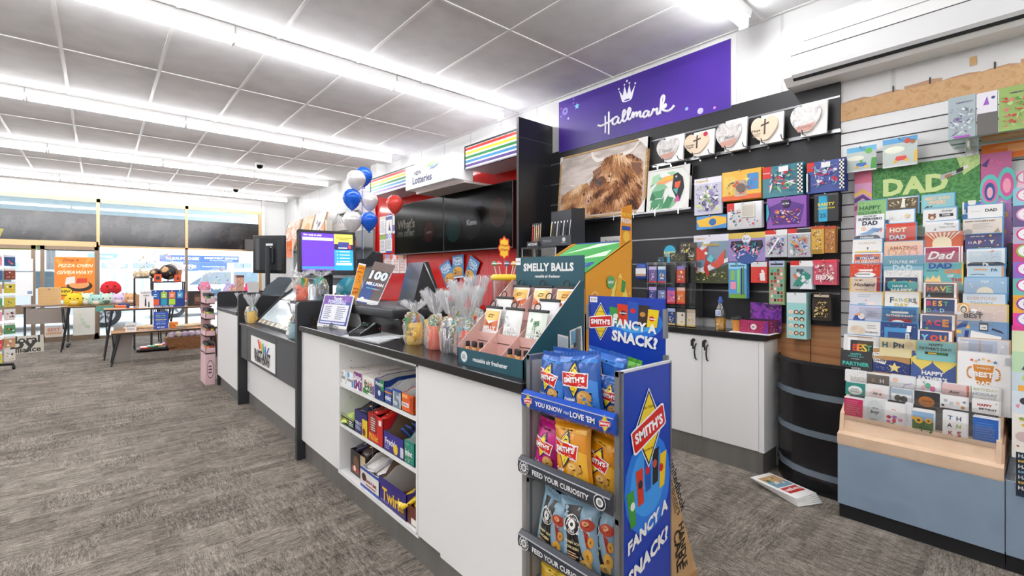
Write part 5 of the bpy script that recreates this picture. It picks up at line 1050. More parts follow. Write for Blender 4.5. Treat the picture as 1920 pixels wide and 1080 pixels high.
# acrylic pocket rack
a, zb, w_, h = rectX(1214, 470, 1304, 594, 3.25); zb = ZB
t = thing('acrylic_rack', 'clear acrylic rack of fifteen pockets with booster packs on the cabinet', 'display rack', (3.3, a-w_/2, ZB)); F = FX(a, ZB, 3.25); h = 1.385-ZB
m = MB()
for i in range(6): m.box(w_*i/5-.002, 0, -.10, w_*i/5+.002, h, 0, clear('acrylic_edge', .35, 'e8ecee'), F)
for j in range(4): m.box(0, h*j/3-.002, -.10, w_, h*j/3+.002, .012, clear('acrylic_edge', .35, 'e8ecee'), F)
m.box(0, 0, -.102, w_, h, -.10, ACR, F); m.build('pockets', t)
rows = {2: [('6a5a9a', 'c8c0e8'), ('3a6ab0', 'd8e8f4'), None, ('c85a3a', '8a7ac0'), None], 1: [('4a4f8a', 'c8b0e0'), ('7a8ac0', '3a3a5a'), ('d86a9a', '4a5ab0'), ('d8703a', 'e8c0b0'), None], 0: [('3a4f7a', '8fa0c0'), ('3a5a9a', 'c8d0e8'), ('2a4a8a', 'a8b8d8'), ('e8e0d0', '3a3a3a'), ('d8ccb8', 'b8a890')]}
for r_, lst in rows.items():
    for i, c in enumerate(lst):
        if not c: continue
        F2 = F @ Matrix.Translation((w_*i/5+.006, h*r_/3+.006, -.01)); m = MB(); slab(m, F2, w_/5-.012, .125, .05, foil(c[0])); art(m, F2, w_/5-.012, .125, 'r 0 .8 1 1 %s;b %d 12 %s,f0e8e0,d8b040,%s .08 .12 .92 .8;r 0 0 1 .1 %s' % (c[1], i+9*r_, c[1], c[0], 'c03a3a' if r_ else 'c8b070'), rough=.3)
        solo(m, 'booster_pack', 'foil booster pack in the %s row of the acrylic rack, %s pocket from the left' % (['bottom', 'middle', 'top'][r_], ['first', 'second', 'third', 'fourth', 'fifth'][i]), 'booster pack', 'booster packs in the acrylic rack')
def onbox(box, X, d, bg, sp, name, label, cat, zbase=None, turn=0):
    a, zb, w_, h = rectX(*box, X); zb = zb if zbase is None else zbase; F = FX(a, zb, X); m = MB(); slab(m, F, w_, h, d, foil(bg)); art(m, F, w_, h, sp, rough=.3); 
    return solo(m, name, label, cat)
onbox((1244, 430, 1268, 459), 3.30, .004, '3a3a34', 'c .5 .7 .45 2fa8d0;r .3 0 .7 .7 2fa8d0;T .5 .62 .9 e8d23a RARITY;T .5 .42 .9 e8a83a COLLECTION', 'round_topper', 'small cyan and yellow RARITY COLLECTION sign on the acrylic rack', 'sign', 1.387)
onbox((1233, 458, 1246, 468), 3.29, .06, '1f4a5a', 'b 4 6 2fa8d0,e8d23a,111111', 'card_box', 'small dark card box on the left top of the acrylic rack', 'box', 1.387)
onbox((1256, 450, 1284, 467), 3.27, .06, '3a3a30', 'b 14 14 e8d23a,f0f0e8,4a6a3a,111111', 'card_box', 'low patterned yellow and green card box on the acrylic rack', 'box', 1.387)
onbox((1275, 430, 1305, 466), 3.32, .06, '4a4438', 'b 24 20 e8d23a,f0f0e8,c89a3a,111111,8a8a7a', 'card_box', 'taller yellow and white patterned card box at the back of the acrylic rack', 'box', 1.387)
p = wx(1351, 560, 3.28); t = thing('drink_bottle', 'clear plastic bottle a third full of amber drink with a blue cap', 'bottle', (3.28, p.y, ZB))
m = MB(); m.lathe([(.034, 0), (.036, .006), (.036, .04), (.034, .045), (.036, .05), (.036, .13), (.03, .16), (.014, .185), (.013, .2)], clear('bottle_plastic', .18, 'eef4f6'), 24, (3.28, p.y, ZB)); m.build('bottle', t)
m = MB(); m.lathe([(.0335, .003), (.0345, .01), (.0345, .085), (.001, .085)], col('d89a2c', .15), 24, (3.28, p.y, ZB)); m.build('drink', t)
m = MB(); m.lathe([(.017, .19), (.017, .212), (.010, .214), (.010, .232), (.001, .233)], col('2f4f9a', .3), 16, (3.28, p.y, ZB)); m.build('cap', t)
m = MB(); art(m, FX(p.y+.018, ZB+.10, 3.2425), .036, .04, 'r 0 0 1 1 dfe6ee;r .15 .15 .85 .85 7a90b8;l .25 .25 .75 .75 3 dfe6ee'); m.build('label', t)
p = wx(1383, 588, 3.27); t = thing('coffee_cup', 'orange takeaway coffee cup with a dark lid', 'cup', (3.27, p.y, ZB)); m = MB(); m.lathe([(.03, 0), (.041, .085)], col('d8924a', .5), 24, (3.27, p.y, ZB)); m.build('cup', t)
m = MB(); m.lathe([(.044, .082), (.044, .092), (.038, .096), (.036, .106), (.001, .106)], BLACK, 24, (3.27, p.y, ZB)); m.build('lid', t)
t = thing('trading_card_box', 'open red and purple galaxy trading card display box on the cabinet', 'box', (3.3, 1.4, ZB))
a, zb, w_, h = rectX(1387, 584, 1440, 607, 3.22); zb = ZB+.006; F = FX(a, zb, 3.225); m = MB(); m.box(3.225, a-w_, zb, 3.40, a, zb+h, col('a82a5a', .4)); art(m, F, w_, h, 'd 4 40 .008 f4e0f0,f0c0d0;c .5 .5 .11 f2e8e8;l .43 .4 .57 .6 2 6a2a4a;p 7a2a8a .8 0 1 0 1 1 .9 1')
art(m, FY(3.225, zb, a-w_-.0003), .17, h, 'b 8 24 8a3a9a,d84a9a,e8d0f0,3a2a6a,3a9ad0'); m.build('tray', t)
m = MB(); m.box(3.395, a-w_-.02, zb, 3.40, a, zb+.19, patch(['3a1f5a', '6a2f9a', 'a04ac0', '2a2048', 'd88ad8'], 14, .4, const=False)); m.box(3.24, a-w_+.01, zb+h, 3.37, a-.01, zb+h+.002, BLACK); m.build('galaxy_backboard', t)
mb = MB(); mb.rbox(3.19, a-w_-.02, ZB, 3.36, a+.06, ZB+.005, PAPER, .001, None, 1); solo(mb, 'paper_stack', 'thin stack of white papers under the red card box', 'papers')
mb = MB(); p = on(1325, 606); mb.box(p.x-.02, p.y-.12, ZB, p.x+.13, p.y+.12, ZB+.003, col('d8d8d6')); mb.box(p.x+.02, p.y+.1, ZB+.003, p.x+.14, p.y+.25, ZB+.005, col('8fb8b4')); solo(mb, 'loose_papers', 'white and green loose papers on the cabinet in front of the bottle', 'papers')
# blue white roll pack on the wall left of the rack, DAD book
a, zb, w_, h = rectX(1192, 494, 1211, 524, 3.35); F = FX(a, zb, 3.35); m = MB(); m.rbox(0, 0, -.06, w_, h, 0, col('2a4fa8', .3), .012, F); art(m, F, w_, h, 'r 0 .2 1 .7 f0f0f0;r 0 .2 1 .35 c8a08a', z=.001); solo(m, 'tissue_pack', 'blue and white wrapped pack behind the orange display', 'pack')
a, zb, w_, h = rectX(1126, 443, 1170, 480, 3.425); panelthing('notice_card', 'white card with grey capitals behind the mint display', 'notice card', FX(a, zb, 3.425), w_, h, .004, 'e8e6e2', 'T .5 .7 .6 8a8a8a DAVID;T .5 .3 .8 8a8a8a FAMILY')
# pen display on a black shelf stand by the fin
t = thing('display_case', 'black framed glass display case standing beside the tall black panel', 'display case', (3.05, 3.0, .9))
X0 = 2.99; ya, yb2 = 3.27, 2.82; zt = 1.30+ (513-461)/879*4.3
zt = wx(1030, 461, X0).z
m = MB(); m.box(X0, yb2, zt-.015, 3.172, ya, zt, BLACK)
for yy in (ya-.008, yb2+.008): m.cyl((X0+.008, yy, ZB), (X0+.008, yy, zt), .006, CHROME, n=8); m.cyl((3.165, yy, ZB), (3.165, yy, zt), .006, CHROME, n=8)
m.box(X0, yb2, .88, 3.172, ya, .905, BLACK); m.box(X0+.02, yb2, 0, 3.172, ya, .88, LAM); m.build('frame', t)
m = MB(); m.box(X0+.005, yb2+.01, .905, X0+.008, ya-.01, zt-.015, ACR); m.build('glass', t)
rg = random.Random(3)
for k in range(6):
    m = MB(); yy = ya-.05-.065*k; c = ['b04038', '8a8a90', '5a3a7a', 'c83a34', '3a5a8a', '8a7a4a'][k]; m.rbox(X0+.05, yy-.022, ZB, X0+.10, yy+.022, ZB+.34+.06*rg.random(), foil(c), .005); art(m, FX(yy+.02, ZB+.2, X0+.0495), .04, .12, 'b %d 7 e8e8ea,%s,2a2a2a' % (k, c)); solo(m, 'boxed_item', 'upright boxed item in the black display case, %s' % ['far left, dark red', 'silver', 'violet', 'bright red strip', 'blue', 'olive'][k], 'boxed item')
t = thing('pen_display', 'dark grey pen display tray with upright gold and silver pens', 'pen display', (3.1, 3.0, zt))
a, zb, w_, h = rectX(1012, 430, 1071, 458, 3.02); z0 = zt
m = MB(); m.box(3.02, a-w_, z0, 3.2, a, z0+.085, col('3a3d42', .4)); m.box(3.17, a-w_, z0, 3.2, a, z0+.33, col('2f3237', .4)); m.box(3.02, a-w_-.001, z0, 3.2, a-w_+.003, z0+.32, col('3a3d42', .4)); m.box(3.0, a, z0, 3.1, a+.15, z0+.05, col('2a2c30'))
art(m, FX(a, z0, 3.0195), w_, .085, 'l .1 .4 .5 .7 2 8a8c90;c .78 .6 .05 d8d8d8;l .7 .25 .86 .35 1 d8d8d8'); art(m, FX(a+.15, z0, 2.9995), .15, .05, 'T .5 .5 .8 e8e8e8 ARTLINE'); m.build('tray', t)
for k in range(7):
    yy = a-w_*(.2+.1*k)-.0; q = MB(); c = STEEL if k > 0 else col('c8b88a', .3, .6); q.cyl((3.08, yy, z0+.06), (3.10, yy, z0+.21), .006, BLACK if k % 2 else c, n=8); q.cyl((3.10, yy, z0+.17), (3.105, yy, z0+.225), .007, CHROME, n=8); solo(q, 'pen', 'black and silver pen standing in the dark pen tray', 'pen', 'silver tipped pens in the dark tray')
for k in range(5):
    yy = a+.13-.026*k; q = MB(); q.cyl((3.05, yy, z0+.05), (3.06, yy, z0+.20), .006, col(['c83028', 'c8b090', 'd8c09a', 'c8b090', 'b89a78'][k], .4), n=8); q.cyl((3.06, yy, z0+.2), (3.062, yy, z0+.225), .004, CHROME, .001, n=8); solo(q, 'pen', 'red pen furthest left on the pen tray' if k == 0 else 'wooden barrelled pen beside the red pen', 'pen', None if k == 0 else 'wooden pens on the pen tray')
# ------------------------------------------------------------------ curved black stand, newspapers, kraft box
t = thing('curved_stand', 'black curved fronted bin stand with three grey bands beside the card stand', 'display stand', (3.3, .95, 0))
arc = [(3.44, 1.175), (3.36, 1.16), (3.27, 1.10), (3.205, 1.02), (3.175, .94), (3.165, .86), (3.165, .72)]
def sheet(z0, z1, off, mt, name):
    m = MB(); V = []
    for x, y in arc: V += [(x-off, y+off*.5, z0), (x-off, y+off*.5, z1)]
    for x, y in arc: V += [(x-off+.012, y, z0), (x-off+.012, y, z1)]
    n = len(arc); m.add(V[:2*n], [(2*i+1, 2*i, 2*i+2, 2*i+3)[::-1] for i in range(n-1)], mt, True); m.add(V[2*n:], [(2*i, 2*i+1, 2*i+3, 2*i+2)[::-1] for i in range(n-1)], mt, True)
    m.add(V, [(2*i+1, 2*i+3, 2*n+2*i+3, 2*n+2*i+1) for i in range(n-1)]+[(2*i, 2*n+2*i, 2*n+2*i+2, 2*i+2) for i in range(n-1)], mt); m.build(name, t)
sheet(.0, .77, 0, col('19191b', .22), 'body'); sheet(.755, .775, .006, BLACK, 'top_edge')
for zz in (.56, .335, .10): sheet(zz, zz+.035, .010, col('7d8b98', .25, .4), 'grey_band')
rg = random.Random(8)
for k in range(6):
    m = MB(); T = Matrix.Translation((3.06-.004*k, 1.0+.006*k, .001+.008*k))@Matrix.Rotation(R(-28+2*k), 4, 'Z'); L, W = .15, .10
    m.rbox(-.085, -.15, 0, .085, .15, .0075, PAPER, .003, T); 
    if k == 5: art(m, T@frame(Vector((-.08, -.145, .0077)), (0, 1, 0), (-1, 0, 0)) if False else T@frame(Vector((.08, -.14, .0077)), (-1, 0, 0), (0, -1, 0))@Matrix.Translation((0, -.28, 0)), .16, .28, 'r .1 .62 .9 .85 c8302c;T .5 .73 .7 f4f0ee bargain;r .08 .1 .92 .58 7aa0b8;p c8a070 .08 .1 .92 .1 .92 .3 .08 .4;b 5 7 4a6a3a,e8d8b0,a86a3a,3a5a7a .1 .1 .9 .55')
    solo(m, 'newspaper', 'folded newspaper with a red masthead on top of the floor pile' if k == 5 else 'folded white newspaper in the floor pile below the red masthead one', 'newspaper', None if k == 5 else 'folded newspapers in the floor pile')
t = thing('carton', 'brown cardboard carton leaning behind the chip rack, printed with black lettering', 'cardboard box', (1.6, 1.0, 0))
A = wx(1253, 700, 1.50); x0 = 1.36
F = FY(1.37, 0, .95, 0, 0); m = MB()
P = [(0, 0), (.475, 0), (.475, .09), (.26, .58), (.18, .75), (.0, .75)]
m.prism([(p[0], p[1]) for p in P], -.10, 0, KRAFT, F); m.prism([(.0, 0), (.48, 0), (.48, .085), (0, .085)], 0, .004, col('b98f5e', .7), F)
TT = F@Matrix.Translation((.225, .56, .0005))@Matrix.Rotation(R(-67), 4, 'Z'); art(m, TT, .30, .08, 'T .4 .75 .8 2a241e unitedbook;t .42 .35 .7 2a241e distributors;t .5 .08 .4 2a241e House of Books')
TT = F@Matrix.Translation((.29, .33, .0005))@Matrix.Rotation(R(-80), 4, 'Z'); art(m, TT, .24, .08, 'T .5 .75 .8 2a241e HANDLE;T .5 .3 .7 2a241e CARE')
m.build('carton', t)
# ------------------------------------------------------------------ white slat wall, board, greeting card stand
t = thing('white_slat_wall', 'white slat wall with dark grooves behind the greeting cards', 'display wall', (3.44, -.2, .6))
m = MB(); m.box(3.437, -1.6, .3, 3.45, .832, 2.235, col('e6e6e6', .35)); m.build('panel', t)
m = MB(); z = 2.235-.0735
while z > .4: m.box(3.4355, -1.6, z-.004, 3.4375, .832, z+.003, col('3c3c3e')); z -= .0735
m.build('grooves', t)
mb = MB(); mb.box(3.432, -1.6, 2.235, 3.45, .832, 2.345, patch(['c39a6c', 'cfa87c', 'bd9262'], 30, .7, (1, 1, 1), False)); solo(mb, 'raw_board', 'raw brown fibreboard strip above the white slat wall', 'board')
rg = random.Random(4); mb = MB()
for k in range(16):
    y0 = .83-.15*k; hh = rg.uniform(.012, .03); mb.prism([(y0, 2.345), (y0-.16, 2.345), (y0-.16, 2.345+hh*rg.random()), (y0-.11, 2.345+hh), (y0-.05, 2.345+hh*.8), (y0, 2.345+hh*rg.random())], 3.445, 3.449, col('b89478', .8), ax='x')
for v_ in (.58, .42, .17, .04, -.2): mb.box(3.443, v_-.003, 2.345, 3.449, v_+.003, 2.385, BLACK)
q = wx(1825, 113, 3.445); mb.box(3.4455, q.y-.012, q.z-.025, 3.449, q.y+.014, q.z+.02, KRAFT); solo(mb, 'torn_paint_edge', 'torn brown wall paper edge with short black slots above the raw board', 'torn wall edge')
# glass shelf and boxes
t = thing('glass_shelf', 'small glass shelf on a chrome bracket holding puzzle boxes', 'shelf', (3.3, .2, 1.95))
a = wx(1775, 249, 3.22); m = MB(); m.box(3.21, -.4, 1.965, 3.43, wx(1778, 249, 3.22).y, 1.973, clear('green_glass', .3, 'bfd8cc')); m.build('shelf_pane', t)
m = MB(); b_ = wx(1822, 270, 3.40); m.box(3.24, b_.y-.004, 1.93, 3.43, b_.y+.004, 1.965, CHROME); m.box(3.42, b_.y-.025, 1.86, 3.434, b_.y+.025, 1.965, CHROME); m.build('bracket', t)
def sbox(u0, u1, v0, bg, sp, label, turn=0):
    a, zb, w_, h = rectX(u0, v0, u1, 247, 3.24); h = wx((u0+u1)/2, v0, 3.24).z-1.974
    F = FX(a, 1.9735, 3.24); m = MB(); slab(m, F, w_, h, .05, foil(bg)); art(m, F, w_, h, sp, rough=.3); solo(m, 'puzzle_box', label, 'box')
sbox(1778, 1829, 180, 'a9b8bc', 'T .6 .85 .6 5a3a6a DIMENSION;b 6 20 e8eef0,8a8fa0,6a4a8a,c8d0d8 .05 .05 .95 .75;r .2 .03 .8 .07 b04ac0', 'grey and violet box on the left end of the glass shelf')
sbox(1832, 1870, 172, 'e8e6ec', 'r 0 0 1 .52 6d6a66;p 9a5ac0 .3 .7 .5 .9 .6 .7;c .8 .85 .1 4a5a8a', 'white and grey box in the middle of the glass shelf')
sbox(1873, 1935, 160, '9ab86a', 'T .6 .85 .5 5a3a6a DIMENSION;b 8 18 b8d890,c83a3a,e07a7a,6a9a4a .05 .05 .95 .8', 'green and red box at the right end of the glass shelf')
# posters behind the cards
def back(x0, y0, x1, y1, X, bg, sp, label, name='backing_poster', cat='poster'):
    a, zb, w_, h = rectX(x0, y0, x1, y1, X); panelthing(name, label, cat, FX(a, zb, X), w_, h, .003, bg, sp)
TURF = patch(['4f8a52', '3f7a48', '5c965a', '6aa35f', '356b40'], 60, .8, (1, 1, 1), False)
a, zb, w_, h = rectX(1636, 303, 1838, 440, 3.405)
m = MB(); F = FX(a, zb, 3.405); slab(m, F, w_, h, .004, TURF); LG = patch(['b9d48a', 'c9e09a', 'a8c678'], 60, .8, (1, 1, 1), False)
q = MB(); art(m, F, w_, h, 'Z .42 .70 .62 cfe39a DAD', z=.001); m.add([(w_*.80, h, .001), (w_*.86, h*.76, .001), (w_, h*.88, .001), (w_, h, .001)], [(0, 1, 2, 3)], LG, False, F)
art(m, F, w_, h, 'p b8b8ba .66 .72 .84 .80 .86 .85 .66 .79;p 2a2c30 .80 .79 .86 .82 .86 .87 .80 .84;p e8e8e8 .86 .83 .90 .85 .90 .89 .86 .87;p a87a5a .70 .74 .76 .76 .76 .80 .70 .78;r .36 .44 .58 .49 3f5a4a;T .47 .465 .06 e8f0e8 Dad', z=.002); solo(m, 'dad_poster', 'green grass poster with large mown letters DAD behind the cards', 'poster')
PT = 'r 0 .85 1 1 d8708a;p e8c060 0 .72 .5 .78 1 .7 1 .66 .5 .73 0 .68;p 5a3a7a 0 .66 .5 .71 1 .62 1 .56 .5 .66 0 .60;p c05090 0 .56 .6 .6 1 .5 1 .45 .5 .55 0 .5;c .3 .44 .12 f2e07a;c .3 .44 .06 e0a0c8;c .7 .36 .14 f2e07a;c .7 .36 .07 e0a0c8;c .3 .28 .13 f2e07a;c .3 .28 .06 e0a0c8;c .75 .18 .12 f2e07a;c .75 .18 .05 e0a0c8;p 6ab8c0 0 .05 1 .12 1 .06 0 0'
back(1602, 321, 1635, 470, 3.41, 'e0a0c8', PT, 'pink poster strip with yellow rings and waves at the left edge of the card stand')
back(1839, 286, 1897, 372, 3.40, 'c86a9a', 'p 5a3a7a .0 .75 .3 .9 .2 .7;e .3 .2 .34 .34 5fc8c0;e .3 .18 .26 .26 e06aa0;e .3 .16 .18 .2 3a5a9a;e .3 .14 .1 .12 f0b0c0;e .85 .3 .3 .36 5fc8c0;e .85 .28 .22 .26 d85a9a;e .85 .26 .13 .16 f2a0b8;b 3 4 3a5a9a,e06aa0 .05 .7 .95 .95', 'pink and turquoise rainbow arc poster on the right of the DAD poster')
back(1839, 372, 1897, 470, 3.402, 'b88ac8', 'c .3 .78 .10 f2e07a;c .75 .68 .14 f2c05a;c .75 .68 .07 b88ac8;c .35 .5 .13 f2e07a;c .35 .5 .06 c86a9a;c .72 .36 .12 e8a05a;b 5 8 f2e07a,d86aa0,5ac0c0 .05 .8 .95 .98;b 7 6 c86a9a,f2c8d8 .05 .05 .95 .4', 'purple poster with yellow rings below the rainbow arc poster')
back(1840, 262, 1990, 293, 3.412, 'ee7a1e', 'p f29a50 .1 .7 .3 .9 .5 .7 .3 .6;T .5 .6 .3 f6a868 -', 'orange banner strip under the glass shelf')
# calendars with kart racers (generic) hung on the slat wall
for box, sp, lab in (((1588, 275, 1643, 321), 'r 0 .8 1 1 5ab0d8;e .3 .55 .3 .1 e8ecd8;p 3f9a3c .8 0 1 0 1 .5 .85 .5;c .75 .8 .12 5ab04a;p 3a6fc0 .3 .2 .7 .2 .65 .35 .35 .35;c .35 .18 .06 e8b83a;c .66 .18 .06 e8b83a;c .5 .4 .06 5ab04a;r 0 0 1 .06 d8d8d8', 'left coil bound calendar with a green racing picture'), ((1655, 258, 1720, 312), 'r 0 .82 1 1 4aa0d8;e .35 .6 .3 .12 e8ecd8;c .72 .86 .1 c83a30;c .88 .8 .08 a86a3a;p d8342c .35 .2 .72 .22 .68 .36 .4 .36;c .38 .18 .06 e8b83a;c .7 .2 .06 e8b83a;p e8b83a .9 .1 1 .12 1 .5 .92 .5;r 0 0 1 .05 d8d8d8', 'right coil bound calendar with a red racing picture')):
    pack(box, 1, 'b8c4bc', sp, lab, 'calendar', 'calendar', 3.36)
# stand body
t = thing('card_stand', 'greeting card stand with blue grey base, pale timber sides and grey pockets', 'card stand', (3.1, .43, 0))
SY0, SY1 = .735, .115
BLU = patch(['8b9fb4', '91a5b9', '889bb0'], 4, .45, (1, 1, 1), False); PEACH = patch(['e2c3a4', 'e8cbae', 'dcbb9a'], 5, .5, (1, 1, 1), False)
m = MB(); m.box(2.985, SY1+.001, 0, 3.42, SY0-.005, .072, col('17171a', .7)); m.build('plinth', t)
m = MB(); m.box(2.975, SY1+.002, .072, 2.995, SY0, .395, BLU); m.box(2.995, SY1, .072, 3.42, SY0, .39, BLU)
m.box(2.974, SY1+.002, .388, 2.997, SY0, .397, PEACH); m.build('base_panel', t)
m = MB(); m.prism([(2.972, .395), (3.42, .395), (3.42, .56), (3.03, .535), (3.01, .455), (2.972, .445)], SY0+.002, SY1+.004, PEACH, ax='y'); m.build('sloping_front', t)
for y in (SY0, SY1+.03):
    m = MB(); m.prism([(3.0, .44), (3.42, .44), (3.42, .70), (3.2, .66), (3.02, .545)], y, y-.018, PEACH, ax='y'); m.build('side_upright', t)
GRY = col('7c7d7e', .4)
TIER = [(3.03, .518, .618), (3.09, .585, .682), (3.15, .645, .742)]
for X, z0, z1 in TIER:
    m = MB(); m.prism([(X+.035, z0), (X+.04, z0), (X+.045, z1), (X+.04, z1)], SY0-.02, SY1+.035, GRY, ax='y'); m.box(X-.002, SY1+.035, z0-.004, X+.04, SY0-.02, z0, GRY); m.build('grey_tier', t)
    m = MB(); m.box(X-.012, SY1+.035, z0-.004, X-.009, SY0-.02, z0+.085, ACR); m.box(X-.012, SY1+.035, z0-.004, X, SY0-.02, z0, ACR)
    m.build('clear_lip', t)
m = MB(); m.prism([(3.24, .75), (3.43, 1.60), (3.434, 1.60), (3.434, .75)], SY0-.03, SY1+.06, GRY, ax='y'); m.build('back_support', t)
for k in range(5):
    z = .93+.15*k; X = 3.20+.16*(z-.85)/.78; m = MB(); m.box(X-.018, SY1+.05, z-.03, X-.016, SY0-.04, z+.03, ACR); m.build('clear_pocket', t)
t = thing('card_stand', 'neighbouring card stand cut off at the right edge with birthday age badges', 'card stand', (3.1, -.3, 0))
m = MB(); m.box(2.975, -1.2, .072, 2.995, SY1-.002, .395, BLU); m.build('base_panel', t)
m = MB(); m.box(2.985, -1.2, 0, 3.42, SY1-.002, .072, col('17171a', .7)); m.build('plinth', t)
m = MB(); m.prism([(3.0, .395), (3.42, .395), (3.42, .95), (3.28, .90), (3.06, .45)], .085, .067, PEACH, ax='y'); m.build('side_upright', t)
m = MB(); m.box(3.34, .06, .5, 3.43, .12, 1.45, BLACK); m.build('black_gap_block', t)  # solid black box put in for the dark gap between the stands

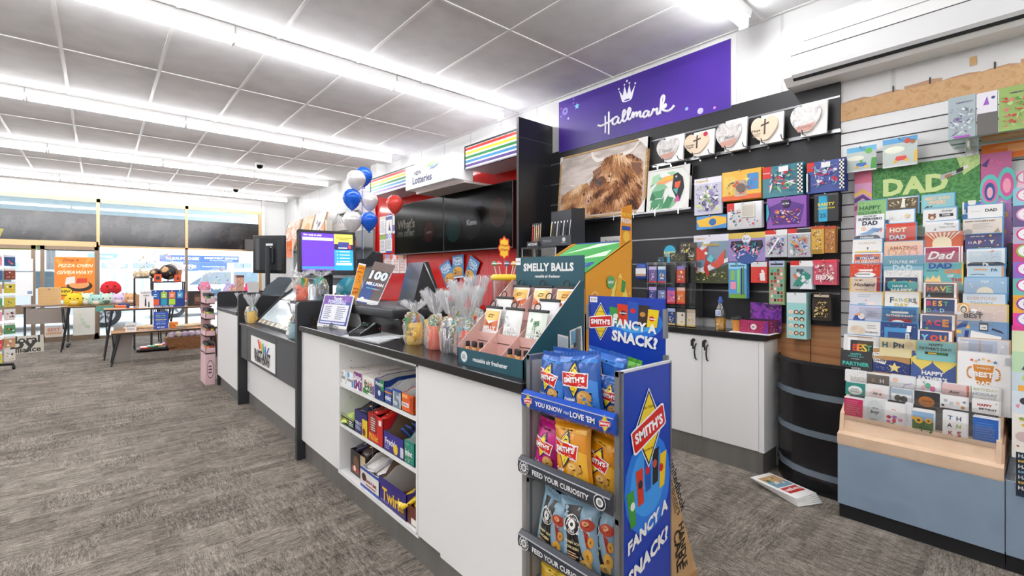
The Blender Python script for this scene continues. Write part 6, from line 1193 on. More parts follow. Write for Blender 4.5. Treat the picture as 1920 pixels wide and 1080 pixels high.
def cx_(v): return 3.20+.16*(660-v)/250
def gcard(x0, y0, x1, y1, bg, sp, label, env=None, X=None, ext=.03, tilt=7, name='greeting_card', edge='5a9ac8', cat='greeting card', group=None):
    X = cx_(y0) if X is None else X
    a, zb, w_, h = rectX(x0, y0, x1, y1, X); F0 = FX(a, zb-ext, X, tilt); m = MB(); hh = h+ext
    if env: m.box(.004, 0, -.008, w_+.006, hh+.004, -.0015, col(env), F0)
    slab(m, F0, w_, hh, .0015, col(bg, .45), PAPER); art(m, F0@Matrix.Translation((0, ext, 0)), w_, h, sp, rough=.45)
    return solo(m, name, label, cat, group)
B = '5a9ac8'
G = [
 (1607, 375, 1661, 403, '8cc07a', 'b 3 9 6aa85a,d87a8a,a8d890 .02 .6 .98 .98;T .45 .5 .75 2f6a3a HAPPY;T .45 .15 .8 4a8a50 FATHER\'S', 'green card reading HAPPY FATHERS at the top of the left column', B),
 (1604, 401, 1657, 445, 'f6f7f8', 'T .5 .92 .5 3a4a5a YOU\'RE MY;Z .5 .80 .85 243040 SUPERHERO;Z .5 .62 .55 1f2f50 DAD;p 7aa8d8 .1 .15 .5 .1 .95 .35 .6 .42 .4 .25;c .28 .38 .09 f0c8a8;p 5a88c0 .5 .3 .95 .4 .8 .2;p e86a5a .85 .3 .95 .35 .9 .2', 'white SUPERHERO DAD card with a flying figure', B),
 (1598, 448, 1653, 473, 'efeeea', 'T .5 .7 .6 d8c8b8 HUSBAND;r .1 .0 .9 .12 f2d070;p 3a3a3a .52 .15 .56 .35 .50 .4', 'pale card with a yellow strip just under the Husband tab', B),
 (1598, 474, 1654, 494, 'e0703c', 'r 0 .9 1 1 f4f4f4;r 0 0 .06 1 f4f4f4;r .94 0 1 1 f4f4f4;T .5 .75 .4 4a3a8a TO MY;p 3a4a8a .15 .4 .85 .4 .9 .62 .1 .62;T .5 .5 .5 f4f4f4 STELLAR;T .5 .18 .8 f4e8e0 HUSBAND', 'orange STELLAR HUSBAND card with a blue ribbon', B),
 (1593, 494, 1651, 519, 'd8401f', 'd 3 30 .012 f4e8e0 .05 .1 .95 .95;r .3 .42 .75 .56 f4f0ec;e .5 .15 .34 .22 f4f0ec;l .2 .1 .8 .3 1 8a8a8a', 'red dotted card with a white script banner, left column', B),
 (1592, 520, 1650, 547, 'd8c4ae', 'T .3 .8 .3 5a3a2a TO MY;Ti .5 .5 .7 4a3020 Husband;r .84 0 .88 1 f0d8b8;r .88 0 1 1 a83020;r 0 0 .05 1 e8b830;l .2 .1 .7 .18 1 8a6a5a', 'kraft card reading To My Husband with red edging', B),
 (1593, 547, 1654, 574, 'd8dae0', 'l .25 .6 .7 .85 2 b8bcc8;p 9ab8c8 .25 .2 .5 .2 .47 0 .28 0;e .68 .12 .14 .2 f0dcd4;c .5 .4 .03 e8a090', 'light grey card with a basin and pale animals', 'e8b840'),
 (1591, 573, 1652, 602, 'c9cce0', 'd 5 30 .01 4a4a6a .05 .3 .95 .95;p 3a4a9a .12 0 .5 0 .5 .35 .35 .5 .2 .35;e .4 .3 .1 .2 f4f2e8;p f09a4a .22 .45 .36 .5 .36 .38 .24 .34;l .55 .3 .85 .7 3 b0b4cc', 'lavender card with a toucan in the left column', B),
 (1589, 602, 1650, 631, 'efeeec', 'e .3 .4 .24 .3 e4d4c0;e .2 .5 .1 .15 d8c4ac;e .45 .35 .1 .18 dccab2;l .6 .5 .9 .8 2 c0b8b0;T .75 .3 .38 5a5a5e HUSBAND', 'cream card with two animals reading HUSBAND', B),
 (1581, 629, 1648, 659, 'f0efec', 'l .1 .85 .9 .95 1 a07050;r .12 0 .9 .8 ffffff;r .2 .0 .84 .68 3a3a3c;T .35 .22 .16 e8483c B;T .47 .22 .16 f0a03a E;T .6 .22 .16 f2d04a S;T .72 .22 .16 5ab88a T', 'white bordered card with BEST in rainbow letters on dark grey', B),
 (1575, 658, 1634, 694, '3a3c3e', 'T .5 .82 .35 5ac0b8 HAPPY;T .5 .70 .5 5ac0b8 FATHER\'S DAY;l .35 .55 .65 .6 1 e8e8e8;Z .5 .32 .85 4ac0b0 PARTNER;T .5 .08 .3 e8e8e8 WITH', 'black card reading PARTNER in turquoise letters', None),
 (1664, 369, 1721, 392, '6a5a40', 'r 0 .92 1 1 e8e4e0;b 6 26 c8b890,8a7a4a,4a3a2a,e8e0c8 .03 .05 .97 .9;p f4f0e0 .45 .1 .6 .1 .58 .8 .5 .9', 'brown and gold woodland photograph card at the top of the second column', B),
 (1660, 393, 1714, 418, 'eef0ee', 'b 9 14 d8e0e4,c8b8a0,b8c8d0,8a7a6a .1 .1 .9 .6;r .0 .0 .12 .3 3a4a6a;c .75 .5 .08 e8c8a0', 'white card with a pale breakfast table picture', B),
 (1660, 418, 1716, 452, 'd8432c', 'd 7 40 .008 e86a50;Z .42 .62 .56 f8ecc8 HOT;Z .42 .22 .56 c8dce8 DAD', 'red HOT DAD card', B),
 (1657, 452, 1730, 480, 'ecc6a4', 'r .6 0 1 1 eec0b4;r 0 .7 1 1 eed0b8;T .5 .55 .72 a8705a AMAZING;T .5 .2 .8 d8a890 DAD', 'peach card reading AMAZING', B),
 (1656, 480, 1730, 507, '5fa3bb', 'r 0 0 1 .3 8fc0d0;T .5 .6 .74 dceef4 YOU\'RE MY;T .5 .2 .5 cfe4ec DAD', 'teal blue card reading YOURE MY', B),
 (1656, 507, 1727, 548, 'ecebe8', 'd 9 50 .009 4a4a50 .05 .72 .95 .98;r .05 0 .9 .68 2e3a56;h .42 .22 .32 36a3a0;h .62 .22 .3 36a3a0;r .05 -.2 .9 0 2e3a56;T .45 .28 .4 f4f4ee HAVE A;T .5 .08 .55 f4f4ee HAPPY;s .3 .55 .05 e8a04a;s .72 .5 .05 e8a04a', 'white and navy card with a turquoise heart reading HAVE A HAPPY', 'c8c8c8'),
 (1658, 547, 1723, 576, 'f2f0ea', 'T .22 .45 .12 3a5a7a F;T .34 .45 .12 c8b84a A;T .45 .45 .1 8ab0a8 T;T .55 .45 .1 b8b8b8 H;T .66 .45 .1 d8c04a E;T .77 .45 .12 6a8aa0 R;T .87 .45 .1 4a5a5a S;T .5 .12 .4 d8b85a DAY;c .92 .3 .03 d8705a', 'cream card reading FATHERS DAY in thin coloured letters', 'e8b840'),
 (1655, 576, 1719, 607, '3a78a8', 'b 11 10 5a98c4,7ab0d4,2a5f8a .02 .3 .98 .98;r .25 .62 .75 .74 f4f2ee;Z .5 .48 .8 f4f0ec FATHER\'S DAY;r .1 .38 .9 .42 a82a28;p a82428 .1 0 .25 .3 .8 .3 .92 0;e .45 .06 .2 .16 f4f0ec', 'blue card reading FATHERS DAY with a red shield', B),
 (1650, 605, 1719, 638, '2a4884', 'd 13 50 .008 e8ecf4;r .12 .0 .8 .7 4a98d0;r .22 .0 .78 .45 2a4884;p f2f2f0 .72 .5 .84 .5 .86 .85 .74 .85;p f2f2f0 .70 .02 .82 .02 .8 .42 .7 .42;l .72 .1 .8 .35 3 3a3a3a', 'navy blue card with a light blue arch and white flags', B),
 (1649, 635, 1718, 659, 'efe2ae', 'Z .15 .45 .16 3f6a80 H;T .3 .4 .1 e8c8b0 A;Z .45 .45 .14 3f4a5a p;Z .6 .45 .14 3f4a5a N;e .8 .6 .12 .2 e8cfa0;r .97 0 1 1 e8c030', 'pale yellow HAPPY card with mixed letters', None),
 (1636, 656, 1705, 700, 'c0935c', 'p 2c3e7a 0 0 1 0 1 .45 .6 .55 0 .5;p f0ede4 0 .82 .4 .88 .36 .72 .02 .66;p f0ede4 .02 .6 .38 .5 .34 .34 .02 .42;T .2 .77 .3 3a3a4a You are my;T .2 .49 .32 3a3a4a Daddy;s .6 .25 .18 f0dc8a;d 15 26 .01 e8e8ee .05 .03 .95 .4', 'kraft and navy card reading Daddy with a big pale star', None),
 (1727, 363, 1789, 388, '8fc8cc', 'Z .5 .68 .75 f2c8a4 BEST DAD;Z .5 .36 .5 f2c8a4 EVER!;p 2a2a30 .1 0 .2 .14 .26 .06 .32 .14 .36 0 .3 .04', 'aqua card reading BEST DAD EVER at the top of the third column', B),
 (1730, 389, 1793, 413, 'ececea', 'r 0 .9 1 1 a8c8d0;c .28 .3 .12 8a5a3c;c .20 .5 .04 8a5a3c;c .36 .5 .04 8a5a3c;e .28 .24 .06 .12 e8d0b0;p 2a2a2c .5 .28 .92 .28 .9 .52 .5 .52;T .71 .4 .24 f4f4f4 Daddy;Ti .72 .72 .34 8a8a8a Special', 'white card with a brown bear and a black Daddy ribbon', B),
 (1734, 414, 1797, 434, 'eff0ee', 'Ti .72 .7 .3 8a8a8e Happy;Ti .68 .4 .5 8a8a8e Father\'s Day;p 7a9aa8 .25 .1 .35 .1 .33 .4 .3 .3', 'plain white card with thin script Happy Fathers Day', B),
 (1733, 435, 1803, 463, 'd86a48', ';'.join('p f2e4cc .5 .0 %.2f 1.0 %.2f 1.0' % (.06+.13*i, .0+.13*i) for i in range(8))+';e .48 .3 .26 .42 f4e6c4;r .22 .0 .74 .35 f4e6c4;p d86a48 .9 0 1 .1 1 .6', 'sunburst card in orange and cream', 'c8603c'),
 (1732, 462, 1805, 492, 'a83a5c', 'r 0 .94 1 1 f2f0ee;r 0 0 .04 1 f2f0ee;r .9 0 1 1 f4f2f0;r .93 0 .96 1 c8687a;Ti .45 .45 .72 f4f0ee Dad', 'maroon card with Dad in white script', None),
 (1732, 491, 1806, 533, '6ab4b4', 'Z .42 .84 .6 3a56b0 DAD;r .6 .5 .96 .66 6ab4b4;Z .74 .58 .42 e87a3a ONE;T .68 .38 .16 e8e8e8 OF;Z .85 .2 .3 c83a4a THE;p f0d090 .02 .1 .1 .35 .16 .2 .24 .42 .32 .25 .4 .42 .45 .1;r .96 0 1 1 f0d040;Ti .22 .62 .3 3a5a6a favourite', 'turquoise card reading DAD ONE OF with a yellow edge', None),
 (1731, 530, 1793, 559, '3c3c3e', 'r 0 .93 1 1 f4f2f0;r 0 0 .07 1 f4f2f0;r .93 0 1 1 f4f2f0;T .2 .6 .18 e85a4a H;T .4 .6 .2 f09a4a A;T .6 .6 .2 f2d04a V;T .78 .6 .16 5ac09a E;T .18 .12 .14 7ab8e0 A', 'dark card with HAVE in rainbow letters', 'b87a4c'),
 (1732, 559, 1794, 588, '3a4a72', 'r 0 .93 1 1 f4f2f0;r 0 0 .06 1 f4f2f0;r .93 0 1 1 f4f2f0;T .16 .65 .14 e8506a B;T .33 .65 .12 f09a4a E;T .5 .65 .13 f2c04a S;T .67 .65 .14 5ab87a T;T .16 .2 .14 5ab87a D;T .36 .2 .16 5a6ad0 A;T .56 .2 .14 a8d8f0 D', 'navy card reading BEST DAD in coloured letters', 'b87a4c'),
 (1725, 590, 1790, 618, '41568a', 'r 0 .93 1 1 f4f2f0;r 0 0 .06 1 f4f2f0;r .92 0 1 1 f4f2f0;Z .27 .45 .2 e8503c A;Z .5 .45 .2 e83a6a C;Z .74 .45 .18 f09a4a E;c .2 .05 .04 5ab87a', 'blue card with ACE in red, pink and orange', 'b87a4c'),
 (1721, 620, 1785, 643, '3a4f84', 'r 0 .93 1 1 f4f2f0;r 0 0 .05 1 f4f2f0;r .9 0 1 1 f4f2f0;Z .2 .4 .24 8ac8e8 Y;Z .48 .4 .24 e8503c O;Z .74 .4 .2 f09a4a U', 'blue card with tall letters YOU', 'b87a4c'),
 (1718, 641, 1793, 666, '86c4c4', 'T .5 .75 .36 2a3a3c HAPPY;T .48 .45 .8 2a3a3c FATHER\'S DAY!;r .22 .02 .8 .2 2a3a2c;r .3 .05 .52 .16 e8c03a;r .54 .05 .76 .16 3f8a4a', 'aqua card reading HAPPY FATHERS DAY in black hand lettering', 'c8a078'),
 (1707, 661, 1792, 714, '48609c', 'h .25 .62 .24 ecd468;h .75 .62 .26 ecd468;r 0 .5 .02 1 ecd468;Z .5 .25 .5 f6f4f2 HAPPY;Z .5 .06 .64 f6f4f2 FATHER\'S', 'blue card with two big yellow hearts reading HAPPY FATHERS', 'e8d060'),
 (1804, 357, 1870, 400, '3f7fc0', 'r 0 .94 1 1 f4f4f4;r 0 0 .05 1 f4f4f4;r .95 0 1 1 f4f4f4;T .7 .85 .4 e8f0f8 MY SUPER DAD;Ti .7 .7 .42 e8f0f8 daughter;l .5 .5 .9 .64 1 e8f0f8;e .28 .55 .12 .22 f0ece4;p d86a3a .2 .75 .3 .95 .36 .75;r .05 0 .95 .22 c8d4dc;r .1 .05 .18 .3 3a6a9a', 'bright blue card with a leaping white dog at the top of the fourth column', None),
 (1814, 383, 1880, 405, 'f0efed', 'T .68 .5 .34 3a3a3c DAD;l .1 .4 .42 .5 1 d0c8c0', 'white card lettered DAD in thin black capitals', B),
 (1805, 409, 1879, 438, 'e6dcd0', 'T .45 .84 .78 4a4a4a HAPPY FATHER\'S DAY;l .25 .3 .75 .7 4 c0b4a8;e .14 .16 .12 .18 a8a098;p b8a088 .78 .05 .95 .05 .9 .35 .84 .2', 'beige card reading HAPPY FATHERS DAY with a sketched cap', B),
 (1809, 438, 1878, 464, '52527e', 'Ti .35 .82 .4 f0e8e0 you are my;Z .14 .38 .1 b8a0d8 H;Z .28 .4 .12 e8d8b0 A;Z .42 .38 .1 f0b8b0 P;c .56 .5 .02 f0e8d0;Z .74 .4 .14 f0f0d8 Y;c .9 .15 .03 d89a6a;c .7 .85 .04 e8c06a', 'dark purple HAPPY card with pastel letters', B),
 (1812, 466, 1884, 492, 'e9ecee', 'r .05 .05 .92 .85 c9dce8;Ti .28 .6 .26 f6f6f6 Grandad;d 19 26 .01 6a7a8a .5 .1 .9 .7;p d88a5a .6 .75 .7 .9 .72 .75', 'pale blue bordered card just under the Granddad tab', B),
 (1813, 499, 1882, 520, 'b9d4e2', 'r 0 .92 1 1 e8dcd0;r 0 0 .03 1 e8dcd0;r .94 0 1 1 d8a078;T .75 .66 .18 24507a PA;r .18 .62 .56 .78 e0b088;p 3a4a5a .1 .25 .3 .32 .5 .25 .5 .2 .3 .27 .1 .2', 'light blue card lettered PA with spectacles', B),
 (1807, 520, 1888, 552, '9dbdd8', 'T .5 .75 .18 e8f0f4 POP;e .5 .1 .2 .34 f4ecd0;c .16 .6 .02 e8f0f8;c .2 .45 .02 f0f4f8;c .9 .7 .02 f0f4f8', 'sky blue card lettered POP with a pale sun', B),
 (1805, 551, 1885, 572, 'd4e0ea', 'T .45 .58 .7 d0b8a8 EVERYONE;T .45 .14 .56 a8b4c0 THINKS', 'pale blue card reading EVERYONE', B),
 (1794, 571, 1888, 604, 'd9c5ba', 'd 21 16 .022 e4d4ca;e .14 .72 .12 .36 e8a868;e .14 .70 .09 .28 f0e0c0;e .14 .68 .07 .2 4a6a5a;e .14 .66 .045 .14 d9c5ba;c .05 .45 .05 f2f0ee;c .35 .6 .07 f2f0ee;T .38 .56 .24 4a4a4a For the;T .34 .34 .38 1f1f22 BEST;p 1f1f22 .46 0 .5 .12 .54 0;l .2 .02 .3 .06 1 1f1f22;l .65 .02 .78 .06 1 1f1f22', 'taupe card with a rainbow reading For the BEST', 'e8c84a'),
 (1793, 604, 1888, 638, '7a9cc4', 'p d0a89a 0 1 .2 1 .12 .8 0 .78;p 3a5a9a 0 .55 .2 .7 .24 1 .14 1 0 .7;p e8c060 .18 .6 .26 .9 .28 .6;r 0 .3 .1 .5 e8c060;r .46 .5 .64 .98 3a3c40;r .48 .58 .62 .85 f2f2f0;T .55 .7 .09 4a4a4a THE;p f2f2f0 .28 .1 .88 0 .9 .25 .3 .5;p 22304a .72 .7 .9 .55 .95 .42 .7 .6;p 2c3c7a .16 .1 .24 .1 .26 .5 .18 .5', 'blue flat lay card with watch, tie and spectacles', B),
 (1795, 636, 1892, 672, 'd6d7dc', 'r .22 .25 .78 .92 b4bed2;T .13 .88 .16 8a8a8e Hallmark;r .43 .25 .46 .92 c8a890;d 23 40 .006 6a6a70 .22 .1 .8 .3;s .88 .65 .05 f2f2f4;s .84 .3 .04 d8b088', 'silver grey gift card with white stars', 'c8a078'),
]
for (x0, y0, x1, y1, bg, sp, lab, env) in G: gcard(x0, y0, x1, y1, bg, sp, lab, env)
gcard(1794, 663, 1895, 776, 'f4f3f2', 'p d98a2c .30 .80 .70 .80 .62 .42 .5 .25 .38 .42;p d98a2c .45 .3 .55 .3 .55 .2 .45 .2;'+''.join('c %.3f %.3f .022 d98a2c;' % (.24-.055*math.cos(q)*1.2+.02, .66+.09*math.sin(q)) for q in [PI*i/8*1.0-PI/2 for i in range(9)])+''.join('c %.3f %.3f .022 d98a2c;' % (.74+.055*math.cos(q)*1.2, .66+.09*math.sin(q)) for q in [PI*i/8*1.0-PI/2 for i in range(9)])+'T .5 .75 .26 f6f0e4 WORLD\'S;Z .5 .64 .38 f8f6f0 BEST;Z .5 .50 .3 f8f6f0 DAD;c .28 .87 .03 e86a4a;c .42 .88 .02 3a8ac0;c .6 .88 .03 f0a04a;s .5 .90 .04 f2b85a;s .72 .86 .05 3a7ab0;s .36 .86 .04 e8b04a;b 3 16 e8603a,f0b04a,3a8ac0,e8c0b0 .3 .16 .72 .3;p c4c6ca .9 .83 1 .83 1 .95 .9 .95', 'large white card with an orange trophy reading WORLDS BEST DAD', 'c8ccd0', X=3.155, ext=.0)
def tab(x0, y0, x1, y1, txt, label):
    X = cx_(y0)+.016; a, zb, w_, h = rectX(x0, y0, x1, y1, X); F = FX(a, zb, X, 7); m = MB()
    m.prism([(0, 0), (w_, 0), (w_, h*.5), (w_*.93, h*.85), (w_*.85, h), (w_*.15, h), (w_*.07, h*.85), (0, h*.5)], -.001, 0, col('454d58', .4), F); art(m, F, w_, h, 'T .5 .5 %s f2f2f2 %s' % (.5 if len(txt) > 4 else .16, txt)); solo(m, 'category_tab', label, 'category tab')
tab(1601, 441, 1650, 449, 'Husband', 'dark rounded divider tab reading Husband')
tab(1703, 354, 1750, 363, 'Dad', 'dark rounded divider tab reading Dad')
tab(1813, 396, 1877, 410, 'Father\'s Day', 'dark rounded divider tab reading Fathers Day')
tab(1822, 462, 1870, 468, 'Granddad', 'dark rounded divider tab reading Granddad')
tab(1814, 491, 1884, 499, 'Pa', 'dark rounded divider tab reading Pa')
T_ = [(3.15, [
 (1584, 695, 1623, 716, 'f2f1ef', 'd 3 40 .012 4a4a4c', 'small white card with black specks in the upper grey tier'),
 (1625, 701, 1667, 723, '6f6660', 'r 0 .9 1 1 f0ece8;T .3 .4 .16 d8a878 C;T .68 .4 .18 f0ece8 H', 'small brown card lettered C H in the upper grey tier'),
 (1669, 705, 1714, 728, 'f0f1f2', 'c .22 .6 .12 f0c8b0;p c8b0d8 .5 .0 .6 .35 .9 .5 .95 .45 .65 .3 .56 0', 'small white card with a peach moon and rainbow in the upper tier'),
 (1718, 713, 1762, 735, 'f3f3f2', 'e .5 .5 .13 .26 6ab894;e .7 .3 .12 .24 e86aa8;e .3 .3 .1 .2 f2b8c8;d 5 8 .02 6ab894 .2 .5 .4 .9', 'small white card with green and pink balloons'),
 (1766, 721, 1817, 742, 'e3c2bf', 'd 6 26 .012 f2e0de;Ti .45 .3 .42 4a3a3a Aunt;r .92 0 1 1 c86a4a', 'small dusty pink card with Aunt in script'),
 (1822, 725, 1874, 748, 'f1f1ee', 'T .5 .7 .9 c8d0a8 BIRTHDAY;T .5 .35 .9 a8b4bc HOORAY', 'small white card reading BIRTHDAY HOORAY')]),
 (3.09, [
 (1585, 718, 1622, 741, '2f8f85', 'e .5 .4 .36 .36 eef2f0;T .5 .48 .4 7a8a88 HAPPY;T .5 .28 .5 7a8a88 BIRTHDAY', 'small teal card with a white oval in the middle grey tier'),
 (1624, 723, 1665, 746, 'f3efee', 'e .5 .2 .35 .5 f2dcd8;Ti .5 .35 .4 5a5a5a its a', 'small blush card with a script its a in the middle tier'),
 (1669, 730, 1711, 753, 'a9bccb', 'r .05 .0 .95 .6 e8e8e6;e .35 .25 .16 .26 5a5650;e .62 .22 .16 .26 5a5650', 'small grey blue card with a brown moustache shape'),
 (1714, 735, 1762, 760, '35363a', 'e .48 .25 .32 .4 b8702c;Ti .5 .3 .4 6a3a14 Special', 'small black card with a copper oval in the middle tier'),
 (1763, 744, 1813, 767, 'f0f0ef', 'c .2 .6 .08 b8babc;c .42 .45 .09 c8cacc;c .66 .5 .08 e8c0b0;c .1 .2 .06 3a3c40;c .85 .2 .08 c88a4a;c .9 .65 .06 8a8c90', 'small white card with grey and tan dots in the middle tier'),
 (1822, 751, 1873, 776, 'f4f3f0', 'Z .48 .62 .54 b83a34 HAPPY;Z .6 .34 .66 3a3a3c BIRTHDAY;c .9 .8 .02 3a3a3c', 'small cream card reading HAPPY BIRTHDAY in red and black')]),
 (3.03, [
 (1582, 746, 1617, 790, 'c82a5c', 'l .1 .1 .9 .9 9 d86a8c;r 0 .95 1 1 f4eef0', 'crimson pink card with text lines, front grey tier far left'),
 (1620, 748, 1660, 799, 'dde3e3', 'e .5 .55 .42 .40 cfd6d6;Ti .5 .66 .26 2a2a2c it\'s a;Ti .5 .5 .44 2a2a2c boy;e .46 .18 .18 .1 b0b4b6;c .3 .2 .07 a4a8aa;p a4a8aa .2 .1 .26 .2 .22 .24', 'pale grey card reading its a boy with an elephant'),
 (1659, 757, 1695, 803, 'f2f2f0', 'T .45 .74 .2 d86a6a love;e .2 .42 .13 .07 e0507a;e .5 .45 .13 .06 b07ac8;e .8 .36 .13 .07 e8a0b8;e .18 .24 .12 .06 e86a9a;e .48 .3 .1 .1 d84a5a;e .38 .14 .13 .07 8ab04a;e .68 .1 .12 .05 e8803a;e .24 .42 .06 .03 a83048', 'white card scattered with coloured macarons'),
 (1710, 769, 1750, 811, '8fb4d6', 'r 0 .9 1 1 f4f4f4;r 0 0 1 .5 4f7a34;b 9 18 3f6a2c,6a9a44,2f5424 .0 .0 1 .4;c .32 .52 .20 f2b824;c .32 .52 .08 6a3a1c;c .78 .55 .16 f2b824;c .78 .55 .06 6a3a1c;c .08 .6 .1 f2b824', 'card with yellow sunflowers under a blue sky'),
 (1767, 773, 1812, 823, 'f3f3f2', 'T .32 .76 .2 3f7fb0 T;T .68 .76 .2 3a5a7a H;T .3 .48 .22 2a2a2c A;T .68 .48 .2 a8b85a N;T .35 .2 .2 c8503c K;T .7 .2 .18 b84a4a S', 'white card spelling THANKS in three rows of coloured letters'),
 (1824, 783, 1872, 832, '2a6ac0', 'd 11 60 .012 6a9ae0,1f4a9a;l .1 .15 .9 .8 7 4f86d4;r 0 .95 1 1 f0f2f4', 'bright blue card with text lines, front tier far right')])]
for X, L in T_:
    for x0, y0, x1, y1, bg, sp, lab in L: gcard(x0, y0, x1, y1, bg, sp, lab, 'e8e8e8', X=X, ext=.0, tilt=6)
gcard(1696, 757, 1708, 800, 'e9ebee', 'b 3 10 e8c04a,5a6ab0,f0f0f0,8ab0b8 .1 .1 .9 .6', 'narrow view of a leaning white card beside the macaron card', 'f2f2f2', X=3.04, ext=.0)
# age badges at the right edge
AG = [(318, 343, 'f0c8d8', 'e87aa0', '1'), (350, 378, '8fc8d8', 'e86a9a', '2'), (383, 418, '6a5a8a', 'e8a0c8', '3'), (424, 452, 'b8b0c8', 'd83a7a', '4'), (456, 484, 'c84a7a', '8ac83a', '5'), (490, 518, '8a6ac0', 'c83ab0', '6'), (522, 548, '6ab8b0', 'c83a8a', '7'), (554, 586, 'e8a83a', '7a3aa0', '8'), (588, 610, 'e83a9a', '9a5ac0', '9')]
for i, (y0, y1, bg, fg, nu) in enumerate(AG):
    gcard(1899, y0, 1962, y1, bg, 'c .4 .5 .3 %s;c .4 .5 .24 f2f0f4;Z .4 .5 .16 %s %s;b %d 8 %s,f0f0f0 .5 .1 .98 .9' % (fg, fg, nu, i+3, fg), '%s at the right edge' % ['pink birthday badge card with a one', 'aqua cupcake birthday badge card with a two', 'dark violet birthday badge card with a three', 'grey lilac birthday badge card with a four', 'magenta birthday badge card with a five', 'violet birthday badge card with a six', 'teal birthday badge card with a seven', 'orange birthday badge card with an eight', 'hot pink birthday badge card with a nine'][i], None, X=cx_(y0)-.02)
for i, (y0, y1, bg, sp, lab) in enumerate([
 (612, 658, 'd8e0b8', 'r 0 .8 1 1 d83a8a;p 3a3a5a .4 .1 .55 .45 .7 .5 .75 .2 .6 .05', 'pale green card with a dark dinosaur shape, right edge'), (661, 698, 'b8d8b0', 'p 3a3a5a .3 .1 .45 .5 .6 .4 .75 .3 .6 .05', 'light green card with a cat like outline, right edge'),
 (700, 735, 'c8d8e0', 'c .5 .7 .2 b8d890;r .2 0 .8 .3 e8a83a', 'pale blue card with a green circle and yellow band, right edge'), (737, 775, 'd8e4ea', 'c .4 .55 .16 3a3a40;p e88aa0 .1 .3 .25 .4 .2 .15', 'white card with a black round pet face, right edge'), (780, 850, 'eeeae0', 'b 5 10 e8c03a,6a9a4a,f2e0a0 .05 .5 .95 .95;e .4 .4 .3 .14 d0b8b8;b 6 10 a8603a,d8a04a .05 .03 .95 .3', 'cream card with yellow flowers and brown leaves, right edge')]):
    gcard(1897, y0, 1960, y1, bg, sp, lab, None, X=3.12-.03*i)
gcard(1905, 852, 1962, 936, '23303f', ';'.join('T .45 %.2f .75 %s %s' % (.92-.12*i, ['c8d8e0', 'e8c05a', 'e8e8e8', '8ac0d8'][i % 4], ['HAPPY', 'BIRTHDAY', 'HAPPY', 'BIRTHDAY', 'HAPPY', 'BIRTHDAY', 'HAPPY'][i]) for i in range(7)), 'dark blue gift bag tag printed HAPPY BIRTHDAY in rows, bottom right edge', None, X=2.962, ext=0, tilt=0)
# ------------------------------------------------------------------ chip rack in front of the counter end
t = thing('snack_rack', 'grey metal snack rack with blue SMITHS side panel and header', 'snack rack', (1.15, .94, 0))
RM = col('8e9093', .35, .6); BL = col('1c3fb0', .2); YR0, YR1 = 1.115, .765; XF, XB = 1.05, 1.305
m = MB()
for y in (YR0, YR1):
    m.box(XF, y-.008, 0, XF+.012, y+.008, 1.035, RM); m.box(XB-.012, y-.007, 0, XB, y+.007, 1.05 if y == YR1 else 1.1, RM)
    for z in (.20, .62, 1.02): m.box(XF, y-.006, z, XB, y+.006, z+.014, RM)
m.build('frame', t)
m = MB(); m.box(XF+.01, YR1-.012, .02, XB, YR1-.008, 1.03, BL)
m.box(XF+.006, YR1-.014, 0, XF+.012, YR1-.006, 1.035, RM); m.box(XB-.003, YR1-.014, 0, XB+.003, YR1-.006, 1.035, RM); m.box(XF+.006, YR1-.014, 1.03, XB+.002, YR1-.006, 1.037, col('d8dade', .3))
def logo(m, F, w, h, cx, cy, s, tiltdeg=8, z=.001, disp=None, small=True):
    """diamond, red banner and white lettering; s is the banner width"""
    TT = F @ Matrix.Translation((cx*w-s/2, cy*h-s*.6, 0)) if disp is None else F
    if disp is None:
        art(m, TT, s, s*1.2, 'p f4f6fa .5 -.08 .06 .5 .5 1.08 .94 .5;p 15265a .5 -.05 .09 .5 .5 1.05 .91 .5;p f4d32a .5 .0 .13 .5 .5 1.0 .87 .5', z=z, rough=.2)
        T2 = TT@Matrix.Translation((s*.5, s*.6, 0))@Matrix.Rotation(R(tiltdeg), 4, 'Z')@Matrix.Translation((-s*.5, -s*.6, 0))
        art(m, T2, s, s*1.2, 'p f4f4f4 -.03 .30 .03 .27 .95 .35 1.03 .38 1.03 .68 .97 .71 .06 .64 -.03 .62;p d8261c 0 .33 .04 .30 .96 .38 1 .40 1 .66 .96 .68 .04 .61 0 .60;Z .5 .49 .88 ffffff SMITH\'S', z=z+.001, rough=.2)
        art(m, TT, s, s*1.2, 'i .5 .80 .36 3a3010 The Original;i .5 .2 .3 3a3010 and the Best', z=z+.0015, rough=.2)
    else:
        def q(x, y): return cx+(x-.5)*s/w, cy+(y-.5)*s*1.2/h
        def poly(c, pts):
            c_, s_ = math.cos(R(tiltdeg)), math.sin(R(tiltdeg)); o = []
            for i in range(0, len(pts), 2):
                X, Y = (pts[i]-.5)*s, (pts[i+1]-.5)*s*1.2; X, Y = X*c_-Y*s_, X*s_+Y*c_; o += ['%.4f' % (cx+X/w), '%.4f' % (cy+Y/h)]
            return 'p %s %s' % (c, ' '.join(o))
        art(m, F, w, h, ';'.join([poly('15265a', [.5, -.02, .12, .5, .5, 1.02, .88, .5]), poly('f4d32a', [.5, .05, .18, .5, .5, .95, .82, .5]), poly('f4f4f4', [-.03, .3, 1.03, .3, 1.03, .7, -.03, .7]), poly('d8261c', [0, .33, 1, .33, 1, .67, 0, .67]), 'Z %.4f %.4f %.4f ffffff SMITH\'S' % (cx, cy, .85*s/w)]), disp=disp, z=z, rough=.2)
W, H_ = XB-XF-.012, 1.01; F = frame(Vector((XF+.011, YR1-.0125, .02)), (1, 0, 0), (0, 0, 1))
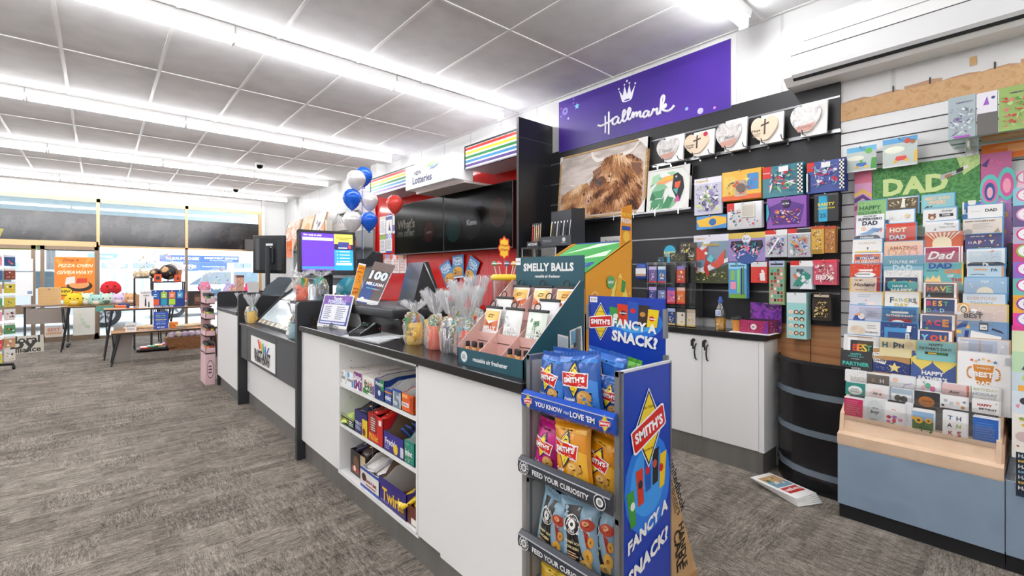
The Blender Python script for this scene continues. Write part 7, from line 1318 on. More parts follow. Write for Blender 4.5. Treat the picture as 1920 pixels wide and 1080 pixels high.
art(m, F, W, H_, 'e .5 .67 .48 .14 2a7ae0;e .5 .68 .36 .10 3f9cf0;', z=.0004, rough=.25)
PK = [(.18, .63, '3f9a3c', 'e8f0e0'), (.33, .68, 'd83a1c', '2a2a2a'), (.48, .71, '2456b8', 'd8261c'), (.63, .72, '2a2422', 'c8503c'), (.77, .70, 'f0c81e', 'd8261c')]
sp = ''
for k, (x, y, c, c2) in enumerate(PK): sp += 'p %s %.2f %.3f %.2f %.3f %.2f %.3f %.2f %.3f;' % (c, x-.06+.02, y-.06, x+.07, y-.055, x+.07+.025*(k-2), y+.045, x-.07+.025*(k-2), y+.04)+'e %.2f %.3f .045 .012 %s;' % (x, y, c2)
art(m, F, W, H_, sp, z=.001, rough=.25)
TT = F@Matrix(((1, 0, 0, 0), (.32, 1, 0, 0), (0, 0, 1, 0), (0, 0, 0, 1))); art(m, TT, W, H_, 'Z .5 .515 .84 f6f6f6 FANCY A;Z .5 .43 .84 f6f6f6 SNACK?', z=.0022, rough=.25)
logo(m, F, W, H_, .5, .83, .165, 14, .002)
m.build('side_panel', t, label='glossy blue side panel with SMITHS diamond logo and FANCY A SNACK?')
m = MB(); m.box(XF+.01, YR0+.001, .3, XB, YR0+.006, 1.02, col('c8c6c2', .4)); m.box(XB-.012, YR1, .1, XB-.006, YR0, 1.0, col('b8b6b2', .5)); m.build('back_panel', t)
SH = [(.865, 'blue'), (.655, 'dark'), (.415, 'dark'), (.20, 'dark')]
for z, k in SH:
    s = MB(); s.box(XF, YR1+.008, z-.006, XB-.01, YR0-.008, z, RM)
    for q in range(6): s.cyl((XF-.03, YR1+.02+.062*q, z+.01), (XB-.01, YR1+.02+.062*q, z+.01), .002, CHROME, n=6)
    s.build('wire_shelf', t)
    s = MB(); X0 = XF-.035 if k == 'dark' else XF-.02; hh = .058; c = col('1f4fb8', .2) if k == 'blue' else col('3a3e46', .3)
    pr = [(X0+.012, z-.002), (X0, z+.010), (X0-.003, z+hh*.5), (X0, z+hh-.01), (X0+.012, z+hh), (X0+.016, z+hh), (X0+.016, z-.002)]
    s.prism(pr, YR1-.004, YR0+.008, c, ax='y'); s.box(X0+.016, YR1+.002, z, XF+.01, YR1+.006, z+hh*.8, CHROME); s.box(X0-.0035, YR1-.004, z+hh-.012, X0+.001, YR0+.008, z+hh-.010, col('b8bcc4', .2))
    Ff = FX(YR0+.008, z, X0-.0032); w_ = YR0-YR1+.012
    if k == 'blue':
        art(s, Ff, w_, hh, 'T .34 .48 .32 f4f4f4 YOU KNOW;T .54 .46 .06 f4f4f4 YOU;T .71 .48 .25 f4f4f4 LOVE \'EM', z=.001, rough=.2)
        logo(s, Ff, w_, hh, .095, .5, .036, 5, .001); logo(s, Ff, w_, hh, .93, .5, .036, 5, .001)
    else:
        art(s, Ff, w_, hh, 'T .5 .46 .62 f2f2f2 FEED YOUR CURIOSITY;c .085 .5 .058 e8e8e8;c .085 .5 .052 2c2f36;c .085 .5 .034 e8e8e8;c .085 .5 .02 8a8c90;c .915 .5 .058 e8e8e8;c .915 .5 .052 2c2f36;c .915 .5 .034 e8e8e8;c .915 .5 .02 8a8c90', z=.001, rough=.2)
        for cc in (.085, .915):
            for q in range(12):
                aa = 2*PI*q/12; art(s, Ff@Matrix.Translation((w_*cc+.0155*math.cos(aa), hh/2+.0155*math.sin(aa), 0))@Matrix.Rotation(aa-PI/2, 4, 'Z')@Matrix.Translation((-.003, -.003, 0)), .006, .006, 'T .5 .5 .7 f2f2f2 '+'REDROCKDELI*'[(3-q) % 12], z=.0016, rough=.2)
    s.build('price_strip', t, label='blue strip reading YOU KNOW YOU LOVE EM' if k == 'blue' else 'dark grey strip reading FEED YOUR CURIOSITY')
hd = MB(); ya, yb2 = wx(1104, 600, 1.312).y, wx(1247, 600, 1.312).y; z0, z1 = .99, 1.222; hd.box(1.312, yb2, z0, 1.316, ya, z1, BL)
Fh = FX(ya, z0, 1.3118); w_, h = ya-yb2, z1-z0
art(hd, Fh, w_, h, 'e .62 .66 .36 .24 2a7ae0;e .62 .68 .28 .18 4fb4f4;r .02 .90 .13 .985 f4f4f4;t .075 .943 .08 222222 $2.80', z=.0006, rough=.2)
sp = ''
for k, (x, c, c2, tx) in enumerate(((.36, '3f9a3c', 'e8f0e0', ''), (.46, 'd83a1c', '2a2a2a', 'Doritos'), (.59, '2456b8', 'd8261c', ''), (.71, '3a2a22', 'c88a3c', ''), (.82, 'f0d01e', 'd8261c', 'Twisties'))):
    hh = .84+.045*(2-abs(k-2)); sp += 'p %s %.2f .6 %.2f .6 %.2f %.2f %.2f %.2f;e %.2f %.2f .035 .035 %s;' % (c, x-.03, x+.09, x+.10+.012*(k-2), hh, x-.035+.012*(k-2), hh+.01, x+.03, hh-.12, c2)
    if tx: sp += 'T %.2f %.2f .09 ffffff %s;' % (x+.03, hh-.12, tx)
art(hd, Fh, w_, h, sp, z=.0012, rough=.2)
T2 = Fh@Matrix.Rotation(R(-4), 4, 'Z'); art(hd, T2, w_, h, 'Z .60 .66 .56 f6f6f6 FANCY A;Z .61 .47 .58 f6f6f6 SNACK?', z=.004, rough=.2)
logo(hd, Fh, w_, h, .18, .62, .095, 2, .002)
for y in (ya+.001, yb2-.001): hd.box(1.305, y-.005, 1.10, 1.32, y+.005, 1.19, RM)
hd.build('header_board', t, label='blue header board reading FANCY A SNACK?')

def bag(x, y, z, w, h, c, c2, seed, label, kind='smiths', tilt=4, roll=0, d=.032, group=None, name='chip_packet'):
    rng = random.Random(seed); t = thing(name, label, 'chip packet', (x, y, z), group)
    r_ = R(rng.uniform(-8, 8)); T = FX(y+w/2*math.cos(R(roll)), z, x, tilt, roll)@Matrix.Translation((w/2, 0, 0))@Matrix.Rotation(r_, 4, 'Y')@Matrix.Translation((-w/2, 0, 0))
    n, k_ = 25, 33; ph = [rng.uniform(0, 6.28) for _ in range(6)]
    cr = [(rng.uniform(.0, 1), rng.choice((0, 1)), rng.uniform(-1.3, 1.3), rng.uniform(.003, .007)) for _ in range(14)]
    def disp(u, v):
        u = min(max(u, 0), 1); v = min(max(v, 0), 1)
        e = max(0, 1-(2*u-1)**2)**.55*max(0, 1-abs(2*v-1)**3.2)**.6
        ed = max(0, abs(2*v-1)-.5)*2
        s = e*d+.0025*math.sin(17*u+ph[0]+3*v)*ed*e+.0016*math.sin(11*v+5*u+ph[1])*e
        for (cu, tb, sl, am) in cr:      # creases radiating from the crimped ends
            q = v if tb else 1-v
            if q < .42:
                dd = (u-cu-sl*(q)*.6)/.045; s += am*(1-q/.42)*math.exp(-dd*dd)*(1 if sl > 0 else -1)*min(1, q*14)*min(1, e*3)
        return s+.006*(u-.5)*math.sin(3*v+ph[2])
    m = MB(); V = []; V2 = []
    for i in range(n):
        for j in range(k_):
            u, v = i/(n-1), j/(k_-1); pin = 1-.06*math.sin(PI*v)*(1 if True else 0)
            V.append(((.5+(u-.5)*pin)*w, v*h, disp(u, v))); V2.append(((.5+(u-.5)*pin)*w, v*h, -disp(1-u, v)*.6-.001))
    fs = [(i*k_+j, (i+1)*k_+j, (i+1)*k_+j+1, i*k_+j+1) for i in range(n-1) for j in range(k_-1)]
    FM = foil(c); m.add(V, fs, FM, True, T); m.add(V2, [f[::-1] for f in fs], FM, True, T)
    if kind == 'smiths':
        art(m, T, w, h, 'p %s .04 .9 .96 .86 .96 .93 .04 .95;p %s .5 .05 .95 .08 .95 .55 .8 .6;e .66 .30 .17 .12 d8a050;e .62 .34 .10 .05 e8bc74;'
            'p f0c23a .35 .08 .62 .05 .85 .14 .72 .26 .5 .24;p f6d870 .38 .10 .6 .08 .8 .15 .7 .2;%s' % (c2, c2, ';'.join('p d8a030 %.2f .08 %.2f .08 %.2f .24 %.2f .24' % (.42+.07*q, .435+.07*q, .47+.07*q, .455+.07*q) for q in range(5))), disp=disp, z=.0015, rough=.25)
        art(m, T, w, h, 'T .30 .27 .30 f4f4f4 Original' if 'blue' in label or 'green' in label else 'T .3 .24 .24 f4f4f4 Salt', disp=disp, z=.0032, rough=.25)
        logo(m, T, w, h, .46, .60, w*.62, rng.uniform(-14, -4), .003, disp)
    else:
        art(m, T, w, h, 'p 2a2624 .18 .95 .62 .98 .58 .55 .74 .08 .24 .06 .28 .5;b %d 8 %s,c8dce8 .05 .55 .95 .9;e .78 .74 .16 .09 b8402a;e .74 .76 .08 .04 e8a070;p a8301c .70 .66 .8 .62 .86 .40 .78 .42;e .80 .28 .10 .12 e0a848;e .72 .14 .14 .08 ecc068;e .86 .5 .06 .08 d89a40' % (seed, c2), disp=disp, z=.0015, rough=.3)
        art(m, T, w, h, 'c .42 .70 .20 f2f0ec;c .42 .70 .185 22201f;c .42 .70 .10 f2f0ec;c .42 .70 .04 22201f;T .42 .785 .24 f2f0ec RED ROCK;T .42 .61 .16 f2f0ec DELI;T .44 .44 .42 e8d8a0 HONEY SOY;T .44 .36 .34 e8d8a0 CHICKEN;l .28 .14 .6 .3 4 d8b088', disp=disp, z=.003, rough=.3)
    m.build('packet', t)
    for v0 in (0, 1):       # crimped seals
        V = []; s = MB()
        for i in range(25):
            for q in (0, 1): V.append((w*i/24, h*v0+(q*.011 if v0 else -q*.008), .0018*(-1)**i+disp(i/24, v0)))
        s.add(V, [(2*i, 2*i+2, 2*i+3, 2*i+1) for i in range(24)], foil(c), False, T); s.add([(a, b, g-.0008) for a, b, g in V], [(2*i, 2*i+1, 2*i+3, 2*i+2) for i in range(24)], foil(c), False, T); s.build('crimped_seal', t)
    return t
XB1 = 1.10
for row in range(2): pass
bag(1.085, 1.030, .872, .128, .165, '2a5fb4', '3f86d8', 1, 'blue original chip packet at the left front of the top shelf')
bag(1.15, 1.040, .872, .13, .17, '2a5fb4', '3f86d8', 12, 'blue chip packet behind the left front packet on the top shelf')
bag(1.075, .900, .870, .145, .175, '2a5fb4', '3f86d8', 23, 'blue original chip packet tilted in the centre of the top shelf', roll=9)
bag(1.15, .90, .875, .15, .19, '2f66bc', '3f86d8', 34, 'taller blue chip packet behind the centre one on the top shelf', roll=-6)
bag(1.19, .865, .885, .12, .165, '5fae3c', '8fd05a', 45, 'green chip packet at the back right of the top shelf', roll=-8)
bag(1.13, .842, .872, .10, .13, '2a5fb4', '3f86d8', 52, 'blue chip packet low at the right of the top shelf', roll=-5)
bag(1.08, 1.055, .663, .115, .16, 'd01f86', 'a01a6a', 5, 'pink chip packet at the left of the second shelf', roll=-4)
bag(1.14, 1.00, .663, .13, .175, 'b81a74', '8a1458', 6, 'darker pink chip packet behind on the second shelf')
bag(1.065, .925, .663, .15, .175, 'e8960f', 'f4b83a', 7, 'orange chip packet in the middle of the second shelf', roll=7)
bag(1.14, .90, .667, .15, .185, 'd8860f', 'f4b83a', 8, 'orange chip packet standing behind on the second shelf', roll=-9)
bag(1.105, .862, .663, .12, .165, 'e8960f', 'f4b83a', 9, 'orange chip packet at the right end of the second shelf', roll=-6)
for k, (x, y, rl, lab) in enumerate(((1.07, 1.03, -7, 'grey blue deli chip packet at the left front of the third shelf'), (1.135, 1.04, 4, 'grey blue deli chip packet behind the left one on the third shelf'), (1.07, .905, 5, 'grey blue deli chip packet in the centre of the third shelf'), (1.14, .92, -5, 'grey blue deli chip packet behind the centre one on the third shelf'), (1.105, .856, 3, 'grey blue deli chip packet at the right of the third shelf'))):
    bag(x, y, .423, .135, .185, '8fb0c4', 'a8c8d8', 60+k, lab, 'deli', roll=rl)
for k, y in enumerate((1.035, .94, .85)): bag(1.09, y, .206, .12, .16, 'd8a81e', 'f0d040', 70+k, ['yellow chip packet at the left of the lowest shelf', 'yellow chip packet in the middle of the lowest shelf', 'yellow chip packet at the right of the lowest shelf'][k])
# ------------------------------------------------------------------ left area: tables, toys, window things
def ltable(x0, x1, y0, y1, z, label, top='b8895a', splay=.06, legs=True, name='display_table'):
    t = thing(name, label, 'table', ((x0+x1)/2, (y0+y1)/2, 0)); m = MB(); m.rbox(x0, y0, z-.025, x1, y1, z, col(top, .4), .004); m.box(x0-.001, y0-.001, z-.022, x1+.001, y1+.001, z-.004, BLACK); m.build('table_top', t)
    for x, sx in ((x0+.06, -1), (x1-.06, 1)):
        for y, sy in ((y0+.05, -1), (y1-.05, 1)):
            for q in (-1, 1):
                l = MB(); l.cyl((x+q*.03, y, z-.025), (x+sx*splay+q*.012*0, y+sy*.03, 0), .016, BLACK, .010, n=8); l.build('leg', t) if q == 1 else None
            b = MB(); b.cyl((x-.05, y, z-.03), (x+sx*splay*.5, y+sy*.015, z*.5), .008, BLACK, n=6); b.build('leg_brace', t)
    return t
ltable(.12, 1.38, 8.55, 8.98, .47, 'low timber topped display bench with splayed black legs, nearest the camera')
ltable(.05, 1.42, 9.25, 9.75, .76, 'higher timber topped display table behind the low bench')
ltable(-.48, .85, 10.7, 11.2, .75, 'display table with plush toys in front of the shop window')
ltable(1.0, 2.85, 11.2, 11.75, .75, 'long display table with soft toys near the right end of the window', top='e8e2dc')
t = thing('mobile_desk', 'grey fronted folding desk on castors beside the glass door', 'desk', (-.7, 11.6, 0))
m = MB(); m.rbox(-1.0, 11.3, .73, -.38, 11.8, .755, col('8a7466', .4), .004); m.build('desk_top', t)
m = MB(); m.box(-.93, 11.34, .44, -.42, 11.36, .71, col('9c918a', .6)); m.build('modesty_panel', t)
for x in (-.96, -.42):
    m = MB(); m.box(x-.015, 11.5, .06, x+.015, 11.54, .73, col('4a4a4e', .4)); m.box(x-.015, 11.3, .05, x+.015, 11.75, .08, col('4a4a4e', .4)); m.build('leg', t)
    for y in (11.32, 11.73): m = MB(); m.cyl((x-.02, y, .03), (x+.02, y, .03), .03, BLACK); m.build('castor', t)
m = MB(); F = FY(wy(71, 579, 11.4).x, .756, 11.4); W = wy(113, 579, 11.4).x-wy(71, 579, 11.4).x; slab(m, F, W, .30, .2, col('e0ba84', .6)); art(m, F, W, .30, 'l .02 .05 .98 .95 9 d8b078;c .5 .9 .05 8a8a8a', z=.001); solo(m, 'timber_box', 'pale slatted timber box with a clasp on the grey desk', 'box')
# posters in the window
def wposter(x0, y0, x1, y1, bg, sp, label, Y=12.44, name='window_poster', tl=0):
    a = wy(x0, y1, Y); b = wy(x1, y0, Y); panelthing(name, label, 'poster', FY(a.x, wy((x0+x1)/2, y1, Y).z, Y, 0, 0)@Matrix.Rotation(R(tl), 4, 'Z'), b.x-a.x, wy((x0+x1)/2, y0, Y).z-wy((x0+x1)/2, y1, Y).z, .004, bg, sp)
wposter(102, 482, 178, 562, 'ee8a28', ';'.join('p f6a040 .5 .4 %.2f %.2f %.2f %.2f' % (.5+.7*math.cos(q), .4+.7*math.sin(q), .5+.7*math.cos(q+.13), .4+.7*math.sin(q+.13)) for q in [2*PI*i/20 for i in range(20)] if 0 < .5+.7*math.cos(q) < 1.0 and 0 < .4+.7*math.sin(q) < 1)+';Zi 0 0 0 0 ;Ti .4 .92 .4 b03a1c Drop it;Ti .52 .80 .88 fbf0d0 PIZZA OVEN;Ti .5 .64 .88 fbf0d0 GIVEAWAY!;e .62 .32 .32 .13 3a2a28;e .60 .36 .26 .10 e8a060;p e8e4e0 .25 .35 .5 .4 .5 .55 .28 .52;p d8402a .52 .38 .8 .4 .8 .5 .55 .5;e .25 .2 .2 .1 2a1a10;e .25 .2 .18 .085 f4d428;Ti .25 .2 .28 2a1a10 WIN!'.replace('Zi 0 0 0 0 ;', ''), 'orange poster reading PIZZA OVEN GIVEAWAY WIN! in the window')
wposter(204, 488, 238, 508, 'f0f2f4', 'l .1 .1 .9 .9 4 dfe4e8', 'tilted blank white notice stuck on the window, left one', tl=20)
wposter(318, 490, 344, 508, 'eef0f2', 'l .1 .1 .9 .9 4 dfe4e8', 'tilted blank white notice stuck on the window beside the globe', tl=-16)
wposter(26, 510, 62, 555, 'f4f6f8', 'r .7 .08 .95 .2 8a9ab8', 'large white sheet taped inside the glass door', Y=12.40)
wposter(35, 485, 62, 508, 'eef2f6', '', 'smaller white sheet high on the glass door', Y=12.40)
wposter(84, 612, 118, 632, 'f0e0d8', 'T .5 .7 .7 e0907a BEST;T .5 .35 .9 d8a050 OFFERS', 'faded sale sign low in the window left', Y=12.40)
wposter(137, 577, 178, 628, 'f4f4ec', 'b 3 10 f4f0c0,d8ecd0 .1 .2 .9 .9', 'large pale poster low in the window beside the centre post', Y=12.40)
# plush toys
def plush(x, y, z, r, c, c2, seed, label, ears=1, group=None):
    t = thing('plush_toy', label, 'plush toy', (x, y, z), group); m = MB(); cm = col(c, .9, 0, .1)
    m.lathe([(.001, 0), (r*.55, .0), (r*.95, r*.35), (r, r*.7), (r*.85, r*1.15), (r*.5, r*1.5), (.001, r*1.62)], cm, 18, (x, y, z))
    if ears:
        for s in (-1, 1): m.ball((x+s*r*.5, y, z+r*1.48), r*.2, r*.12, r*.26, cm, 10)
    m.build('body', t)
    f = MB(); f.ball((x, y-r*.62, z+r*.55), r*.55, r*.40, r*.42, col(c2, .9), 14); f.build('belly_patch', t)
    for s in (-1, 1): e = MB(); e.ball((x+s*r*.35, y-r*.90, z+r*.95), r*.09, r*.07, r*.09, GLOSSBLACK, 8); e.build('eye', t)
    n_ = MB(); n_.ball((x, y-r*.97, z+r*.86), r*.09, r*.05, r*.05, col('d88a7a'), 8); n_.build('nose', t)
pl = [(139, 575, 10.95, .135, 'eccb3a', 'f4e28a', 'yellow plush toy, leftmost on the window table'), (163, 573, 11.0, .13, 'cfe0c8', 'f2f2ea', 'pale green and white plush toy beside the yellow one'), (180, 574, 10.9, .115, 'a8d0c8', 'f0e8d8', 'mint plush toy in the middle of the window table'), (200, 574, 10.95, .125, 'c8d8cc', '5a7a70', 'white plush toy with dark green eye patches'), (222, 574, 10.95, .12, 'd8c4e4', 'f4eef4', 'lilac and white plush toy'), (245, 572, 10.95, .12, 'd8a878', 'f4e4d0', 'tan fox like plush toy with a yellow tag'), (208, 552, 11.1, .14, 'd8343a', 'b82a30', 'red ball shaped plush toy on top of the row')]
for i, (u, v, Y, r, c, c2, lab) in enumerate(pl):
    p = wy(u, v, Y); plush(p.x, Y, .751 if v > 565 else .93, r if v > 565 else .15, c, c2, i, lab, 0 if 'red' in lab else 1)
for i, (u, Y, r, c, c2, lab, z) in enumerate([(357, 11.4, .11, 'e87a68', 'f2d0c0', 'coral red plush toy near the black coffee box', .752), (372, 11.5, .11, '6a6e74', 'd8d8da', 'grey raccoon like plush toy', .752), (383, 11.6, .12, 'f03a80', 'f06a9a', 'hot pink plush toy high on the right table', .93), (405, 11.4, .14, '4a90c0', 'c8d8e0', 'blue plush toy beside the foil balloon', .752), (444, 11.5, .15, 'd8483c', 'e88a78', 'red plush toy behind the far counter', .80), (471, 11.4, .17, 'f04a80', 'f4789a', 'bright pink plush toy right of the strawberry carton', .80), (436, 11.72, .2, 'b8a0d8', 'c8b8e4', 'large lavender plush toy at the back', .76)]):
    p = wy(u, 560, Y); plush(p.x, Y, z, r, c, c2, i, lab)
# teal striped edge strip between tables
def boxat(u0, v0, u1, v1, Y, d, bg, sp, name, label, cat, z=None, rough=.5, tilt=0):
    a = wy(u0, v1, Y); b = wy(u1, v1, Y); zt = wy((u0+u1)/2, v0, Y).z; zb = a.z if z is None else z; F = FY(a.x, zb, Y, tilt); m = MB(); mt = col(bg, rough) if isinstance(bg, str) else bg; slab(m, F, b.x-a.x, zt-zb, d, mt); art(m, F, b.x-a.x, zt-zb, sp, rough=rough, z=.001); return solo(m, name, label, cat)
boxat(180, 574, 214, 584, 10.65, .08, '4aa090', 'b 3 12 e87a5a,f0e8d8,2f7a70', 'patterned_box', 'flat teal patterned box at the corner of the plush toy table', 'box', tilt=0)
boxat(216, 573, 237, 581, 9.3, .14, 'e8703a', 'r 0 .0 1 .25 f0e8e0;r .0 .8 1 1 f08a5a', 'book', 'orange book lying at the left end of the high display table', 'book', .761)
boxat(222, 569, 243, 574, 9.5, .14, '2a3f7a', 'l .1 .2 .9 .8 2 8a9ac8', 'book', 'dark blue book on the high display table behind the orange book', 'book', .761)
boxat(243, 576, 262, 581, 9.3, .12, 'f0ece8', 'r 0 0 1 .4 e8703a;r .4 .4 .7 1 3a4a8a', 'book', 'white and orange flat book next to the celebrating dad sign', 'book', .761)
boxat(261, 544, 288, 580, 9.28, .01, 'f0eeec', 'T .5 .85 .8 3a3a3c CELEBRATING;T .5 .70 .4 3a3a3c DAD;p 1a1a1c .38 .1 .5 .1 .48 .55 .40 .5;p 1a1a1c .62 .05 .72 .05 .70 .35 .64 .35;c .44 .58 .04 1a1a1c', 'dad_sign', 'white CELEBRATING DAD sign with black silhouettes on the high table', 'sign', .761, tilt=6)
boxat(255, 552, 262, 578, 9.4, .03, 'b88a5a', '', 'wooden_stand', 'small timber stand behind the celebrating dad sign', 'stand', .761)
# sock display
t = boxat(284, 544, 346, 577, 9.3, .12, '1f3f9a', ';'.join('r %.2f .52 %.2f .90 %s;r %.2f .14 %.2f .48 %s' % (.03+.245*i, .22+.245*i, ['2a6fb8', 'a8d03a', 'f0803a', '3fa0c8'][i], .03+.245*i, .22+.245*i, ['f0602a', '1fa0b8', 'b8e03a', '1f3f8a'][i]) for i in range(4))+';'+';'.join('l %.2f .6 %.2f .8 2 ffffff;c %.2f .94 .02 f4f4f4' % (.07+.245*i, .18+.245*i, .12+.245*i) for i in range(4))+';T .35 .06 .6 f4f4f4 SOCKS FOR HIM', 'sock_display', 'blue SOCKS FOR HIM display box with eight bright packs', 'sock display', .761)
boxat(353, 546, 384, 576, 9.4, .2, '2c2523', 'r .35 .1 .75 .8 5a3a30;r .4 .3 .7 .6 8a6a5a', 'coffee_box', 'dark brown gift box beside the travel cup', 'box', .761)
p = wy(385, 575, 9.35); t = thing('travel_cup', 'printed travel cup with a black lid on the high display table', 'cup', (p.x, 9.35, .761)); m = MB(); m.lathe([(.035, 0), (.045, .13)], col('d8d2cc', .4), 16, (p.x, 9.35, .761)); m.lathe([(.0402, .04), (.0435, .10)], patch(['6a6a6a', 'e8e8e8', '3a3a3a'], 40), 16, (p.x, 9.35, .761)); m.build('cup', t); m = MB(); m.lathe([(.047, .13), (.047, .155), (.03, .17), (.001, .17)], BLACK, 16, (p.x, 9.35, .761)); m.build('lid', t)
# globes on a wire riser
def riser(x0, x1, y, z0, z1, label):
    t = thing('wire_riser', label, 'stand', ((x0+x1)/2, y, z0)); m = MB()
    for x in (x0, x1):
        for yy in (y-.1, y+.1): m.cyl((x, yy, z0), (x, yy, z1), .010, BLACK, n=6)
    m.box(x0-.01, y-.11, z1, x1+.01, y+.11, z1+.012, BLACK); m.build('frame', t)
a, b = wy(286, 530, 9.6), wy(344, 530, 9.6); riser(a.x, b.x, 9.6, .76, a.z, 'black square framed riser carrying the two dark globes'); ZR = a.z+.012
a2, b2 = wy(252, 522, 10.3), wy(284, 522, 10.3); riser(a2.x, b2.x, 10.3, .0, a2.z, 'black framed riser carrying the beige soft toys'); ZR2 = a2.z+.012
def globe(u, v, r, Y, label, zb):
    p = wy(u, v, Y); t = thing('globe', label, 'globe', (p.x, Y, zb)); m = MB(); m.ball((p.x, Y, p.z), r, r, r, patch(['c89a68', '1d1b1c', '242022', 'b88a5a', '1d1b1c'], .9/r, .35, (1, 1, 1), True, .2), 24); m.build('ball', t)
    s = MB(); s.cyl((p.x, Y, zb), (p.x, Y, zb+.012), r*.6, BLACK, n=16); s.cyl((p.x, Y, zb), (p.x, Y, p.z-r), .008, BLACK, n=8); s.tube([(p.x+1.06*r*math.sin(q), Y, p.z-1.06*r*math.cos(q)) for q in [PI*i/10 for i in range(11)]], .006, col('8a6a4a', .3, .6)); s.build('stand', t)
globe(291, 513, .08, 9.65, 'smaller black and gold globe on the wire riser', ZR); globe(315, 510, .124, 9.6, 'larger black and copper globe on the wire riser', ZR)
boxat(289, 514, 303, 529, 9.52, .1, 'e05a2c', 'r .25 .3 .75 .7 2a2a2a', 'gift_box', 'small orange gift box under the smaller globe', 'box', ZR)
boxat(327, 515, 340, 529, 9.52, .1, 'e05a2c', 'p 2a2a2a .3 .3 .7 .3 .5 .8', 'gift_box', 'small orange gift box under the right side of the larger globe', 'box', ZR)
boxat(328, 506, 341, 515, 9.6, .1, 'a8704a', '', 'gift_box', 'brown cardboard box stacked on the right orange gift box', 'box')
for i, (u, v) in enumerate(((258, 512), (267, 508), (272, 516))):
    p = wy(u, v, 10.25); plush(p.x, 10.2+.05*i, ZR2, .07, 'd8c4a0', 'f0e6d4', i, ['beige soft toy at the left on the black riser', 'beige soft toy in the middle on the black riser', 'beige soft toy at the right on the black riser'][i])
# items on low bench
boxat(235, 605, 256, 624, 8.6, .004, 'e4e2de', 'T .5 .62 .8 5a5a5a BOOKS;l .15 .2 .85 .4 2 8a8a8a', 'price_sign', 'small white card sign at the left end of the low bench', 'sign', .471, tilt=8)
boxat(383, 598, 396, 616, 8.7, .004, 'e4e2de', 'l .15 .2 .85 .8 4 8a8a8a', 'price_sign', 'small white card sign at the right end of the low bench', 'sign', .471, tilt=8)
boxat(288, 584, 316, 616, 8.75, .01, '2440a0', 'T .5 .88 .6 6fa0d8 FUN DAD;T .5 .76 .66 a8d05a MESSY DAD;T .5 .65 .6 5ab0e0 COOL DAD;T .5 .53 .74 f4e85a STRONG DAD;T .5 .42 .6 6fa0d8 KIND DAD;T .5 .30 .64 8ab8e8 BEST DAD;T .5 .1 .5 f4f4f4 MY DAD', 'dad_sign', 'blue leaning sign listing kinds of dad on the low bench', 'sign', .471, tilt=12)
rg = random.Random(9)
def roll(x, y, z, L, r, c, label, cat='wrapped bundle'):
    m = MB(); T = Matrix.Translation((x, y, z+r))@Matrix.Rotation(rg.uniform(-.3, .3), 4, 'Z')
    P = []; n = 9; V = []
    for i in range(n):
        f = i/(n-1); rr = r*(.5+.6*math.sin(PI*min(max(f, .08), .92)))
        for j in range(10): q = 2*PI*j/10; V.append((-L/2+L*f, rr*math.cos(q)*(1+rg.uniform(-.15, .15)), max(-r, rr*.8*math.sin(q)*(1+rg.uniform(-.2, .2)))))
    m.add(V, [(i*10+j, i*10+(j+1) % 10, (i+1)*10+(j+1) % 10, (i+1)*10+j) for i in range(n-1) for j in range(10)]+[tuple(range(10))[::-1], tuple(range((n-1)*10, n*10))], col(c, .7), False, T); solo(m, 'paper_bundle', label, cat)
roll(.36, 8.78, .47, .22, .035, 'c8a478', 'brown paper bundle under the left white sign on the low bench'); roll(.55, 8.8, .47, .28, .04, 'd8c4a0', 'beige paper bundle behind the left white sign'); roll(1.05, 8.8, .47, .35, .03, 'dcc8a4', 'long flat beige bundle at the right of the low bench'); roll(1.2, 8.88, .47, .3, .03, 'cdb088', 'brown flat bundle at the far right of the low bench')
boxat(318, 604, 334, 616, 8.85, .1, 'f0902a', 'b 3 8 f4d85a,d8502a', 'gift_box', 'orange and yellow pack beside the blue dad sign', 'box', .471)
mb = MB(); mb.box(.62, 8.6, .47, 1.0, 8.75, .474, col('3a3c40', .3)); mb.box(.66, 8.62, .474, .8, 8.73, .477, col('8a8c92', .3)); solo(mb, 'flat_magazines', 'dark glossy magazines lying flat on the low bench', 'magazines')
# basket and trays under tables
t = thing('wicker_basket', 'long wicker basket of pale rolled items on the floor behind the low bench', 'basket', (1.25, 9.9, 0)); WK = patch(['8a5a34', 'a8744a', '6a4426', 'b8865a'], 40, .8, (1, 1, 3), False, bump=.6)
mb = MB(); x0, x1 = wy(316, 660, 9.9).x, 1.95; mb.prism([(x0, 0), (x1, 0), (x1+.06, .2), (x0-.05, .2)], 9.8, 10.15, WK, ax='y'); mb.build('basket', t)
for i in range(9):
    q = MB(); xx = x0+.05+.095*i; q.ball((xx, 9.95+.03*(i % 2), .24), .06, .09, .055, col(['d8c8dc', 'e8dcd0', 'c8b8d4', 'e0d4e8'][i % 4], .8), 10); solo(q, 'rolled_towel', 'pale lilac and cream rolled item heaped in the wicker basket', 'rolled item', 'rolled items in the wicker basket')
t = thing('floor_tray', 'low black wire tray of colourful flat packs on the floor under the high table', 'tray', (.75, 9.9, 0)); mb = MB(); mb.rbox(.45, 9.8, .02, 1.0, 10.1, .05, BLACK, .01); mb.build('tray', t)
for i in range(5): q = MB(); q.rbox(.5+.1*i, 9.85, .05+.012*i, .66+.08*i, 10.05, .075+.012*i, foil(['e8503a', '3fa06a', 'e8b03a', 'd86a9a', '3a6ab0'][i]), .004); solo(q, 'flat_pack', 'colourful flat pack in the black floor tray', 'pack', 'flat packs in the floor tray')
mb = MB(); F = FY(wy(205, 660, 9.0).x, .0, 8.95, 0, 14)@Matrix(((1, .1, 0, 0), (0, 1, 0, 0), (0, 0, 1, 0), (0, 0, 0, 1))); slab(mb, F, .24, .52, .012, col('a29b95', .6)); solo(mb, 'grey_board', 'bare grey board leaning against the left end of the low bench', 'board')
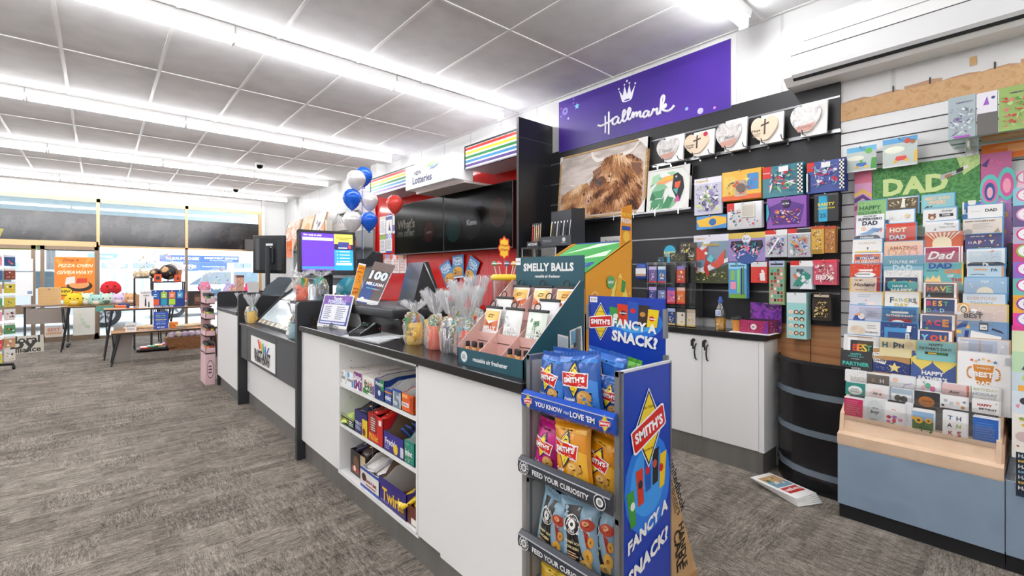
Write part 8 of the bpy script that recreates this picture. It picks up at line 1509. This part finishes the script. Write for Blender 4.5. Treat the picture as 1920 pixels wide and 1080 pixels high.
# clear foil balloons
def bubble(u, v, r, Y, label):
    p = wy(u, v, Y); t = thing('bubble_balloon', label, 'balloon', (p.x, Y, p.z-r)); m = MB(); m.ball((p.x, Y, p.z), r, r, r, haze('printed_bubble', .10, 'f2f4f8', .1), 22); m.build('balloon', t)
    rng = random.Random(int(u)); d = MB()
    for i in range(46):
        a_ = rng.uniform(0, 6.28); e = rng.uniform(-1.2, 1.2); c = Vector((p.x+r*1.005*math.cos(a_)*math.cos(e), Y+r*1.005*math.sin(a_)*math.cos(e), p.z+r*1.005*math.sin(e))); d.ball(c, r*.06, r*.06, r*.06, col(rng.choice(['e8a0c8', 'a8d8b0', 'b0b8e8', 'f2e0a0', 'c8c8d8']), .3), 6)
    d.build('printed_dots', t, kind='stuff')
    k = MB(); k.tube([(p.x, Y, p.z-r), (p.x+.02, Y, .76)], .004, WHITE, 5); k.build('string', t)
bubble(294, 497, .28, 11.5, 'clear patterned bubble balloon behind the globes'); bubble(411, 534, .34, 11.0, 'large clear patterned bubble balloon right of the window post')
boxat(443, 516, 458, 548, 10.9, .15, 'dca890', 'r 0 .86 1 1 6a4a44;b 5 16 c86a60,f0d8c8,a84a4a,6a8a5a .05 .05 .95 .82', 'strawberry_carton', 'pink patterned tall carton in front of the lavender toy', 'carton')
# lip balm style pink stand at counter end
t = thing('jar_stand', 'pink cardboard stand of small jars at the far end of the counter', 'floor stand', (.98, 6.62, 0)); PK_ = col('e2bcc0', .5); x0, x1, y0, y1 = .925, 1.02, 6.45, 6.80
m = MB(); m.box(x0, y0, 0, x1, y1, .36, PK_); art(m, FY(x0, 0, y0-.0005), x1-x0, .36, 'e .5 .5 .36 .3 5a3a44;e .5 .5 .32 .27 e8c8cc;l .3 .35 .7 .65 3 5a3a44'); m.box(x0, y1-.01, .36, x1, y1, 1.1, PK_)
for z in (.36, .56, .76, .94): m.box(x0, y0, z, x1, y1, z+.012, PK_); m.box(x0, y0, z, x1, y0+.006, z+.07, PK_); m.box(x0, y0, z, x0+.006, y1, z+.07, PK_)
m.build('stand', t)
for k, z in enumerate((.372, .572, .772, .952)):
    for i in range(2):
        for j in range(5):
            q = MB(); xx = x0+.03+.042*i; yy = y0+.04+.06*j; c = ['e8824a', 'c83a5a', 'd8d04a', '3a8a5a', 'e8e0d8'][(i+j+k) % 5]; q.lathe([(.017, 0), (.018, .08)], col(c, .3), 10, (xx, yy, z)); q.lathe([(.019, .08), (.019, .115), (.001, .116)], BLACK, 10, (xx, yy, z)); solo(q, 'small_jar', 'small black lidded jar on the %s shelf of the pink stand' % ['lowest', 'second', 'third', 'top'][k], 'jar', 'jars on the %s shelf of the pink stand' % ['lowest', 'second', 'third', 'top'][k])
# gifts and devices on the scratch ticket and far counters
ZZ = .8155
for u, v, c, seed, lab, kw in [(452, 600, '9fc7cb', 21, 'teal mug in cellophane at the left end of the ticket counter', dict(txt='BEST/DAD')), (468, 606, 'f0c024', 22, 'yellow cone gift in cellophane beside the teal mug', dict()), (548, 634, '8fc0c8', 23, 'slim teal gift in cellophane against the divider', dict())]:
    p = wz(u, v, ZZ); giftmug(max(p.x, 1.09)+.02, p.y, c, seed, lab, **kw)
ZZ = 1.1062; giftmug(1.10, 3.555, 'e4541c', 24, 'orange mug in cellophane on the ledge beside the divider', txt='BEST/DAD', tall=.05); giftmug(1.235, 3.555, '9ccad4', 25, 'pale blue mug in cellophane on the ledge beside the divider', glass=True, tall=.05)
mb = MB(); mb.box(1.04, 3.476, 1.085, 1.62, 3.63, 1.105, col('2c2e32', .4)); mb.box(1.6, 3.476, .816, 1.62, 3.63, 1.085, col('2c2e32', .4)); solo(mb, 'mug_ledge', 'thin charcoal ledge carrying the orange and pale blue mugs', 'ledge')
a = wy(520, 628, 3.9); m = MB(); F = frame(Vector((1.10, 3.95, .818)), (.55, -.83, 0), (.36, .24, .9)); slab(m, F, .09, .28, .002, PAPER); art(m, F, .09, .28, 'r .05 .1 .95 .95 b8bcc0;r .05 .45 .95 .7 7a8aa0;c .5 .05 .2 8a8c90;l .1 .15 .9 .4 4 e8e8ea'); solo(m, 'ticket_strip', 'narrow grey and white ticket strip leaning on the scratch ticket display', 'leaflet')
mb = MB(); T = Matrix.Translation((1.18, 5.55, .916))@Matrix.Rotation(.5, 4, 'Z'); mb.prism([(-.1, 0), (.1, 0), (.1, .05), (.03, .06), (-.1, .015)], -.05, .05, col('2c2e33', .3), T, ax='y'); solo(mb, 'card_reader', 'dark card reader lying on the far counter section', 'card terminal')
mb = MB(); F = FY(1.12, 1.11, 5.29, 15); slab(mb, F, .10, .11, .02, col('c8c4c2')); F = FY(1.3, 1.11, 5.29, 20); slab(mb, F, .16, .05, .02, col('e0d8cc')); solo(mb, 'notice_holder', 'small grey sloping notice holders on the far divider', 'notice holder')
# ------------------------------------------------------------------ far right wall: picture shelves, cosmetics, balloons
t = thing('grey_shelving', 'grey slat shelving along the far right wall', 'shelving', (3.35, 9.2, 0)); SG = col('8a8c8c', .5)
m = MB(); m.box(3.40, 7.35, .5, 3.45, 11.6, 2.05, SG); m.box(2.55, 12.30, 1.86, 3.3, 12.42, 2.10, col('565453', .5)); m.build('panel', t)
for z in (1.80, 1.215, .85): m = MB(); m.box(3.02, 8.4, z-.02, 3.42, 11.6, z, col('5c6064', .4)); m.build('shelf', t)
m = MB(); m.box(3.0, 7.4, 0, 3.40, 11.6, .6, LAM); m.build('base_unit', t)
def lean(u0, v0, u1, v1, X, c, sp, label, z=None, tilt=14):
    a, zb, w_, h = rectX(u0, v0, u1, v1, X); t = thing('canvas_print', label, 'picture', (X, a-w_/2, zb)); F = FX(a, zb, X, tilt); m = MB(); slab(m, F, w_, h, .03, patch(c, 5, .6, (1, 1, 1), False) if isinstance(c, list) else col(c)); art(m, F, w_, h, sp, rough=.6); m.build('canvas', t)
    m = MB(); m.box(-.012, -.0, -.032, 0, h, .004, BLACK, F); m.build('frame_edge', t); m = MB(); m.box(w_, 0, -.032, w_+.012, h, .004, col('cfa57a'), F); m.build('frame_edge', t)
lean(527, 411, 550, 470, 3.10, ['e8e0d8', 'd8a080', 'f0ece6', 'b87a5a'], 'b 3 6 b8704a,d89a78 .2 .2 .8 .9', 'tall narrow canvas with brown strokes, leftmost on the far shelf')
lean(553, 402, 573, 470, 3.08, ['e8c8a0', 'f0dcc0', 'dca878'], 'e .6 .5 .3 .3 e8b070', 'tall beige canvas, second on the far shelf')
lean(577, 396, 596, 462, 3.06, ['ece8e4', 'd8d0cc', 'f4f2f0', 'b8a8a0'], 'b 5 10 6a6a6a,c8b0a0 .1 .1 .9 .9', 'white speckled canvas with a deep timber edge, third on the far shelf')
lean(549, 470, 566, 520, 3.12, 'f0ece6', 'e .3 .6 .2 .12 3a3030;e .3 .6 .14 .08 f0ece6;e .5 .3 .3 .15 e8d8c8', 'white canvas with a dark curved mark lower on the far shelf')
a, zb, w_, h = rectX(537, 452, 548, 483, 3.0); panelthing('orange_artwork', 'bright orange illustrated panel beside the rear view monitor', 'picture', FX(a, zb, 3.0), w_, h, .02, 'e8701e', 'b 3 10 f2c83a,a83a1c,3a2a2a,f09a4a .05 .3 .95 .95')
p = wx(603, 421, 3.1); p.z = 2.035; m = MB(); m.lathe([(.001, -.02), (.12, -.02), (.13, .0), (.11, .01), (.001, .012)], col('c8946a', .6), 28, T=Matrix.Translation(p)@Matrix.Rotation(R(-80), 4, 'Y')@Matrix.Scale(1.75, 4, (1, 0, 0))); art(m, FX(p.y+.1, p.z-.17, p.x-.046, 10), .2, .36, 'c .5 .5 .45 e8c8c0;b 4 8 d8848a,f4e4dc,8a9a6a .25 .25 .75 .75'); solo(m, 'round_plaque', 'round timber rimmed plaque with pink flowers on the far shelf', 'plaque')
boxat(612, 412, 623, 432, 8.6, .05, 'e8e4d8', 'b 3 6 d8c878,8ab0b8', 'small_picture', 'small cream framed item beside the round plaque', 'picture', 1.801)
m = MB(); a, zb, w_, h = rectX(622, 420, 646, 433, 3.34); F = FX(a, zb, 3.34); slab(m, F, w_, h, .05, col('cfc8c4')); [m.tube([F@Vector((w_*k, h, 0)), F@Vector((w_*.5, h*2.6, 0))], .004, col('9a9490'), 5) for k in (.1, .3, .7, .9)]; solo(m, 'hanging_sign_stack', 'grey plaque with string hangers next to the balloons', 'plaque')
rg = random.Random(2)
for r_, (v, zt) in enumerate(((452, 1.62), (478, 1.40))):
    z = wx(690, v+7 if r_ == 0 else v+9, 3.10).z
    m = MB(); m.box(3.05, 7.36, z-.03, 3.395, 8.35, z-.005, col('6a6e72', .3)); m.box(3.045, 7.32, z-.04, 3.05, 8.35, z, col('aeb2b6', .3)); solo(m, 'cosmetics_shelf', ['upper grey shelf of small cosmetic bottles behind the balloons', 'lower grey shelf of small cosmetic bottles behind the balloons'][r_], 'shelf')
    for i in range(13):
        y = 8.28-.072*i; q = MB(); c = rg.choice(['e8e4e0', 'd8a0a8', 'c86a7a', 'b8b8c0', 'e8d0c0', '8a3a4a']); q.lathe([(.022, 0), (.022, .10)], col(c, .3), 10, (3.12, y, z)); q.lathe([(.014, .10), (.014, .16), (.001, .162)], col(rg.choice(['2a2a2c', 'b83a5a', 'e8e8e8', '3a3a5a']), .3), 10, (3.12, y, z)); solo(q, 'cosmetic_bottle', 'small cosmetic bottle on the %s grey shelf' % ['upper', 'lower'][r_], 'bottle', 'cosmetic bottles on the %s grey shelf' % ['upper', 'lower'][r_])
# balloons
def balloon(u, v, r, d, c, label, txt=False, group=None):
    p = wd(u, v, d); t = thing('balloon', label, 'balloon', (p.x, p.y, p.z-r*1.3), group); m = MB()
    m.lathe([(.001, -r*1.32), (r*.12, -r*1.25), (r*.45, -r*.98), (r*.82, -r*.5), (r*.98, -.0), (r*.97, r*.25), (r*.8, r*.65), (r*.5, r*.92), (.001, r*1.05)], c, 24, p); m.build('balloon', t)
    k = MB(); k.cyl((p.x, p.y, p.z-r*1.30), (p.x, p.y, p.z-r*1.42), .006, c, .016, n=10); k.build('knot', t); return p, t
BLUE = col('1c5fd0', .15); PEARL = col('e2dedd', .2, .25)
for u, v, r, d, c, lab in [(682, 330, .085, 4.55, BLUE, 'blue balloon at the top back of the cluster'), (668, 337, .088, 4.4, PEARL, 'pearl white balloon at the top left of the cluster'), (660, 372, .088, 4.4, BLUE, 'blue balloon at the left middle of the cluster'), (693, 377, .080, 4.45, PEARL, 'pearl white balloon at the right middle of the cluster'), (661, 414, .088, 4.35, PEARL, 'pearl white balloon at the lower left of the cluster'), (692, 414, .080, 4.4, BLUE, 'blue balloon at the lower right of the cluster')]: balloon(u, v, r, d, c, lab)
balloon(740, 382, .10, 5.6, col('d8453c', .2), 'red balloon floating in front of the red wall')
m = MB(); a, b = wd(679, 350, 4.42), wd(679, 500, 4.42); m.tube([a, (a.x, a.y, (a.z+b.z)/2), b], .004, col('3a6ad0', .3), 5); m.tube([(a.x+.01, a.y, a.z), (a.x+.012, a.y, b.z)], .003, WHITE, 5)
m.ribbon([(a.x-.03+.012*math.sin(k*.9), a.y-.02, wd(672, 360, 4.4).z-.010*k) for k in range(18)], .006, col('e8ecf4', .3)); m.cyl(b, (b.x, b.y, .05), .005, WHITE); m.cyl((b.x, b.y, 0), (b.x, b.y, .05), .08, WHITE); solo(m, 'balloon_stand', 'thin balloon stand with blue and white curled ribbon holding the cluster', 'balloon stand')
# ------------------------------------------------------------------ left edge spinner stand
t = thing('spinner_stand', 'tall spinner stand of hanging packets cut off at the left edge', 'spinner stand', (-1.28, 9.3, 0)); cx, cy = -1.22, 9.15
m = MB(); m.cyl((cx, cy, .05), (cx, cy, 1.85), .03, CHROME); m.box(cx-.02, cy-.02, .05, cx+.02, cy+.3, .09, BLACK); m.build('pole', t)
for k in range(5): a_ = 2*PI*k/5+.3; m = MB(); m.tube([(cx, cy, .10), (cx+.36*math.cos(a_), cy+.36*math.sin(a_), .07)], .018, BLACK, 6); m.build('foot', t); w_ = MB(); w_.cyl((cx+.36*math.cos(a_)-.015, cy+.36*math.sin(a_), .03), (cx+.36*math.cos(a_)+.015, cy+.36*math.sin(a_), .03), .03, BLACK); w_.build('castor', t)
F = FY(cx-.2, 1.62, cy-.2); m = MB(); P = [(-.05, 0), (.34, 0), (.43, .10), (.48, .26), (.40, .28), (-.05, .27)]; m.prism(P, -.01, 0, col('d8c85a', .4), F); m.prism([(x*.94+.005, y*.88+.015) for x, y in P], 0, .004, col('6fb4dc', .4), F); m.prism([(.12+.16*math.cos(q), .30+.18*math.sin(q)) for q in [PI*i/10 for i in range(11)]], -.01, .002, col('9ad0e0', .4), F); art(m, F, .45, .27, 'i .6 .6 .5 b85a8a fun;c .8 .4 .06 e86a9a;b 3 6 e88ac0,f0d0e0 .2 .15 .7 .4', z=.005); m.build('topper', t)
rg = random.Random(6); n_ = 0
for lv in range(8):
    for q in range(4):
        zz = 1.55-.18*lv; xx = cx+.05+.075*q if q < 3 else cx+.28; yy = cy-.22 if q < 3 else cy-.12; c = rg.choice(['e8a0b8', 'd83a4a', '3a3a40', 'e8e4dc', 'd8c84a', '5a9a6a', '8a4a3a', '3a5a8a', 'c8a070'])
        m = MB(); F = FY(xx, zz-.15, yy, 0, 0 if q < 3 else 40); slab(m, F, .07 if q < 3 else .12, .15, .01, foil(c)); art(m, F, .07 if q < 3 else .12, .15, 'r 0 .8 1 1 e8e8e8;b %d 8 ffffff,2a2a2a,d8a03a,%s .08 .08 .92 .78' % (lv*5+q, rg.choice(['e86a5a', '5a8ab0', 'c84a8a'])), rough=.3); solo(m, 'hanging_packet', 'small coloured packet hanging on the spinner stand at the left edge', 'hanging packet', 'packets on the spinner stand')
mb = MB(); F = FY(wy(8, 652, 11.0).x, .0, 11.0, 6, 8); slab(mb, F, .45, .28, .02, col('cfcabc', .6)); art(mb, F, .45, .28, 'T .5 .78 .8 3a3a36 Floral;T .5 .48 .7 3a3a36 by;T .5 .2 .85 3a3a36 Alliance'); solo(mb, 'floor_sign', 'cream floor sign with black lettering behind the spinner stand', 'sign')
# ------------------------------------------------------------------ street outside
mb = MB(); mb.box(-40, WY+.1, -.2, 40, 60, -.1, patch(['a8a8a6', 'b8b8b6', '9c9c9a'], .6, .9, (1, 1, 1), False)); o = mb.build('street'); o['kind'] = 'structure'
mb = MB(); mb.box(-12, WY+.14, 2.92, 12, WY+3.2, 3.0, col('eef7fa', .6))
for i in range(14): mb.box(-12, WY+.3+.2*i, 2.905, 12, WY+.33+.2*i, 2.92, col('b8ccd2'))
mb.box(-12, WY+3.1, 2.6, 12, WY+3.2, 3.2, col('c8d8de')); o = solo(mb, 'street_awning', 'pale blue boarded awning over the footpath outside the windows', 'awning')
t = thing('opposite_building', 'bleached white shop building across the street with blue signs', 'building', (5, 34, 0)); Yb = 34
m = MB(); m.box(-30, Yb, 0, 30, Yb+5, 9, col('eceef0', .8)); m.build('wall', t)
def sgn(u0, v0, u1, v1, bg, sp, name='sign', label=None):
    a, b = wy(u0, v1, Yb-.2), wy(u1, v1, Yb-.2); zt, zb = wy(u1, v0, Yb-.2).z, wy(u1, v1, Yb-.2).z; m = MB(); F = FY(a.x, zb, Yb-.15); slab(m, F, b.x-a.x, zt-zb, .1, col(bg, .5)); art(m, F, b.x-a.x, zt-zb, sp, z=.03, dz=.01); m.build(name, t)
sgn(300, 481, 448, 492, '3f62b0', 'T .27 .5 .4 f0f4fa MURRUMBIDGEE;T .76 .62 .44 f0f4fa INVESTMENT SERVICES;T .76 .2 .3 e0e8f4 For all your Real Estate needs')
sgn(344, 493, 426, 508, '4a6894', 'c .16 .5 .07 f0f4fa;c .16 .5 .06 4a6894;T .2 .5 .16 f0f4fa MIS;T .68 .5 .52 f0f4fa For all your Real Estate needs')
sgn(165, 476, 220, 487, '7a9cc8', 'T .6 .5 .5 f0f4fa STORES')
for (u0, u1) in ((440, 455), (457, 471), (190, 240), (250, 290), (20, 60)): sgn(u0, 494, u1, 503, '8494a0', 'l .05 .1 .95 .9 3 a8b4bc', 'window')
for (u0, u1) in ((188, 240), (262, 330), (20, 65)): sgn(u0, 512, u1, 545, 'a0b4c0', 'r .1 .1 .45 .9 c0d0d8;r .55 .1 .9 .9 c0d0d8', 'shop_window')
m = MB(); m.box(-30, Yb-2.5, 3.3, 30, Yb, 3.5, col('dce2e6')); m.build('canopy', t)
def car(x, y, sgn_, c, label, L=4.4):
    t = thing('parked_car', label, 'car', (x, y, -.1)); z = -.1; m = MB(); s = sgn_
    P = [(0, .35), (0, .75), (.35*1, .95), (1.1, 1.02), (1.75, 1.5), (3.3, 1.52), (4.1, 1.05), (4.4, .95), (4.4, .35)]
    m.prism([(x+s*a, z+b) for a, b in P], y, y+1.8, col(c, .2), ax='y'); m.build('body', t)
    g = MB(); g.prism([(x+s*1.25, z+1.04), (x+s*1.82, z+1.45), (x+s*2.45, z+1.46), (x+s*2.45, z+1.04)], y-.01, y+.02, col('5a707c', .1), ax='y'); g.prism([(x+s*2.52, z+1.04), (x+s*2.52, z+1.46), (x+s*3.25, z+1.46), (x+s*3.85, z+1.06)], y-.01, y+.02, col('5a707c', .1), ax='y'); g.build('side_window', t)
    for a in (.85, 3.5):
        w_ = MB(); w_.cyl((x+s*a, y-.04, z+.34), (x+s*a, y+.2, z+.34), .34, col('26282a', .7), n=28); o = w_.build('wheel', t)
        r_ = MB(); r_.cyl((x+s*a, y-.05, z+.34), (x+s*a, y-.03, z+.34), .22, col('c8ccd0', .3, .7), n=20)
        for k in range(5): q = 2*PI*k/5; r_.box(-.03, -.02, .05, .03, 0, .2, col('5a5e62'), Matrix.Translation((x+s*a, y-.05, z+.34))@Matrix.Rotation(q, 4, 'Y'))
        r_.build('rim', o)
p = wy(325, 578, 18.3); car(p.x-.85, 18.3, 1, 'f0f2f4', 'white parked car outside whose front wheel shows under the high table')
p = wy(196, 605, 16.2); car(p.x+.85, 16.2, -1, 'dfe4e8', 'pale parked car outside left of the white car')
p = wy(560, 560, 22); car(wy(400, 550, 24).x+2, 24, 1, '8aa4b0', 'small blue grey car across the street')
for i, u in enumerate((92, 100)):
    Yp = 22+7*i; p = wy(u, 400, Yp); mb = MB(); mb.cyl((p.x, Yp, -.1), (p.x, Yp, 5.4+.6*i), .07, col('4a4c4e')); mb.box(p.x-.5, Yp-.05, 5.1+.6*i, p.x+.5, Yp+.05, 5.2+.6*i, col('4a4c4e')); solo(mb, 'power_pole', ['taller power pole seen above the dark window band', 'shorter power pole seen above the dark window band'][i], 'power pole')
